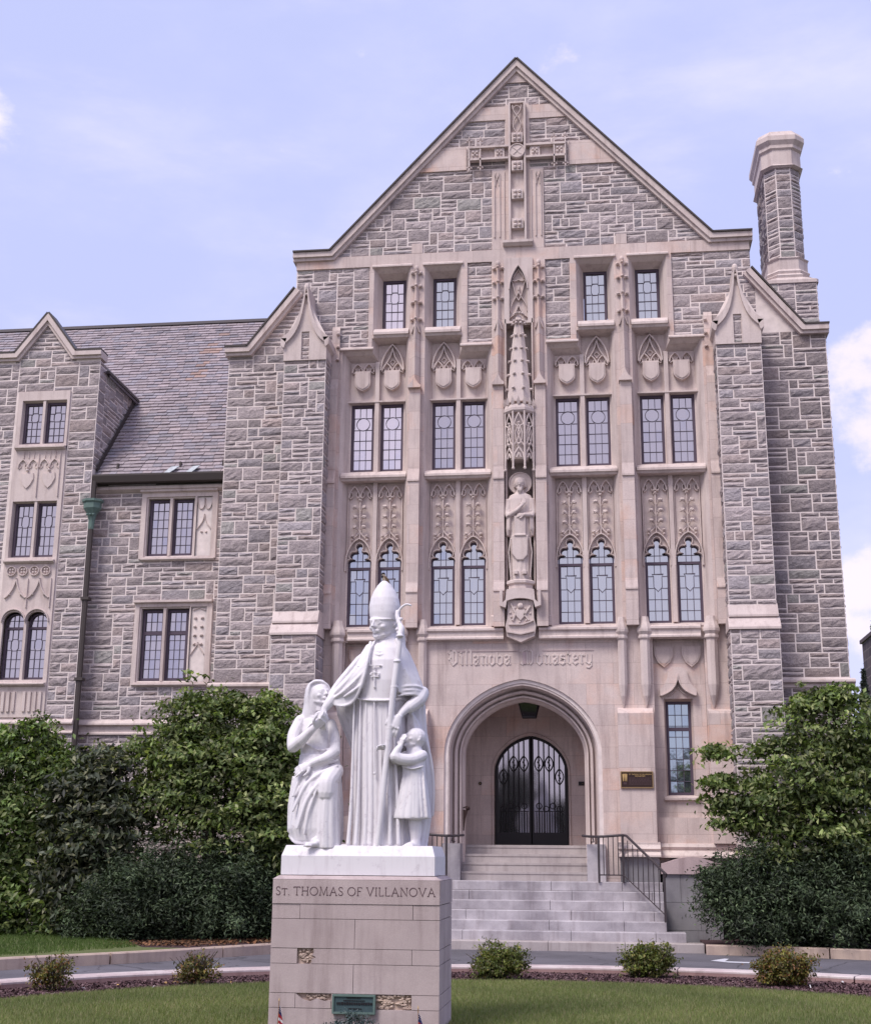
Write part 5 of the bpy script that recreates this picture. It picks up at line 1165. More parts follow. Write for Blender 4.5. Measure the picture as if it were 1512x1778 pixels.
def lawnpos(n):
    p = np.stack([rng.uniform(-6, 7.4, n), rng.uniform(-16.2, -9.2, n)], 1); r = np.hypot(p[:, 0] - LC[0], p[:, 1] - LC[1]); return p[(r < 6.56 + rng.normal(0, .03, n))]
def lawnz(p): r = np.hypot(p[:, 0] - LC[0], p[:, 1] - LC[1]); return np.interp(r, [0, 2, 4.5, 6.2, 6.5, 6.55], [.165, .16, .15, .125, .11, .08])
GC = [(.15, .195, .062), (.18, .22, .078), (.13, .17, .055), (.22, .235, .11), (.25, .235, .13)]
grass(340000, lawnpos, lawnz, .045, .004, 'grass', GC)
FL = [(-5.85, -5.75), (-6.4, -4.6), (-8.2, -3.0), (-12, -2.4), (-12, -9), (-7.1, -8.1)]
def flpos(n):
    p = np.stack([rng.uniform(-12, -5.6, n), rng.uniform(-9, -2.4, n)], 1); return np.array([q for q in p if inpoly(q[0], q[1], FL)])
grass(30000, flpos, lambda p: np.full(len(p), .21), .06, .006, 'grass', [(.07, .125, .025), (.09, .14, .035), (.06, .10, .02)])

# ================================================================== vegetation
def leaves(name, centers, normals, size, cols, mat, parent=None, asp=.5, jitter=.5, cup=.25, seed=0, bright=None, rise=-.45):
    """one folded leaf (two quads round a midrib) at every centre"""
    g = np.random.default_rng(seed); n = len(centers); nn = normals + g.normal(0, jitter, (n, 3)); nn /= np.linalg.norm(nn, axis=1)[:, None] + 1e-9
    d = g.normal(0, 1, (n, 3)); d -= (d * nn).sum(1)[:, None] * nn; d /= np.linalg.norm(d, axis=1)[:, None] + 1e-9; d[:, 2] += rise; d /= np.linalg.norm(d, axis=1)[:, None]
    b = np.cross(nn, d); b /= np.linalg.norm(b, axis=1)[:, None] + 1e-9; s = (size * g.uniform(.6, 1.3, n))[:, None]; w = s * asp * .5
    base = centers - d * s * .5; tip = centers + d * s * .5 - nn * s * cup * .4; L = centers + b * w + nn * s * cup * .3; Rr = centers - b * w + nn * s * cup * .3
    V = np.stack([base, L, tip, Rr], 1).reshape(-1, 3); i = np.arange(n) * 4; F = np.concatenate([np.stack([i, i + 1, i + 2], 1), np.stack([i, i + 2, i + 3], 1)])
    C = np.array(cols)[g.integers(0, len(cols), n)] * g.uniform(.7, 1.3, (n, 1))
    if bright is not None: C = C * bright[:, None]
    return np_mesh(name, V, F, np.concatenate([C, C]), mat, parent)
def crown_points(lobes, nclump, per, spread, seed, flat=.35, shell=(.55, 1.0), bumpy=.22, droop=.0, zmin=.25):
    """sprays of leaves gathered in layered clumps through the crown's volume, uneven outline"""
    g = np.random.default_rng(seed); P = []; Nn = []; B = []; vols = np.array([l[3] * l[4] * l[5] for l in lobes]) ** .67; vols /= vols.sum()
    for _ in range(nclump):
        l = lobes[g.choice(len(lobes), p=vols)]; d = g.normal(0, 1, 3); d /= np.linalg.norm(d)
        if g.random() < .3: d[1] = -abs(d[1])
        r = g.uniform(*shell) ** .6
        bmp = 1 + bumpy * noise.noise(Vector((d[0] * 2.3 + l[0], d[1] * 2.3 + l[1], d[2] * 2.3 + seed)))* 1.8
        c = np.array([l[0] + d[0] * l[3] * r * bmp, l[1] + d[1] * l[4] * r * bmp, l[2] + d[2] * l[5] * r * bmp])
        if c[2] < zmin: c[2] = zmin + g.random() * .3 * min(1, zmin * 4)
        k = g.integers(per // 2, int(per * 1.5)); q = g.normal(0, 1, (k, 3)) * np.array([spread, spread, spread * flat]) * g.uniform(.6, 1.3); q[:, 2] -= droop * np.hypot(q[:, 0], q[:, 1])
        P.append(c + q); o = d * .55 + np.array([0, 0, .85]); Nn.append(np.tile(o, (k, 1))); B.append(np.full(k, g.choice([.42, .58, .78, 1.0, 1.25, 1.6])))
    return np.concatenate(P), np.concatenate(Nn), np.concatenate(B)
def trunk(parent, pts_list, name='trunk'):
    mb = MB()
    for pts, r in pts_list: mb.tube(pts, r, 8)
    return mb.build(name, 'bark', parent)
def plant(name, loc, label, cat, lobes, nclump, per, spread, size, cols, seed, group=None, mat='leaf', asp=.5, flat=.35, shell=(.5, 1), bumpy=.22, droop=.25, jitter=.5, stems=5, core=True, part='crown', extra=None, up=0, rise=-.45, fill=.35, stray=.2):
    t = tag(empty(name, loc), label, cat, group)
    P, Nn, Br = crown_points(lobes, nclump, per, spread, seed, flat, shell, bumpy, droop)
    if extra is None: extra = ([lobes[0]], 2)
    if 1:
        P2, N2, B2 = crown_points(extra[0], extra[1], per, spread * .8, seed + 7, flat, (.2, 1), bumpy, droop); P = np.concatenate([P, P2]); Nn = np.concatenate([Nn, N2]); Br = np.concatenate([Br, B2])
    if stray:
        P2, N2, B2 = crown_points([(l[0], l[1], l[2] + .05, l[3] * 1.12, l[4] * 1.1, l[5] * 1.14) for l in lobes], int(nclump * stray), int(per * .5), spread * .6, seed + 23, flat, (.85, 1.1), .5, droop); P = np.concatenate([P, P2]); Nn = np.concatenate([Nn, N2]); Br = np.concatenate([Br, B2])
    if fill:
        P2, N2, B2 = crown_points(lobes, int(nclump * fill), per, spread * 1.3, seed + 19, .9, (.0, .45), .1, 0); P = np.concatenate([P, P2]); Nn = np.concatenate([Nn, N2]); Br = np.concatenate([Br, B2 * .7])  # inner leaves tinted darker: the crown's inner shade is put into their colour
    if up: Nn = Nn * np.array([1, 1, 1 - up])
    Nn = Nn / (np.linalg.norm(Nn, axis=1)[:, None])
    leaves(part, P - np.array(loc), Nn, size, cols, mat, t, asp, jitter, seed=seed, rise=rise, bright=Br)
    g = random.Random(seed); L = []
    for k in range(stems):
        l = g.choice(lobes); b = (g.uniform(-.12, .12), g.uniform(-.12, .12), 0); e = Vector((l[0] + g.uniform(-.6, .6) * l[3], l[1] + g.uniform(-.5, .5) * l[4], l[2] + l[5] * g.uniform(.3, .9))) - Vector(loc)
        m_ = Vector(b).lerp(e, .5) + Vector((g.uniform(-.15, .15), g.uniform(-.1, .1), .1)); r = .035 + .02 * size / .1
        L.append(([b, tuple(m_ * .5 + Vector((0, 0, .05))), tuple(m_), tuple(e)], [r * 1.3, r, r * .7, r * .25]))
    trunk(t, L); return t
def lobe(px, py, Y, rx_px, rz_px, ry):
    p = at(px, py, Y); k = (Y + 27) / FPX * 1.0
    return (p.x, p.y, p.z, rx_px * k, ry, rz_px * k)
GR = [(.135, .18, .055), (.10, .145, .045), (.18, .22, .075), (.25, .27, .12), (.08, .115, .036)]
GD = [(.09, .14, .04), (.11, .165, .048), (.14, .195, .06), (.19, .225, .08)]
YW = [(.040, .062, .028), (.052, .078, .036), (.026, .042, .020), (.085, .115, .058)]
VB = [(.070, .085, .055), (.09, .105, .065), (.05, .06, .04), (.20, .20, .12)]
plant('dogwood_tree', tuple(at(395, 1600, -2.6)[:2]) + (.19,), 'broad leafy green tree directly behind the kneeling figure of the statue', 'tree',
      [lobe(400, 1330, -2.4, 150, 110, 1.1), lobe(330, 1290, -2.4, 60, 85, .8), lobe(470, 1300, -2.4, 80, 95, .9), lobe(440, 1420, -2.6, 110, 100, 1.0), lobe(300, 1380, -2.4, 90, 90, .9), lobe(370, 1240, -2.3, 85, 50, .7), lobe(500, 1420, -2.6, 60, 110, .9)],
      560, 40, .185, .115, GR, 1, 'leafy trees against the building', flat=.24, droop=.45, bumpy=.32, extra=([lobe(338, 1215, -2.4, 16, 28, .2), lobe(405, 1222, -2.4, 50, 22, .3), lobe(250, 1290, -2.4, 30, 25, .3), lobe(535, 1290, -2.5, 22, 60, .3), lobe(460, 1225, -2.4, 40, 24, .3)], 90))
plant('dogwood_tree', tuple(at(30, 1600, -2.6)[:2]) + (.19,), 'dark leafy tree at the foot of the gabled bay, beyond the small lawn', 'tree',
      [lobe(30, 1380, -2.4, 110, 115, 1.1), lobe(-60, 1360, -2.4, 110, 120, 1.0), lobe(90, 1350, -2.4, 60, 80, .8), lobe(40, 1490, -2.5, 110, 90, 1.0), lobe(50, 1575, -2.6, 120, 60, .9), lobe(-60, 1560, -2.6, 110, 70, .9), lobe(60, 1300, -2.4, 40, 55, .5), lobe(-10, 1310, -2.4, 40, 50, .5)],
      540, 40, .185, .115, GD, 2, 'leafy trees against the building', flat=.24, droop=.45, bumpy=.32, extra=([lobe(62, 1262, -2.4, 16, 22, .2), lobe(100, 1300, -2.4, 28, 18, .2), lobe(5, 1275, -2.4, 22, 18, .2)], 34))
plant('viburnum_shrub', tuple(at(175, 1600, -3.1)[:2]) + (.19,), 'tall shrub with large dull grey green leaves between two leafy trees', 'shrub',
      [lobe(170, 1400, -3.0, 85, 90, .8), lobe(150, 1480, -3.0, 80, 90, .8), lobe(180, 1330, -2.9, 50, 45, .5), lobe(130, 1540, -3.1, 60, 70, .7)],
      320, 30, .15, .15, VB, 3, asp=.42, droop=.5)
plant('yew_bush', tuple(at(320, 1610, -3.3)[:2]) + (.19,), 'wide low dark yew bush behind the kerb, next to the pedestal', 'bush',
      [lobe(300, 1570, -3.4, 130, 80, .8), lobe(400, 1560, -3.1, 100, 90, .8), lobe(220, 1580, -3.6, 90, 75, .8), lobe(300, 1530, -3.3, 90, 60, .7), lobe(455, 1580, -2.9, 40, 70, .6), lobe(160, 1590, -3.4, 50, 50, .6)],
      1150, 46, .12, .085, YW, 4, 'dark yew bushes along the building', mat='needle', asp=.32, flat=.8, droop=.1, jitter=.6, rise=.25, bumpy=.42, stray=.12)
plant('yew_bush', tuple(at(1370, 1600, -2.3)[:2]) + (.19,), 'dark spreading yew bush beside the capped granite cheek wall', 'bush',
      [lobe(1300, 1575, -2.6, 70, 62, .7), lobe(1370, 1560, -2.5, 90, 80, .8), lobe(1460, 1560, -2.6, 90, 85, .8), lobe(1270, 1545, -2.5, 48, 42, .5), lobe(1540, 1560, -2.6, 60, 80, .7)],
      1050, 46, .12, .085, YW, 5, 'dark yew bushes along the building', mat='needle', asp=.32, flat=.8, droop=.1, jitter=.6, rise=.25, bumpy=.42, stray=.12,
      extra=([lobe(1228, 1520, -2.5, 14, 10, .15), lobe(1238, 1550, -2.5, 14, 20, .15), lobe(1262, 1512, -2.5, 16, 10, .15)], 26))
plant('dogwood_tree', tuple(at(1420, 1560, -2.2)[:2]) + (.19,), 'spreading leafy tree with layered branches in front of the darker flank', 'tree',
      [lobe(1405, 1335, -2.2, 95, 62, 1.0), lobe(1450, 1405, -2.2, 110, 62, 1.0), lobe(1435, 1255, -2.2, 66, 48, .7), lobe(1330, 1392, -2.3, 85, 32, .7), lobe(1505, 1310, -2.2, 60, 70, .8), lobe(1395, 1455, -2.3, 85, 36, .8), lobe(1480, 1480, -2.2, 70, 50, .8)],
      380, 42, .175, .11, GR, 6, 'leafy trees against the building', flat=.22, droop=.45, bumpy=.35,
      extra=([lobe(1235, 1300, -2.4, 26, 14, .25), lobe(1250, 1350, -2.4, 42, 12, .3), lobe(1262, 1385, -2.4, 50, 16, .35), lobe(1285, 1425, -2.4, 50, 18, .35), lobe(1330, 1290, -2.4, 50, 16, .3), lobe(1400, 1215, -2.3, 45, 22, .3), lobe(1462, 1200, -2.3, 36, 22, .3), lobe(1248, 1410, -2.4, 30, 9, .2)], 130))
# five small azaleas in the mulch ring
AZ = [(.14, .135, .03), (.10, .11, .026), (.18, .14, .035), (.20, .10, .04)]
az = [(88, 1722, 'sparse', 'thin azalea with bare twigs, nearest the left edge', .36), (338, 1712, 'sparse', 'azalea half bare of leaves beside the worn pedestal', .36), (867, 1703, 'green', 'compact green azalea in the mulch just beside the pedestal corner', .42), (1125, 1699, 'green', 'azalea with one upright twig in front of the steps end', .42), (1362, 1714, 'olive', 'rounded bronze green azalea in front of the painted arrow', .44)]
labs = ['thin low azalea with bare twigs below the gabled bay', 'half bare azalea midway between the small lawn and the pedestal', 'compact green azalea in mulch right beside the pedestal', 'green azalea with one upright twig below the end of the handrail', 'rounded olive green azalea below the white road arrow']
for i, ((px, py, kd, _, hw_), lab) in enumerate(zip(az, labs)):
    p = at(px, py, -9.0); t_ = (0.09 - CAMP.z) / (p.z - CAMP.z); p = CAMP + (p - CAMP) * t_
    wd = hw_ * (.9 if kd == 'sparse' else 1.0); hh = .33 if kd == 'sparse' else .39
    lb = [(p.x, p.y, .09 + hh * .62, wd * .72, wd * .6, hh * .55), (p.x - wd * .35, p.y, .09 + hh * .45, wd * .5, wd * .4, hh * .42), (p.x + wd * .4, p.y, .09 + hh * .6, wd * .42, wd * .4, hh * .5)]
    t = tag(empty('azalea_shrub', (p.x, p.y, .09)), lab, 'shrub', 'small azaleas in the mulch ring')
    P, Nn, Br = crown_points(lb, (110 if kd == 'sparse' else 420), 16, .04, 30 + i, .7, (.35, 1), .5, 0, zmin=.12); Nn = Nn[P[:, 2] > .10]; Br = Br[P[:, 2] > .10]; P = P[P[:, 2] > .10]
    cc = AZ if kd != 'green' else [(.13, .155, .035), (.10, .13, .03), (.16, .14, .04)]
    leaves('foliage', P - np.array((p.x, p.y, .09)), Nn / np.linalg.norm(Nn, axis=1)[:, None], .042, cc, 'leaf', t, .5, .6, seed=40 + i, bright=Br)
    g = random.Random(i); mb = MB()
    for k in range(34 if kd == 'sparse' else 16):
        a = g.uniform(0, 6.28); r = wd * g.uniform(.3, 1.05); e = Vector((r * math.cos(a), r * .7 * math.sin(a), hh * g.uniform(.6, 1.25 if kd == 'sparse' else .95))); mb.tube([(0, 0, -.02), tuple(e * .5 + Vector((0, 0, .03))), tuple(e)], [.008, .005, .003], 4)
        mb.tube([tuple(e * .6), tuple(e * .6 + Vector((g.uniform(-.08, .08), 0, .09)))], [.004, .002], 4)
    if i == 3: mb.tube([(-.1, 0, .2), (-.13, 0, .42)], [.006, .003], 4)
    mb.build('stems', 'bark', t)
# blue green juniper at the foot of the pedestal
p = at(607, 1790, -15.25)
t = tag(empty('juniper_bush', (p.x, -15.3, .14)), 'small blue green juniper under the bronze tablet at the pedestal foot', 'bush')
lb = [(p.x + .02, -15.27, .23, .19, .12, .14), (p.x - .12, -15.27, .17, .18, .12, .11), (p.x + .16, -15.27, .18, .16, .12, .11), (p.x, -15.27, .10, .3, .12, .1)]
P, Nn, Br = crown_points(lb, 420, 16, .018, 77, .9, (.3, 1), .2, 0, zmin=.05); leaves('foliage', P - np.array((p.x, -15.3, .14)), Nn / np.linalg.norm(Nn, axis=1)[:, None], .020, [(.055, .085, .085), (.04, .06, .06), (.10, .13, .13)], 'needle', t, .5, .8, seed=78)
trunk(t, [([(0, 0, 0), (0, .02, .15)], [.02, .01])])
# conifer and dark brick house beyond the flank
p = at(1503, 1100, 20); t = tag(empty('conifer_tree', (p.x + .4, 20, 0)), 'dark conifer tip rising over the dark brick house beyond the flank', 'tree')
g = np.random.default_rng(9); n = 5000; zz = g.uniform(0, 1, n) ** .8; a = g.uniform(0, 2 * np.pi, n); lay = .75 + .25 * np.sin(zz * 90); r = (1 - zz) * 2.6 * lay * np.sqrt(g.uniform(.2, 1, n)); P = np.stack([r * np.cos(a), r * np.sin(a), 1 + zz * 9.3 - r * .15], 1)
leaves('crown', P, np.tile([0, 0, 1.0], (n, 1)), .22, YW, 'needle', t, .3, .5, seed=10); trunk(t, [([(0, 0, 0), (0, 0, 9.8)], [.2, .03])])
p = at(1490, 1170, 13); t = tag(empty('conifer_tree', (p.x + .15, 13, 0)), 'thin dark conifer in the gap between the flank and the brick house', 'tree')
n = 2500; zz = g.uniform(0, 1, n) ** .8; a = g.uniform(0, 2 * np.pi, n); r = (1 - zz) * 1.0 * np.sqrt(g.uniform(.2, 1, n)); P = np.stack([r * np.cos(a), r * np.sin(a), .5 + zz * 6.6 - r * .2], 1)
leaves('crown', P, np.tile([0, 0, 1.0], (n, 1)), .2, [(.10, .11, .11), (.06, .075, .07)], 'needle', t, .3, .5, seed=12); trunk(t, [([(0, 0, 0), (0, 0, 6.8)], [.08, .02])])
H = tag(empty('brick_house', (11.5, 17, 0)), 'dark brick house corner just visible beyond the flank', 'building')
p = at(1496, 1112, 18.5); x0 = p.x - 11.5; zt2 = p.z
mb = MB(); mb.box(x0, x0 + 5, -1.5, 1.5, 0, zt2 - .12); mb.build('wall', 'dark_brick', H); mb = MB(); mb.box(x0 - .06, x0 + 5.1, -1.6, 1.6, zt2 - .12, zt2); mb.build('parapet', 'dark_brick', H)
mb = MB(); mb.box(x0 + .7, x0 + 1.6, -1.53, -1.48, 3, 4.6); mb.build('window', 'glass_dark', H)
# trees across the drive behind the viewpoint (they show as reflections in the door and the low windows)
for i, (x, y, h, w_) in enumerate(((-3.9, -52, 7.6, 1.5), (-1.2, -53, 5.2, 2.6), (6.0, -52, 6.8, 2.2), (10, -54, 6.6, 3.6), (17, -56, 8.0, 4.0), (-13, -56, 6.4, 4.5), (25, -58, 9, 5), (-8, -54, 5.0, 2.8), (2.2, -55, 4.9, 2.8), (-4.2, -55, 5.0, 2.6), (13.5, -54, 5.2, 2.8))):
    t = tag(empty('shade_tree', (x, y, 0)), 'round crowned shade tree across the drive opposite the doorway', 'tree', 'shade trees across the drive opposite the doorway')
    P, Nn, Br = crown_points([(x, y, h * .5, w_, w_ * .8, h * .46), (x + .6, y, h * .3, w_, w_ * .8, h * .3)], 620, 26, .4, 90 + i, .6, (.1, 1), .3, 0)
    leaves('crown', P - np.array((x, y, 0)), Nn / np.linalg.norm(Nn, axis=1)[:, None], .42, [(.014, .022, .010), (.02, .03, .013)], 'needle', t, .7, .5, seed=95 + i); trunk(t, [([(0, 0, 0), (0, 0, h * .5)], [.2, .12])])

# ================================================================== the marble group on its pedestal
SY = -14.6
K = (SY + 27) / FPX
def S(px, py, dy=0.0):
    p = at(px, py, SY); return Vector((p.x, p.y + dy, p.z))
def ringS(c, py, hw, dep, dy=0.0, amp=0.0, nf=12, ph=0.0, n=72, sq=2.0, twist=0.0, tilt=0.0):
    o = S(c, py, dy); r = []
    for k in range(n):
        a = 2 * math.pi * k / n; ca, sa = math.cos(a), math.sin(a)
        e = 2 / sq; x = math.copysign(abs(ca) ** e, ca); y = math.copysign(abs(sa) ** e, sa)
        f = 1 - amp * (1 - abs(math.sin(nf * a / 2 + ph)) ** .7)
        r.append((o.x + x * hw * K * f, o.y + y * dep * f, o.z + tilt * x * hw * K))
    return r
def loftS(mb, rows): mb.loft([ringS(**r) if isinstance(r, dict) else ringS(*r) for r in rows])
def tubeS(mb, pts, r, n=10, sq=(1, 1)):
    """pts: (px, py, dy) smoothed by Catmull-Rom"""
    P = [S(*p) for p in pts]; rr = r if isinstance(r, (list, tuple)) else [r] * len(P); Q, q = [], []
    for i in range(len(P) - 1):
        p0, p1, p2, p3 = P[max(i - 1, 0)], P[i], P[i + 1], P[min(i + 2, len(P) - 1)]
        for k in range(5):
            t = k / 5; Q.append(.5 * ((2 * p1) + (p2 - p0) * t + (2 * p0 - 5 * p1 + 4 * p2 - p3) * t * t + (3 * p1 - p0 - 3 * p2 + p3) * t ** 3)); q.append(rr[i] + (rr[i + 1] - rr[i]) * t)
    Q.append(P[-1]); q.append(rr[-1]); mb.tube(Q, q, n, sq=sq)
    mb.ball(tuple(Q[0]), q[0] * .98, n, 6); mb.ball(tuple(Q[-1]), q[-1] * .98, n, 6)
def put(mb, tmp, M):
    mb.add([tuple(M @ Vector(v)) for v in tmp.v], tmp.f)
def head(mb, c, s, yaw, pitch, roll=0.0, ears=True, beard=False, hair=False):
    t = MB(); n, m = 30, 20; rings = []
    for j in range(1, m):
        ph = math.pi * j / m; z = -math.cos(ph); r = math.sin(ph); row = []
        for k in range(n):
            a = 2 * math.pi * k / n; x, y = r * math.cos(a), r * math.sin(a)
            w = 1 - .30 * max(0, -z) ** 1.3; yy = y * .98 + .06
            if y < 0: yy = y * (.90 - .05 * max(0, -z)) + .0
            else: yy = y * (1.0 - .35 * max(0, -z)) + .08
            row.append((x * .78 * w * s, yy * s, z * 1.08 * s))
        rings.append(row)
    t.loft(rings)
    q = lambda *p: tuple(v * s for v in p)
    t.tube([q(-.50, -.62, .16), q(-.28, -.82, .22), q(0, -.86, .16), q(.28, -.82, .22), q(.50, -.62, .16)], [.08 * s, .10 * s, .09 * s, .10 * s, .08 * s], 8)
    t.loft([[q(-.07, -.84, .16), q(.07, -.84, .16), q(.05, -.98, .14), q(-.05, -.98, .14)], [q(-.10, -.84, -.05), q(.10, -.84, -.05), q(.05, -1.10, -.06), q(-.05, -1.10, -.06)], [q(-.17, -.82, -.22), q(.17, -.82, -.22), q(.07, -1.18, -.20), q(-.07, -1.18, -.20)], [q(-.14, -.80, -.27), q(.14, -.80, -.27), q(.05, -1.06, -.27), q(-.05, -1.06, -.27)]])
    for sx in (-1, 1):
        t.ball(q(sx * .30, -.76, .03), (.13 * s, .08 * s, .075 * s), 10, 8); t.tube([q(sx * .16, -.85, .05), q(sx * .3, -.87, .085), q(sx * .45, -.76, .04)], .028 * s, 6); t.tube([q(sx * .18, -.84, -.03), q(sx * .3, -.86, -.05), q(sx * .43, -.76, -.01)], .022 * s, 6)
        t.ball(q(sx * .42, -.58, -.22), (.2 * s, .2 * s, .17 * s), 10, 8)
        if ears: t.ball(q(sx * .80, .10, -.02), (.07 * s, .16 * s, .25 * s), 10, 8); t.tube([q(sx * .86, .0, -.16), q(sx * .88, .14, .0), q(sx * .88, .16, .18), q(sx * .86, .02, .2)], .045 * s, 6)
    t.tube([q(-.24, -.78, -.47), q(-.1, -.90, -.43), q(0, -.90, -.45), q(.1, -.90, -.43), q(.24, -.78, -.47)], [.03 * s, .05 * s, .045 * s, .05 * s, .03 * s], 7); t.tube([q(-.2, -.78, -.53), q(0, -.89, -.57), q(.2, -.78, -.53)], [.03 * s, .062 * s, .03 * s], 7)
    t.ball(q(0, -.64, -.80), (.22 * s, .2 * s, .17 * s), 10, 8); t.tube([q(-.52, -.02, -.50), q(-.36, -.40, -.68), q(0, -.58, -.80), q(.36, -.40, -.68), q(.52, -.02, -.50)], .17 * s, 8); t.ball(q(0, -.22, -.78), (.42 * s, .42 * s, .26 * s), 12, 8); t.tube([q(0, -.05, -.7), q(0, .05, -1.35)], .40 * s, 12)
    if beard:
        t.loft([[q(.5 * math.cos(a), -.55 + .38 * math.sin(a), -.55) for a in [i * math.pi / 4 for i in range(8)]], [q(.42 * math.cos(a), -.68 + .3 * math.sin(a), -1.1) for a in [i * math.pi / 4 for i in range(8)]], [q(.14 * math.cos(a), -.62 + .12 * math.sin(a), -1.75) for a in [i * math.pi / 4 for i in range(8)]]])
        for k in range(-2, 3): t.tube([q(k * .16, -.92, -.7), q(k * .13, -.97, -1.1), q(k * .06, -.78, -1.6)], .05 * s, 6)
    if hair:
        for k in range(11):
            a = R(-10 + 20 * k); t.tube([q(.0, .1, 1.05), q(.6 * math.cos(a), .1 + .55 * math.sin(a), .85), q(.86 * math.cos(a), .12 + .8 * math.sin(a), .2), q(.9 * math.cos(a), .15 + .8 * math.sin(a), -.5)], .16 * s, 6)
    M = Matrix.Translation(c) @ Matrix.Rotation(yaw, 4, 'Z') @ Matrix.Rotation(pitch, 4, 'X') @ Matrix.Rotation(roll, 4, 'Y')
    put(mb, t, M)
def hand(mb, wrist, d, nrm, size=1.0, curl=.5, thumb=1, spread=.06):
    """palm, four unequal bent fingers and a thumb; d = direction of the fingers, nrm = back of the hand"""
    d = Vector(d).normalized(); nn = Vector(nrm); nn = (nn - d * nn.dot(d)).normalized(); s = d.cross(nn); w = Vector(wrist)
    pr = []
    for t, hw, th in ((-.01, .024, .019), (.02, .030, .019), (.055, .039, .017), (.088, .040, .014)):
        pr.append([tuple(w + d * t * size + s * math.cos(a) * hw * size + nn * math.sin(a) * th * size) for a in [i * math.pi / 5 for i in range(10)]])
    mb.loft(pr)
    for i, L in enumerate((.066, .076, .071, .055)):
        base = w + d * .085 * size + s * (-.030 + .020 * i) * size; dd = (d + s * spread * (i - 1.5)).normalized(); p = base; pts = [tuple(p - dd * .01)]; ang = curl * .5 + .06 * i
        for seg, fr in enumerate((.46, .31, .23)):
            v = dd * math.cos(ang) - nn * math.sin(ang); p = p + v * L * fr * size; pts.append(tuple(p)); ang += curl * .9
        mb.tube(pts, [.0105 * size, .0098 * size, .0088 * size, .0072 * size], 8); mb.ball(pts[-1], .0072 * size, 8, 5); mb.ball(tuple(base + nn * .006 * size), .011 * size, 8, 5)
    b = w + d * .02 * size + s * (-.028 * thumb) * size; p1 = b + (d * .6 - s * thumb * .8).normalized() * .035 * size; p2 = p1 + (d - s * thumb * .25 - nn * curl * .5).normalized() * .032 * size; p3 = p2 + (d - nn * curl * .8).normalized() * .022 * size
    mb.tube([tuple(b), tuple(p1), tuple(p2), tuple(p3)], [.016 * size, .0125 * size, .011 * size, .008 * size], 8)
def sculpt(mb, name, parent, voxel=.0065, smooth=3, label=None):
    o = mb.build(name, 'marble', parent, True)
    r = o.modifiers.new('remesh', 'REMESH'); r.mode = 'VOXEL'; r.voxel_size = voxel; r.use_smooth_shade = True
    s = o.modifiers.new('smooth', 'SMOOTH'); s.factor = .5; s.iterations = smooth
    if label: o['label'] = label
    return o
SG = tag(empty('bishop_statue', (0, 0, 0)), 'white marble bishop with crozier, kneeling hooded woman and small boy on one base', 'statue')
# --- bishop
B = MB()
loftS(B, [dict(c=660, py=1472, hw=50, dep=.235, amp=.10, nf=22, ph=.3), dict(c=660, py=1440, hw=48, dep=.215, amp=.10, nf=22, ph=.35), dict(c=659, py=1380, hw=47, dep=.20, amp=.09, nf=22, ph=.3), dict(c=659, py=1300, hw=46, dep=.19, amp=.07, nf=22, ph=.2), dict(c=661, py=1235, hw=44, dep=.185, amp=.05, nf=22), dict(c=663, py=1212, hw=44, dep=.195)])
loftS(B, [dict(c=664, py=1219, hw=46, dep=.205), dict(c=667, py=1185, hw=46, dep=.21), dict(c=669, py=1150, hw=44, dep=.20, dy=.01), dict(c=671, py=1128, hw=36, dep=.17, dy=.03), dict(c=672, py=1112, hw=22, dep=.12, dy=.04), dict(c=670, py=1095, hw=15, dep=.085, dy=.04)])
mant = [(1472, 612, 738), (1440, 613, 743), (1400, 614, 749), (1340, 612, 749), (1300, 604, 745), (1270, 591, 740), (1240, 579, 738), (1222, 576, 738)]
loftS(B, [dict(c=(a + b) / 2, py=py, hw=(b - a) / 2, dep=.15, dy=.13, amp=.06, nf=20, ph=.4) for py, a, b in mant])
loftS(B, [dict(c=(a + b) / 2, py=py, hw=(b - a) / 2, dep=d, dy=dy, amp=.015, nf=16) for py, a, b, d, dy in ((1222, 590, 737, .14, .10), (1200, 586, 738, .16, .08), (1180, 598, 731, .17, .06), (1160, 612, 723, .18, .05), (1140, 626, 714, .18, .04), (1122, 639, 703, .15, .05), (1110, 650, 694, .12, .05))])
# mantle thrown over the near arm: a curved sheet with a rounded hem
def sheet(mb, pts, th, up=None):
    """pts (px, py, dy) outline -> thick lens"""
    P = [S(*p) for p in pts]; c = sum(P, Vector()) / len(P); f = [tuple(p + Vector((0, -th * .5, 0))) for p in P]; b = [tuple(p + Vector((0, th * .5, 0))) for p in P]; n = len(P)
    mb.add(f + b + [tuple(c + Vector((0, -th * 1.3, 0))), tuple(c + Vector((0, th, 0)))], [(i, (i + 1) % n, 2 * n) for i in range(n)] + [(n + (i + 1) % n, n + i, 2 * n + 1) for i in range(n)] + [((i + 1) % n, i, n + i, n + (i + 1) % n) for i in range(n)])
sheet(B, [(655, 1114, -.06), (638, 1122, -.04), (625, 1142, -.03), (610, 1163, -.06), (592, 1190, -.10), (575, 1211, -.12), (580, 1222, -.15), (592, 1229, -.17), (606, 1230, -.18), (619, 1224, -.18), (629, 1210, -.19), (637, 1192, -.20), (642, 1172, -.20), (646, 1150, -.18), (650, 1130, -.13)], .07)
tubeS(B, [(646, 1118, -.1), (645, 1150, -.22), (641, 1176, -.24), (633, 1200, -.23), (620, 1222, -.21), (605, 1230, -.21), (590, 1228, -.19), (579, 1221, -.15)], .014, 8)
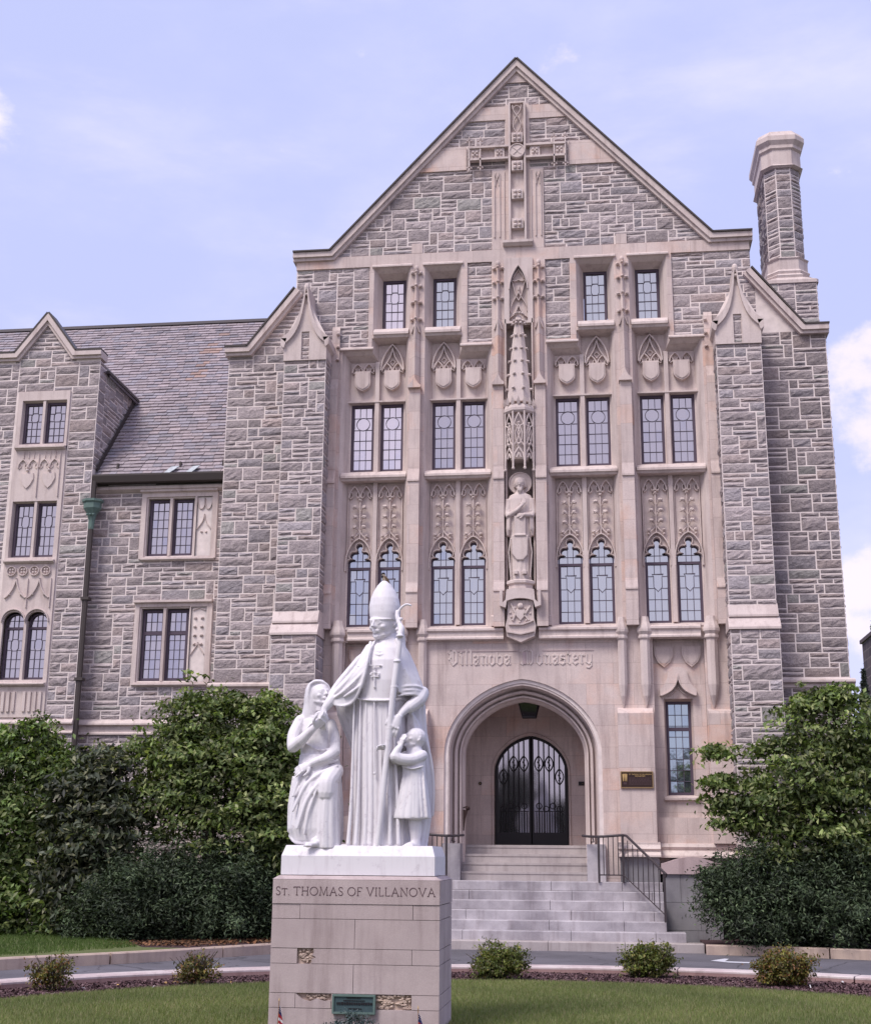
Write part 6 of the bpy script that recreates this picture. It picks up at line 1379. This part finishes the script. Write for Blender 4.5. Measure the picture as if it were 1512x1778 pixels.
for pts in ([(640, 1128, -.10), (615, 1163, -.14), (588, 1197, -.16)], [(643, 1145, -.17), (620, 1175, -.20), (597, 1200, -.20), (584, 1212, -.18)], [(641, 1168, -.22), (622, 1190, -.235), (603, 1207, -.23), (588, 1216, -.2)], [(633, 1140, -.10), (608, 1172, -.14), (590, 1190, -.15)], [(636, 1192, -.23), (620, 1206, -.24), (605, 1215, -.23)]): tubeS(B, pts, [.008] + [.018] * (len(pts) - 2) + [.010], 8)
tubeS(B, [(632, 1150, -.02), (600, 1192, -.08), (584, 1214, -.12)], [.085, .085, .07], 12)
tubeS(B, [(590, 1208, -.13), (578, 1224, -.17), (570, 1236, -.19)], [.062, .048, .034], 12)
hand(B, S(570, 1237, -.20), (-.18, -.12, -1), (-.25, -1, .12), 1.30, .55, -1)
# far sleeve and the hand on the crozier
sheet(B, [(700, 1116, -.06), (712, 1135, -.03), (724, 1162, -.02), (733, 1188, -.04), (738, 1208, -.05), (728, 1211, -.12), (710, 1210, -.17), (697, 1207, -.20), (696, 1180, -.20), (696, 1150, -.19)], .06)
for py, d in ((1196, 0), (1203, .0), (1210, .0)): tubeS(B, [(697, py + 3, -.215), (712, py, -.19), (727, py - 1, -.13), (738, py + 2, -.05)], [.008, .013, .014, .010], 8)
tubeS(B, [(733, 1204, -.02), (728, 1218, -.08), (714, 1232, -.15)], [.07, .068, .055], 12); tubeS(B, [(716, 1228, -.14), (704, 1241, -.20), (699, 1249, -.225)], [.052, .036, .030], 12)
sheet(B, [(716, 1236, -.02), (725, 1252, .0), (737, 1275, .02), (744, 1300, .03), (735, 1310, .05), (715, 1300, .05), (706, 1270, .03), (708, 1245, .0)], .08)
tubeS(B, [(713, 1238, -.06), (724, 1256, -.04), (738, 1284, -.02), (748, 1320, .0), (752, 1370, .02), (750, 1416, .03)], .016, 8)
hand(B, S(699, 1249, -.245), (-.36, -.22, -1), (.25, -1, .15), 1.30, .38, -1, .03)
# vestment details
for x0, x1, dyo in ((620, 616, 0), (631, 628, 0), (641, 642, .004), (651, 651, 0), (666, 669, 0), (676, 682, .004), (688, 695, .02)): tubeS(B, [(x0, 1219, -.155 - .02 * (1 - abs(x0 - 660) / 45)), ((x0 + x1) / 2, 1330, -.172 - .02 * (1 - abs(x0 - 660) / 45) + dyo), (x1, 1400, -.187 - .02 * (1 - abs(x0 - 660) / 50) + dyo), (x1 + (x1 - 660) * .08, 1466, -.226 + dyo)], [.008, .014, .018, .022], 8)
tubeS(B, [(656, 1220, -.205), (657, 1280, -.215), (657, 1343, -.225)], .009, 6); B.ball(tuple(S(657, 1346, -.225)), .014, 8, 6)
tubeS(B, [(626, 1217, -.15), (645, 1220, -.20), (664, 1221, -.213), (684, 1220, -.195), (700, 1217, -.15)], .010, 8)
tubeS(B, [(645, 1161, -.20), (657, 1161, -.212), (668, 1161, -.212)], .007, 6); tubeS(B, [(694, 1160, -.18), (692, 1190, -.19), (690, 1215, -.18)], .010, 6)
tubeS(B, [(648, 1118, -.10), (648, 1135, -.17), (648, 1158, -.205)], .009, 6); tubeS(B, [(690, 1112, -.06), (697, 1130, -.13), (700, 1158, -.17)], .016, 8)
tubeS(B, [(657, 1166, -.218), (657, 1196, -.222)], .008, 6)
for py in (1174, 1181): tubeS(B, [(650, py, -.215), (657, py - 1, -.222), (664, py, -.218)], .007, 6)
for px, py in ((657, 1165), (650, 1177), (664, 1177), (657, 1198)): B.ball(tuple(S(px, py, -.22)), .011, 7, 5)
for k in range(3): tubeS(B, [(648 - k * 2, 1121 + k * 5, -.06), (664, 1130 + k * 6, -.135 - .02 * k), (684 + k * 2, 1121 + k * 5, -.06)], .010, 8)
tubeS(B, [(652, 1114, .06), (668, 1127, -.09), (690, 1112, .05), (672, 1106, .14)], .026, 8)
for k in range(60):
    a = random.choice(((640, 1130), (690, 1140), (700, 1165), (610, 1190), (625, 1175))); B.ball(tuple(S(a[0] + random.uniform(-9, 9), a[1] + random.uniform(-14, 14), -.205)), .006, 5, 4)
head(B, S(666.5, 1085, -.015), .158, R(-31), R(3), 0)
loftS(B, [dict(c=668, py=1082, hw=22, dep=.12, dy=.02), dict(c=668, py=1078.5, hw=25.5, dep=.15, dy=.0), dict(c=668, py=1075, hw=26, dep=.152), dict(c=668, py=1066, hw=27.5, dep=.155), dict(c=668, py=1054, hw=28, dep=.15), dict(c=668, py=1041, hw=25.5, dep=.135), dict(c=668, py=1029, hw=20.5, dep=.11), dict(c=668, py=1018, hw=13.5, dep=.08), dict(c=668, py=1011, hw=7, dep=.045), dict(c=668, py=1008, hw=2.5, dep=.015)])
tubeS(B, [(644, 1078, -.07), (655, 1079.5, -.145), (668, 1080, -.155), (682, 1079, -.12), (693, 1077, -.03)], .007, 8)
for x in (690, 697): tubeS(B, [(x - 2, 1088, .08), (x + 1, 1115, .1), (x + 3, 1150, .11)], .022, 6)
# crozier
tubeS(B, [(663, 1471, -.26), (672, 1390, -.262), (681, 1300, -.262), (690, 1210, -.262), (697, 1150, -.25), (701, 1112, -.23)], [.026, .029, .030, .031, .030, .026], 12)
for px, py in ((691.5, 1199), (696.5, 1155), (700.8, 1112), (684, 1270)): B.ball(tuple(S(px, py, -.255)), (.040, .040, .018), 12, 6)
tubeS(B, [(701, 1110, -.23), (702, 1098, -.2), (698, 1088, -.17), (694, 1076, -.15), (693, 1066, -.14)], [.028, .034, .022, .024, .016], 10)
tubeS(B, [(694, 1078, -.15), (696, 1066, -.14), (702, 1058, -.14), (710, 1054, -.14), (717, 1056, -.14)], [.016, .013, .012, .012, .010], 10)
for k in range(5): B.ball(tuple(S(696 + random.uniform(-4, 6), 1080 + k * 6, -.17)), .018, 7, 5)
sculpt(B, 'bishop_figure', SG)
# --- kneeling woman
Wm = MB()
loftS(Wm, [dict(c=(a + b) / 2, py=py, hw=(b - a) / 2, dep=d, dy=dy, amp=am, nf=18, ph=.6) for py, a, b, d, dy, am in ((1472, 520, 590, .20, -.02, .03), (1460, 506, 595, .25, -.02, .05), (1440, 500, 597, .27, -.02, .06), (1410, 503, 597, .27, -.02, .07), (1380, 507, 596, .26, -.02, .07), (1352, 511, 594, .23, -.02, .06), (1330, 518, 592, .19, 0, .04), (1312, 520, 590, .17, .0, .02))])
loftS(Wm, [dict(c=(a + b) / 2, py=py, hw=(b - a) / 2, dep=d, dy=dy) for py, a, b, d, dy in ((1330, 522, 586, .16, .0), (1312, 522, 582, .15, .0), (1290, 522, 578, .145, .0), (1270, 520, 577, .145, .0), (1252, 522, 574, .13, .01), (1243, 530, 570, .105, .01), (1235, 541, 564, .08, .0), (1220, 545, 562, .075, -.01))])
tubeS(Wm, [(525, 1254, -.03), (515, 1278, -.09), (514, 1300, -.14)], [.072, .066, .055], 12); tubeS(Wm, [(514, 1300, -.14), (530, 1290, -.20), (546, 1276, -.235), (555, 1268, -.245)], [.055, .054, .040, .032], 12)
hand(Wm, S(556, 1268, -.25), (.75, -.15, .65), (.35, -.7, -.6), 1.2, .5, 1)
tubeS(Wm, [(574, 1258, .0), (583, 1282, -.06), (586, 1304, -.12)], [.055, .052, .05], 12); tubeS(Wm, [(586, 1306, -.12), (574, 1318, -.19), (556, 1326, -.22), (548, 1330, -.23)], [.056, .050, .036, .030], 12)
hand(Wm, S(548, 1330, -.235), (-.85, -.1, -.45), (-.1, -1, .35), 1.15, .25, 1)
for pts, r in (([(592, 1322, -.15), (560, 1334, -.20), (532, 1352, -.21), (518, 1385, -.23)], .018), ([(592, 1332, -.17), (566, 1345, -.23), (540, 1368, -.25), (520, 1410, -.27)], .02), ([(592, 1345, -.2), (570, 1358, -.27), (545, 1390, -.28), (528, 1440, -.29)], .02), ([(562, 1372, -.29), (548, 1410, -.29), (540, 1450, -.29)], .016), ([(590, 1316, -.12), (556, 1320, -.17), (530, 1330, -.16)], .012), ([(552, 1345, -.2), (536, 1360, -.22), (522, 1384, -.23)], .013),
               ([(534, 1276, -.13), (545, 1260, -.14), (560, 1252, -.12)], .010), ([(530, 1290, -.13), (560, 1305, -.16), (580, 1300, -.14)], .010), ([(513, 1350, -.1), (507, 1400, -.1), (504, 1445, -.08)], .018)): tubeS(Wm, pts, [r * .5] + [r] * (len(pts) - 2) + [r * .6], 8)
tubeS(Wm, [(586, 1340, -.10), (581, 1352, -.18), (577, 1362, -.235), (576, 1380, -.245)], [.08, .085, .085, .085], 12)
loftS(Wm, [dict(c=576, py=1474, hw=22, dep=.12, dy=-.20, amp=.12, nf=10), dict(c=576, py=1430, hw=21, dep=.115, dy=-.20, amp=.12, nf=10), dict(c=577, py=1390, hw=19, dep=.105, dy=-.20, amp=.08, nf=10), dict(c=578, py=1366, hw=17, dep=.09, dy=-.20), dict(c=579, py=1356, hw=12, dep=.07, dy=-.19), dict(c=580, py=1348, hw=5, dep=.03, dy=-.17)])
for x in (563, 574, 586): tubeS(Wm, [(x + 4, 1368, -.30 + abs(x - 576) * .005), (x, 1420, -.312 + abs(x - 576) * .005), (x, 1470, -.318 + abs(x - 576) * .005)], .015, 8)
tubeS(Wm, [(560, 1466, -.30), (548, 1468, -.34)], [.035, .028], 10, (.8, 1)); 
for k in range(4): Wm.ball(tuple(S(543 + k * 3.5, 1469.5, -.37 + .005 * k)), .012, 7, 5)
tubeS(Wm, [(508, 1452, -.1), (520, 1462, -.18), (545, 1464, -.24), (565, 1455, -.28)], .018, 8)
head(Wm, S(558, 1209, -.062), .118, R(42), R(-12), 0, ears=False)
loftS(Wm, [dict(c=544, py=1250, hw=25, dep=.13, dy=.03), dict(c=545, py=1240, hw=22, dep=.13, dy=.02), dict(c=547, py=1226, hw=20.5, dep=.135, dy=.015), dict(c=549, py=1212, hw=21.5, dep=.14, dy=.01), dict(c=551, py=1198, hw=21, dep=.135, dy=.005), dict(c=552, py=1188, hw=17, dep=.11, dy=.0), dict(c=553, py=1181, hw=8, dep=.05, dy=.0)])
tubeS(Wm, [(575, 1212, -.03), (573, 1194, -.08), (561, 1186, -.115), (546, 1189, -.13), (541, 1204, -.125), (541, 1222, -.11), (544, 1240, -.10)], .013, 8)
tubeS(Wm, [(525, 1243, -.03), (540, 1246, -.09), (554, 1247, -.11)], .010, 8)
sculpt(Wm, 'kneeling_figure', SG)
# --- boy
C = MB(); dB = -.10
loftS(C, [dict(c=(a + b) / 2, py=py, hw=(b - a) / 2, dep=d, dy=dB, amp=am, nf=14, ph=.2) for py, a, b, d, am in ((1423, 683, 751, .155, .10), (1419, 683, 751, .155, .10), (1400, 688, 749, .145, .09), (1375, 694, 746, .13, .07), (1352, 700, 742, .115, .04), (1335, 701, 741, .11, .0), (1318, 702, 741, .11, 0), (1306, 708, 738, .085, 0), (1300, 713, 734, .07, 0), (1290, 714, 732, .06, 0))])
tubeS(C, [(736, 1314, dB - .03), (722, 1322, dB - .10), (704, 1322, dB - .15), (694, 1317, dB - .17)], [.055, .055, .055, .048], 12); tubeS(C, [(693, 1318, dB - .17), (697, 1307, dB - .165), (702, 1300, dB - .15)], [.050, .034, .026], 12)
hand(C, S(702, 1301, dB - .15), (.25, .0, 1), (-.6, -.8, .1), .85, .35, 1)
tubeS(C, [(708, 1314, dB), (692, 1324, dB - .04), (683, 1310, dB - .10), (678, 1304, dB - .14)], [.05, .045, .032, .024], 12); hand(C, S(679, 1304, dB - .15), (-.8, -.2, .15), (.2, .6, .7), .8, .9, 1)
tubeS(C, [(722, 1415, dB), (724, 1440, dB - .01), (724, 1458, dB - .01), (723, 1466, dB - .01)], [.064, .060, .045, .046], 14); tubeS(C, [(726, 1467, dB + .01), (716, 1468, dB - .06), (710, 1470, dB - .10)], [.040, .036, .024], 12, (.8, 1.1))
for k in range(5): C.ball(tuple(S(706 + k * 3.6, 1470.3, dB - .125 + .008 * k)), .0125, 8, 5)
tubeS(C, [(706, 1412, dB + .10), (706, 1440, dB + .10), (705, 1468, dB + .10)], [.055, .048, .042], 12); tubeS(C, [(704, 1469, dB + .08), (698, 1470, dB + .02)], [.034, .026], 10)
for x0, x1 in ((706, 696), (714, 708), (724, 724), (733, 738), (739, 746)): tubeS(C, [(x0, 1340, dB - .10 + abs(x0 - 722) * .002), ((x0 + x1) / 2, 1380, dB - .125 + abs(x0 - 722) * .002), (x1, 1420, dB - .145 + abs(x1 - 720) * .002)], [.006, .011, .014], 8)
tubeS(C, [(704, 1334, dB - .10), (722, 1338, dB - .13), (739, 1333, dB - .09)], .009, 8)
head(C, S(722, 1286, dB - .01), .102, R(-52), R(-20), 0); C.ball(tuple(S(725, 1283, dB + .02)), (.095, .105, .095), 14, 10)
sculpt(C, 'boy_figure', SG)
mb = MB(); zb = 1.480; f0 = at(487.5, 1519, -14.93); f1 = at(754.5, 1520, -14.93); zt3 = at(620, 1487, -14.93).z; ztp = S(620, 1470).z + .005
def rr4(x0, x1, y0, y1, z): return [(x0, y0, z), (x1, y0, z), (x1, y1, z), (x0, y1, z)]
mb.loft([rr4(f0.x, f1.x, -14.93, -14.12, f0.z), rr4(f0.x, f1.x, -14.93, -14.12, zt3), rr4(f0.x + .03, f1.x - .03, -14.88, -14.16, ztp)])
for k in range(26): mb.ball((random.uniform(f0.x + .15, f1.x - .15), random.uniform(-14.82, -14.3), ztp - .012), (random.uniform(.05, .12), random.uniform(.04, .08), .03), 8, 5)
base = mb.build('marble_base', 'marble', SG)
bz = f0.z
# --- pedestal
PD = tag(empty('stone_pedestal', (-.62, -14.6, .1)), 'worn square pedestal of pinkish grey limestone blocks under the white marble group', 'pedestal')
def PX(px, py=1650): return at(px, py, -15).x
def PZ(py): return at(615, py, -15).z
XL, XR, YF, YB = PX(469.5), PX(763.2), -15.0, -14.06
courses = [(1571, 1528), (1597, 1571), (1648.5, 1597), (1675.5, 1648.5), (1727, 1675.5), (1753, 1727), (1800, 1753), (1860, 1800)]
splits = [[], [518.6, 716], [615], [516, 545, 715], [614], [515, 577, 652, 715], [614], [520, 715]]
mb = MB(); mb.box(XL + .03, XR - .03, YF + .035, YB - .03, .05, PZ(1530)); core = mb.build('rubble_core', 'kerb_stone', PD); core.location = (.62, 14.6, -.1)
mb = MB(); rg = random.Random(8)
def jag(x, z0, z1, amp, n=7): return [(x + rg.uniform(-amp, amp), z0 + (z1 - z0) * k / n) for k in range(n + 1)]
for ci, ((pb, pt_), sp) in enumerate(zip(courses, splits)):
    z0, z1 = max(.05, PZ(pb)), PZ(pt_); xs = [XL] + [PX(q) for q in sp] + [XR]
    for k, (a, b) in enumerate(zip(xs[:-1], xs[1:])):
        g = .0022; off = rg.uniform(0, .004) + (0 if ci else -.006)
        if ci == 3 and k == 1: continue
        if ci == 5 and k == 3: continue
        if ci == 3 and k == 2: P = [(b - g, z0 + g), (b - g, z1 - g)] + [(x, z) for x, z in jag(a + .0, z1 - g, z0 + g, .03)]
        elif ci == 5 and k == 1: P = [(a + g, z0 + g), (b - g, z0 + g)] + [(b - g, z0 + (z1 - z0) * .55)] + [(b - (b - a) * t, z0 + (z1 - z0) * (.55 + rg.uniform(-.12, .12))) for t in (.2, .4, .6, .8)] + [(a + g, z1 - g)]
        else: P = RC(a + g, b - g, z0 + g, z1 - g)
        mb.prism(P, YF + off, YF + .2)
        if 1: e = .008
    mb.box(XR - .12, XR - .002 + (.004 if ci == 0 else 0), YF + .004, YB, z0 + .0035, z1 - .0035); mb.box(XL + .002, XL + .12, YF + .004, YB, z0 + .0035, z1 - .0035); mb.box(XL + .12, XR - .12, YB - .15, YB, z0 + .0035, z1 - .0035)
mb.loft([rr4(XL - .004, XR + .004, YF - .006, YB, PZ(1528)), rr4(f0.x - .012, f1.x + .012, -14.945, -14.11, bz - .006)])
o = mb.build('stone_block', 'pedestal_stone', PD); o.location = (.62, 14.6, -.1); tag(o, 'sawn blocks with chipped and broken faces near the bronze tablet')
mb = MB()
for k in range(60): x = rg.uniform(PX(655), PX(712)); mb.ball((x, YF + .03, rg.uniform(PZ(1751), PZ(1729))), (rg.uniform(.012, .03), .022, rg.uniform(.008, .018)), 6, 4, jit=.3)
for k in range(30): mb.ball((rg.uniform(PX(517), PX(543)), YF + .03, rg.uniform(PZ(1673), PZ(1651))), (rg.uniform(.012, .03), .02, rg.uniform(.008, .018)), 6, 4, jit=.3)
for k in range(20): mb.ball((rg.uniform(PX(535), PX(576)), YF + .03, rg.uniform(PZ(1738), PZ(1729))), (rg.uniform(.012, .03), .02, rg.uniform(.008, .014)), 6, 4, jit=.3)
o = mb.build('broken_face', 'kerb_stone', PD); o.location = (.62, 14.6, -.1)
# roman capitals with serifs
def ser(x, z, w_=.09): return [[(x - w_, z), (x + w_, z)]]
RO = {'S': (.52, [[(.44, .78), (.36, .96), (.14, .96), (.06, .78), (.14, .58), (.38, .44), (.46, .24), (.36, .04), (.12, .04), (.05, .22)]]),
 'T': (.68, [[(.34, .04), (.34, .97)], [(.02, .97), (.66, .97)], [(.03, .97), (.02, .84)], [(.65, .97), (.66, .84)]] + ser(.34, .03)),
 'H': (.76, [[(.12, .03), (.12, .97)], [(.64, .03), (.64, .97)], [(.12, .52), (.64, .52)]] + ser(.12, .03) + ser(.12, .97) + ser(.64, .03) + ser(.64, .97)),
 'O': (.84, [[(.42 + .38 * math.cos(R(a)), .5 + .48 * math.sin(R(a))) for a in range(0, 361, 24)]]),
 'M': (.94, [[(.12, .03), (.18, .97), (.47, .06), (.76, .97), (.84, .03)]] + ser(.12, .03) + ser(.84, .03) + ser(.15, .97, .06) + ser(.79, .97, .06)),
 'A': (.80, [[(.10, .03), (.40, .98), (.72, .03)], [(.22, .38), (.60, .38)]] + ser(.10, .03) + ser(.72, .03)),
 'F': (.54, [[(.12, .03), (.12, .97), (.48, .97), (.48, .85)], [(.12, .54), (.40, .54)]] + ser(.12, .03)),
 'V': (.78, [[(.08, .97), (.40, .02), (.70, .97)]] + ser(.08, .97) + ser(.70, .97)),
 'I': (.24, [[(.12, .03), (.12, .97)]] + ser(.12, .03) + ser(.12, .97)),
 'L': (.54, [[(.12, .97), (.12, .03), (.50, .03), (.50, .16)]] + ser(.12, .97)),
 'N': (.80, [[(.12, .03), (.12, .97), (.68, .03), (.68, .97)]] + ser(.12, .03) + ser(.68, .97) + ser(.12, .97, .06)),
 'a': (.56, [[(.28, .04), (.28, .76)], [(.02, .76), (.54, .76)], [(.02, .76), (.02, .66)], [(.54, .76), (.54, .66)], [(.2, .03), (.36, .03)]]), '.': (.14, [[(.05, .02), (.08, .09)]]), ' ': (.22, [])}
zA, zB_ = PZ(1556), PZ(1541)
o = letter_row('Sa. THOMAS OF VILLANOVA', PX(479, 1548), PX(756, 1548), zA, zB_ - zA, RO, YF - .0085, YF - .0062, .0072, 'lettering', 'engraving', PD, gap=.09); o.location = (.62, 14.6, -.1)
tb = tag(empty('bronze_tablet', (PX(615, 1745), YF - .0, PZ(1744))), 'small green bronze tablet fixed low on the pedestal front above the juniper', 'plaque')
hw_ = (PX(651, 1745) - PX(579, 1745)) / 2; hh_ = (PZ(1726) - PZ(1757)) / 2
mb = MB(); mb.box(-hw_, hw_, -.03, .03, -hh_, hh_); mb.build('plate', 'bronze_green', tb)
mb = MB(); mb.prism(RC(-hw_ - .006, hw_ + .006, -hh_ - .006, hh_ + .006), -.042, .0, [RC(-hw_ + .010, hw_ - .010, -hh_ + .010, hh_ - .010)]); mb.build('border', 'verdigris', tb)
mb = MB()
for z, h, a, b in ((.048, .012, -.06, .05), (.026, .010, -.09, .09), (-.004, .022, -.15, .16), (-.04, .010, -.05, .06)):
    x = a
    while x < b: w_ = rg.uniform(.006, .013) * (1.5 if h > .02 else 1); mb.box(x, x + w_, -.036, -.03, z, z + h * rg.uniform(.8, 1)); x += w_ + .006
mb.build('raised_lettering', 'iron', tb)
# --- the bird on the mitre
bt = S(669, 1010, .0)
bd = tag(empty('sparrow', tuple(bt)), 'small brown sparrow perched on the tip of the marble mitre', 'bird')
mb = MB(); o_ = lambda px, py, dy=0: S(px, py, dy) - bt
mb.loft([[tuple(o_(x, y) + Vector((r * math.cos(a) * .9, r * math.sin(a), r * math.cos(a) * .35))) for a in [i * math.pi / 5 for i in range(10)]] for x, y, r in ((665, 996, .008), (665.5, 998, .020), (666, 1001, .022), (667, 1003, .024), (668.5, 1006, .032), (670.5, 1009, .030), (673, 1012, .020), (676, 1015, .009))])
mb.build('body', 'bird_pale', bd, True)
mb = MB(); mb.ball(tuple(o_(665.5, 997.2)), (.020, .022, .017), 10, 7); mb.tube([tuple(o_(663.5, 998)), tuple(o_(661.3, 998.6))], [.007, .001], 6); mb.ball(tuple(o_(664.5, 1002, -.018)), (.012, .01, .016), 8, 5); mb.build('head_cap', 'bird_dark', bd, True)
mb = MB(); mb.loft([[tuple(o_(x, y, -.012) + Vector((r * math.cos(a), r * 1.1 * math.sin(a), 0))) for a in [i * math.pi / 4 for i in range(8)]] for x, y, r in ((668, 1001, .012), (671, 1006, .021), (674, 1011, .016), (677, 1016, .007), (681, 1020, .005))]); mb.tube([tuple(o_(673, 1011)), tuple(o_(682, 1021.5))], [.012, .007], 6, sq=(.4, 1)); mb.build('wing', 'bird_brown', bd, True)
mb = MB(); mb.tube([tuple(o_(667.5, 1007, -.01)), tuple(o_(667.5, 1011, -.012))], .003, 5); mb.tube([tuple(o_(669.5, 1008, .01)), tuple(o_(669.5, 1012, .01))], .003, 5); mb.build('leg', 'bird_dark', bd)
# --- two little flags stuck in the lawn
for nm, pxs, lab in (('small_flag', 482, 'little furled striped flag with gilt tip by the pedestal corner nearest the kneeling woman'), ('small_flag', 728, 'little drooping flag showing its starred canton beside the pedestal juniper')):
    p = at(pxs, 1760, -15.35); t = tag(empty(nm, (p.x, -15.35, .14)), lab, 'flag', 'small flags at the pedestal foot')
    zt4 = at(pxs, 1738 if pxs < 600 else 1752, -15.35).z - .14; lean = .01 if pxs < 600 else -.01
    mb = MB(); mb.tube([(0, 0, -.05), (lean, 0, zt4)], .004, 6); mb.build('stick', 'wood_stick', t); mb = MB(); mb.tube([(lean, 0, zt4), (lean, 0, zt4 + .025)], [.006, .001], 6); mb.build('finial', 'gold_leaf', t)
    sgn = 1; w1 = .05 if pxs < 600 else .07
    for m_, za, zb2 in (('flag_blue', .0, .42), ('flag_red', .42, .6), ('flag_white', .6, .74), ('flag_red', .74, .88), ('flag_white', .88, 1)):
        mb = MB(); H_ = .17; z_a = zt4 - .03 - H_ * za; z_b = zt4 - .03 - H_ * zb2; nn_ = 7; r1 = []; r2 = []
        for k in range(nn_ + 1): q = k / nn_; r1.append((lean + q * w1 * (.25 + za * .8), -.006 * math.sin(q * 9), z_a - q * .03)); r2.append((lean + q * w1 * (.25 + zb2 * .8), -.006 * math.sin(q * 9 + 1), z_b - q * .03))
        mb.ring(r1, r2, closed=False); mb.build('cloth', m_, t)
        if m_ == 'flag_blue':
            mb = MB()
            for i in range(3):
                for j in range(3): mb.ball((lean + w1 * (.12 + .2 * i), -.010, z_a - .015 - .018 * j - .008 * i), .003, 5, 4)
            mb.build('stars', 'flag_white', t)

# --- bearded saint in the niche
NS = tag(empty('niche_statue', (0, -.38, 7.16)), 'tall haloed bearded saint carved in pale stone, standing in the central niche under the canopy', 'statue')
F = MB(); NY = -.42
def rn(z, hw, dep, amp=0, nf=14, n=48, c=0.0, dy=0): return [(c + hw * math.cos(a) * (1 - amp * (1 - abs(math.sin(nf * a / 2)))), dy + dep * math.sin(a) * (1 - amp * (1 - abs(math.sin(nf * a / 2)))), z) for a in [2 * math.pi * i / n for i in range(n)]]
F.loft([rn(0, .235, .15, .05), rn(.1, .225, .15, .1), rn(.6, .215, .145, .1), rn(1.0, .235, .15, .06), rn(1.3, .25, .15, .02), rn(1.55, .27, .145), rn(1.75, .265, .14), rn(1.84, .22, .12), rn(1.90, .10, .08), rn(1.98, .07, .07)])
F.box(-.12, .12, -.185, -.12, .95, 1.36); F.prism([(-.17, .95), (-.17, .55), (-.07, .42), (.06, .42), (.15, .52), (.17, .95)], -.175, -.08); F.box(-.12, .12, -.20, -.15, .93, .965)
for s_ in (-1, 1):
    F.tube([(s_ * .24, -.02, 1.75), (s_ * .27, -.05, 1.45), (s_ * .22, -.12, 1.35)], [.08, .085, .07], 10)
    F.loft([rn(1.5, .055, .09, c=s_ * .235, dy=-.04, n=16), rn(1.1, .06, .10, c=s_ * .245, dy=-.04, n=16), rn(.95, .03, .07, c=s_ * .26, dy=-.03, n=16)])
    for k in (0, 1): F.tube([(s_ * (.21 + .04 * k), -.14 + .03 * k, 1.5), (s_ * (.22 + .04 * k), -.15 + .03 * k, 1.05)], .013, 6)
    F.tube([(s_ * .2, -.13, .9), (s_ * .24, -.12, .6), (s_ * .2, -.14, .05)], .016, 6); F.box(*sorted((s_ * .05, s_ * .13)), -.2, -.1, .12, .2)
F.tube([(-.22, -.13, 1.38), (-.05, -.20, 1.48), (.05, -.21, 1.58)], [.06, .045, .035], 10); hand(F, Vector((.04, -.215, 1.56)), (.5, 0, 1), (0, -1, 0), 1.1, .1, 1)
F.tube([(.22, -.12, 1.38), (.08, -.2, 1.38)], [.06, .04], 10); hand(F, Vector((.08, -.205, 1.38)), (-1, 0, -.1), (0, -1, .2), 1.1, .5, 1)
head(F, Vector((0, -.04, 2.08)), .135, 0, R(6), 0, beard=True, hair=True)
o = sculpt(F, 'saint_figure', NS, .011, 2); o.data.materials[0] = MAT['limestone_plain']
mb = MB(); P = arc(0, 2.12, .235, .235, 0, 345, 23); mb.prism(P, .02, .06); mb.rib(P, .03, -.0, .03, closed=True); mb.build('halo', 'limestone_plain', NS)
mb = MB(); mb.loft([half_oct(.25, -.0, 0), half_oct(.25, -.005, 0)]); mb.build('plinth', 'limestone_plain', NS)
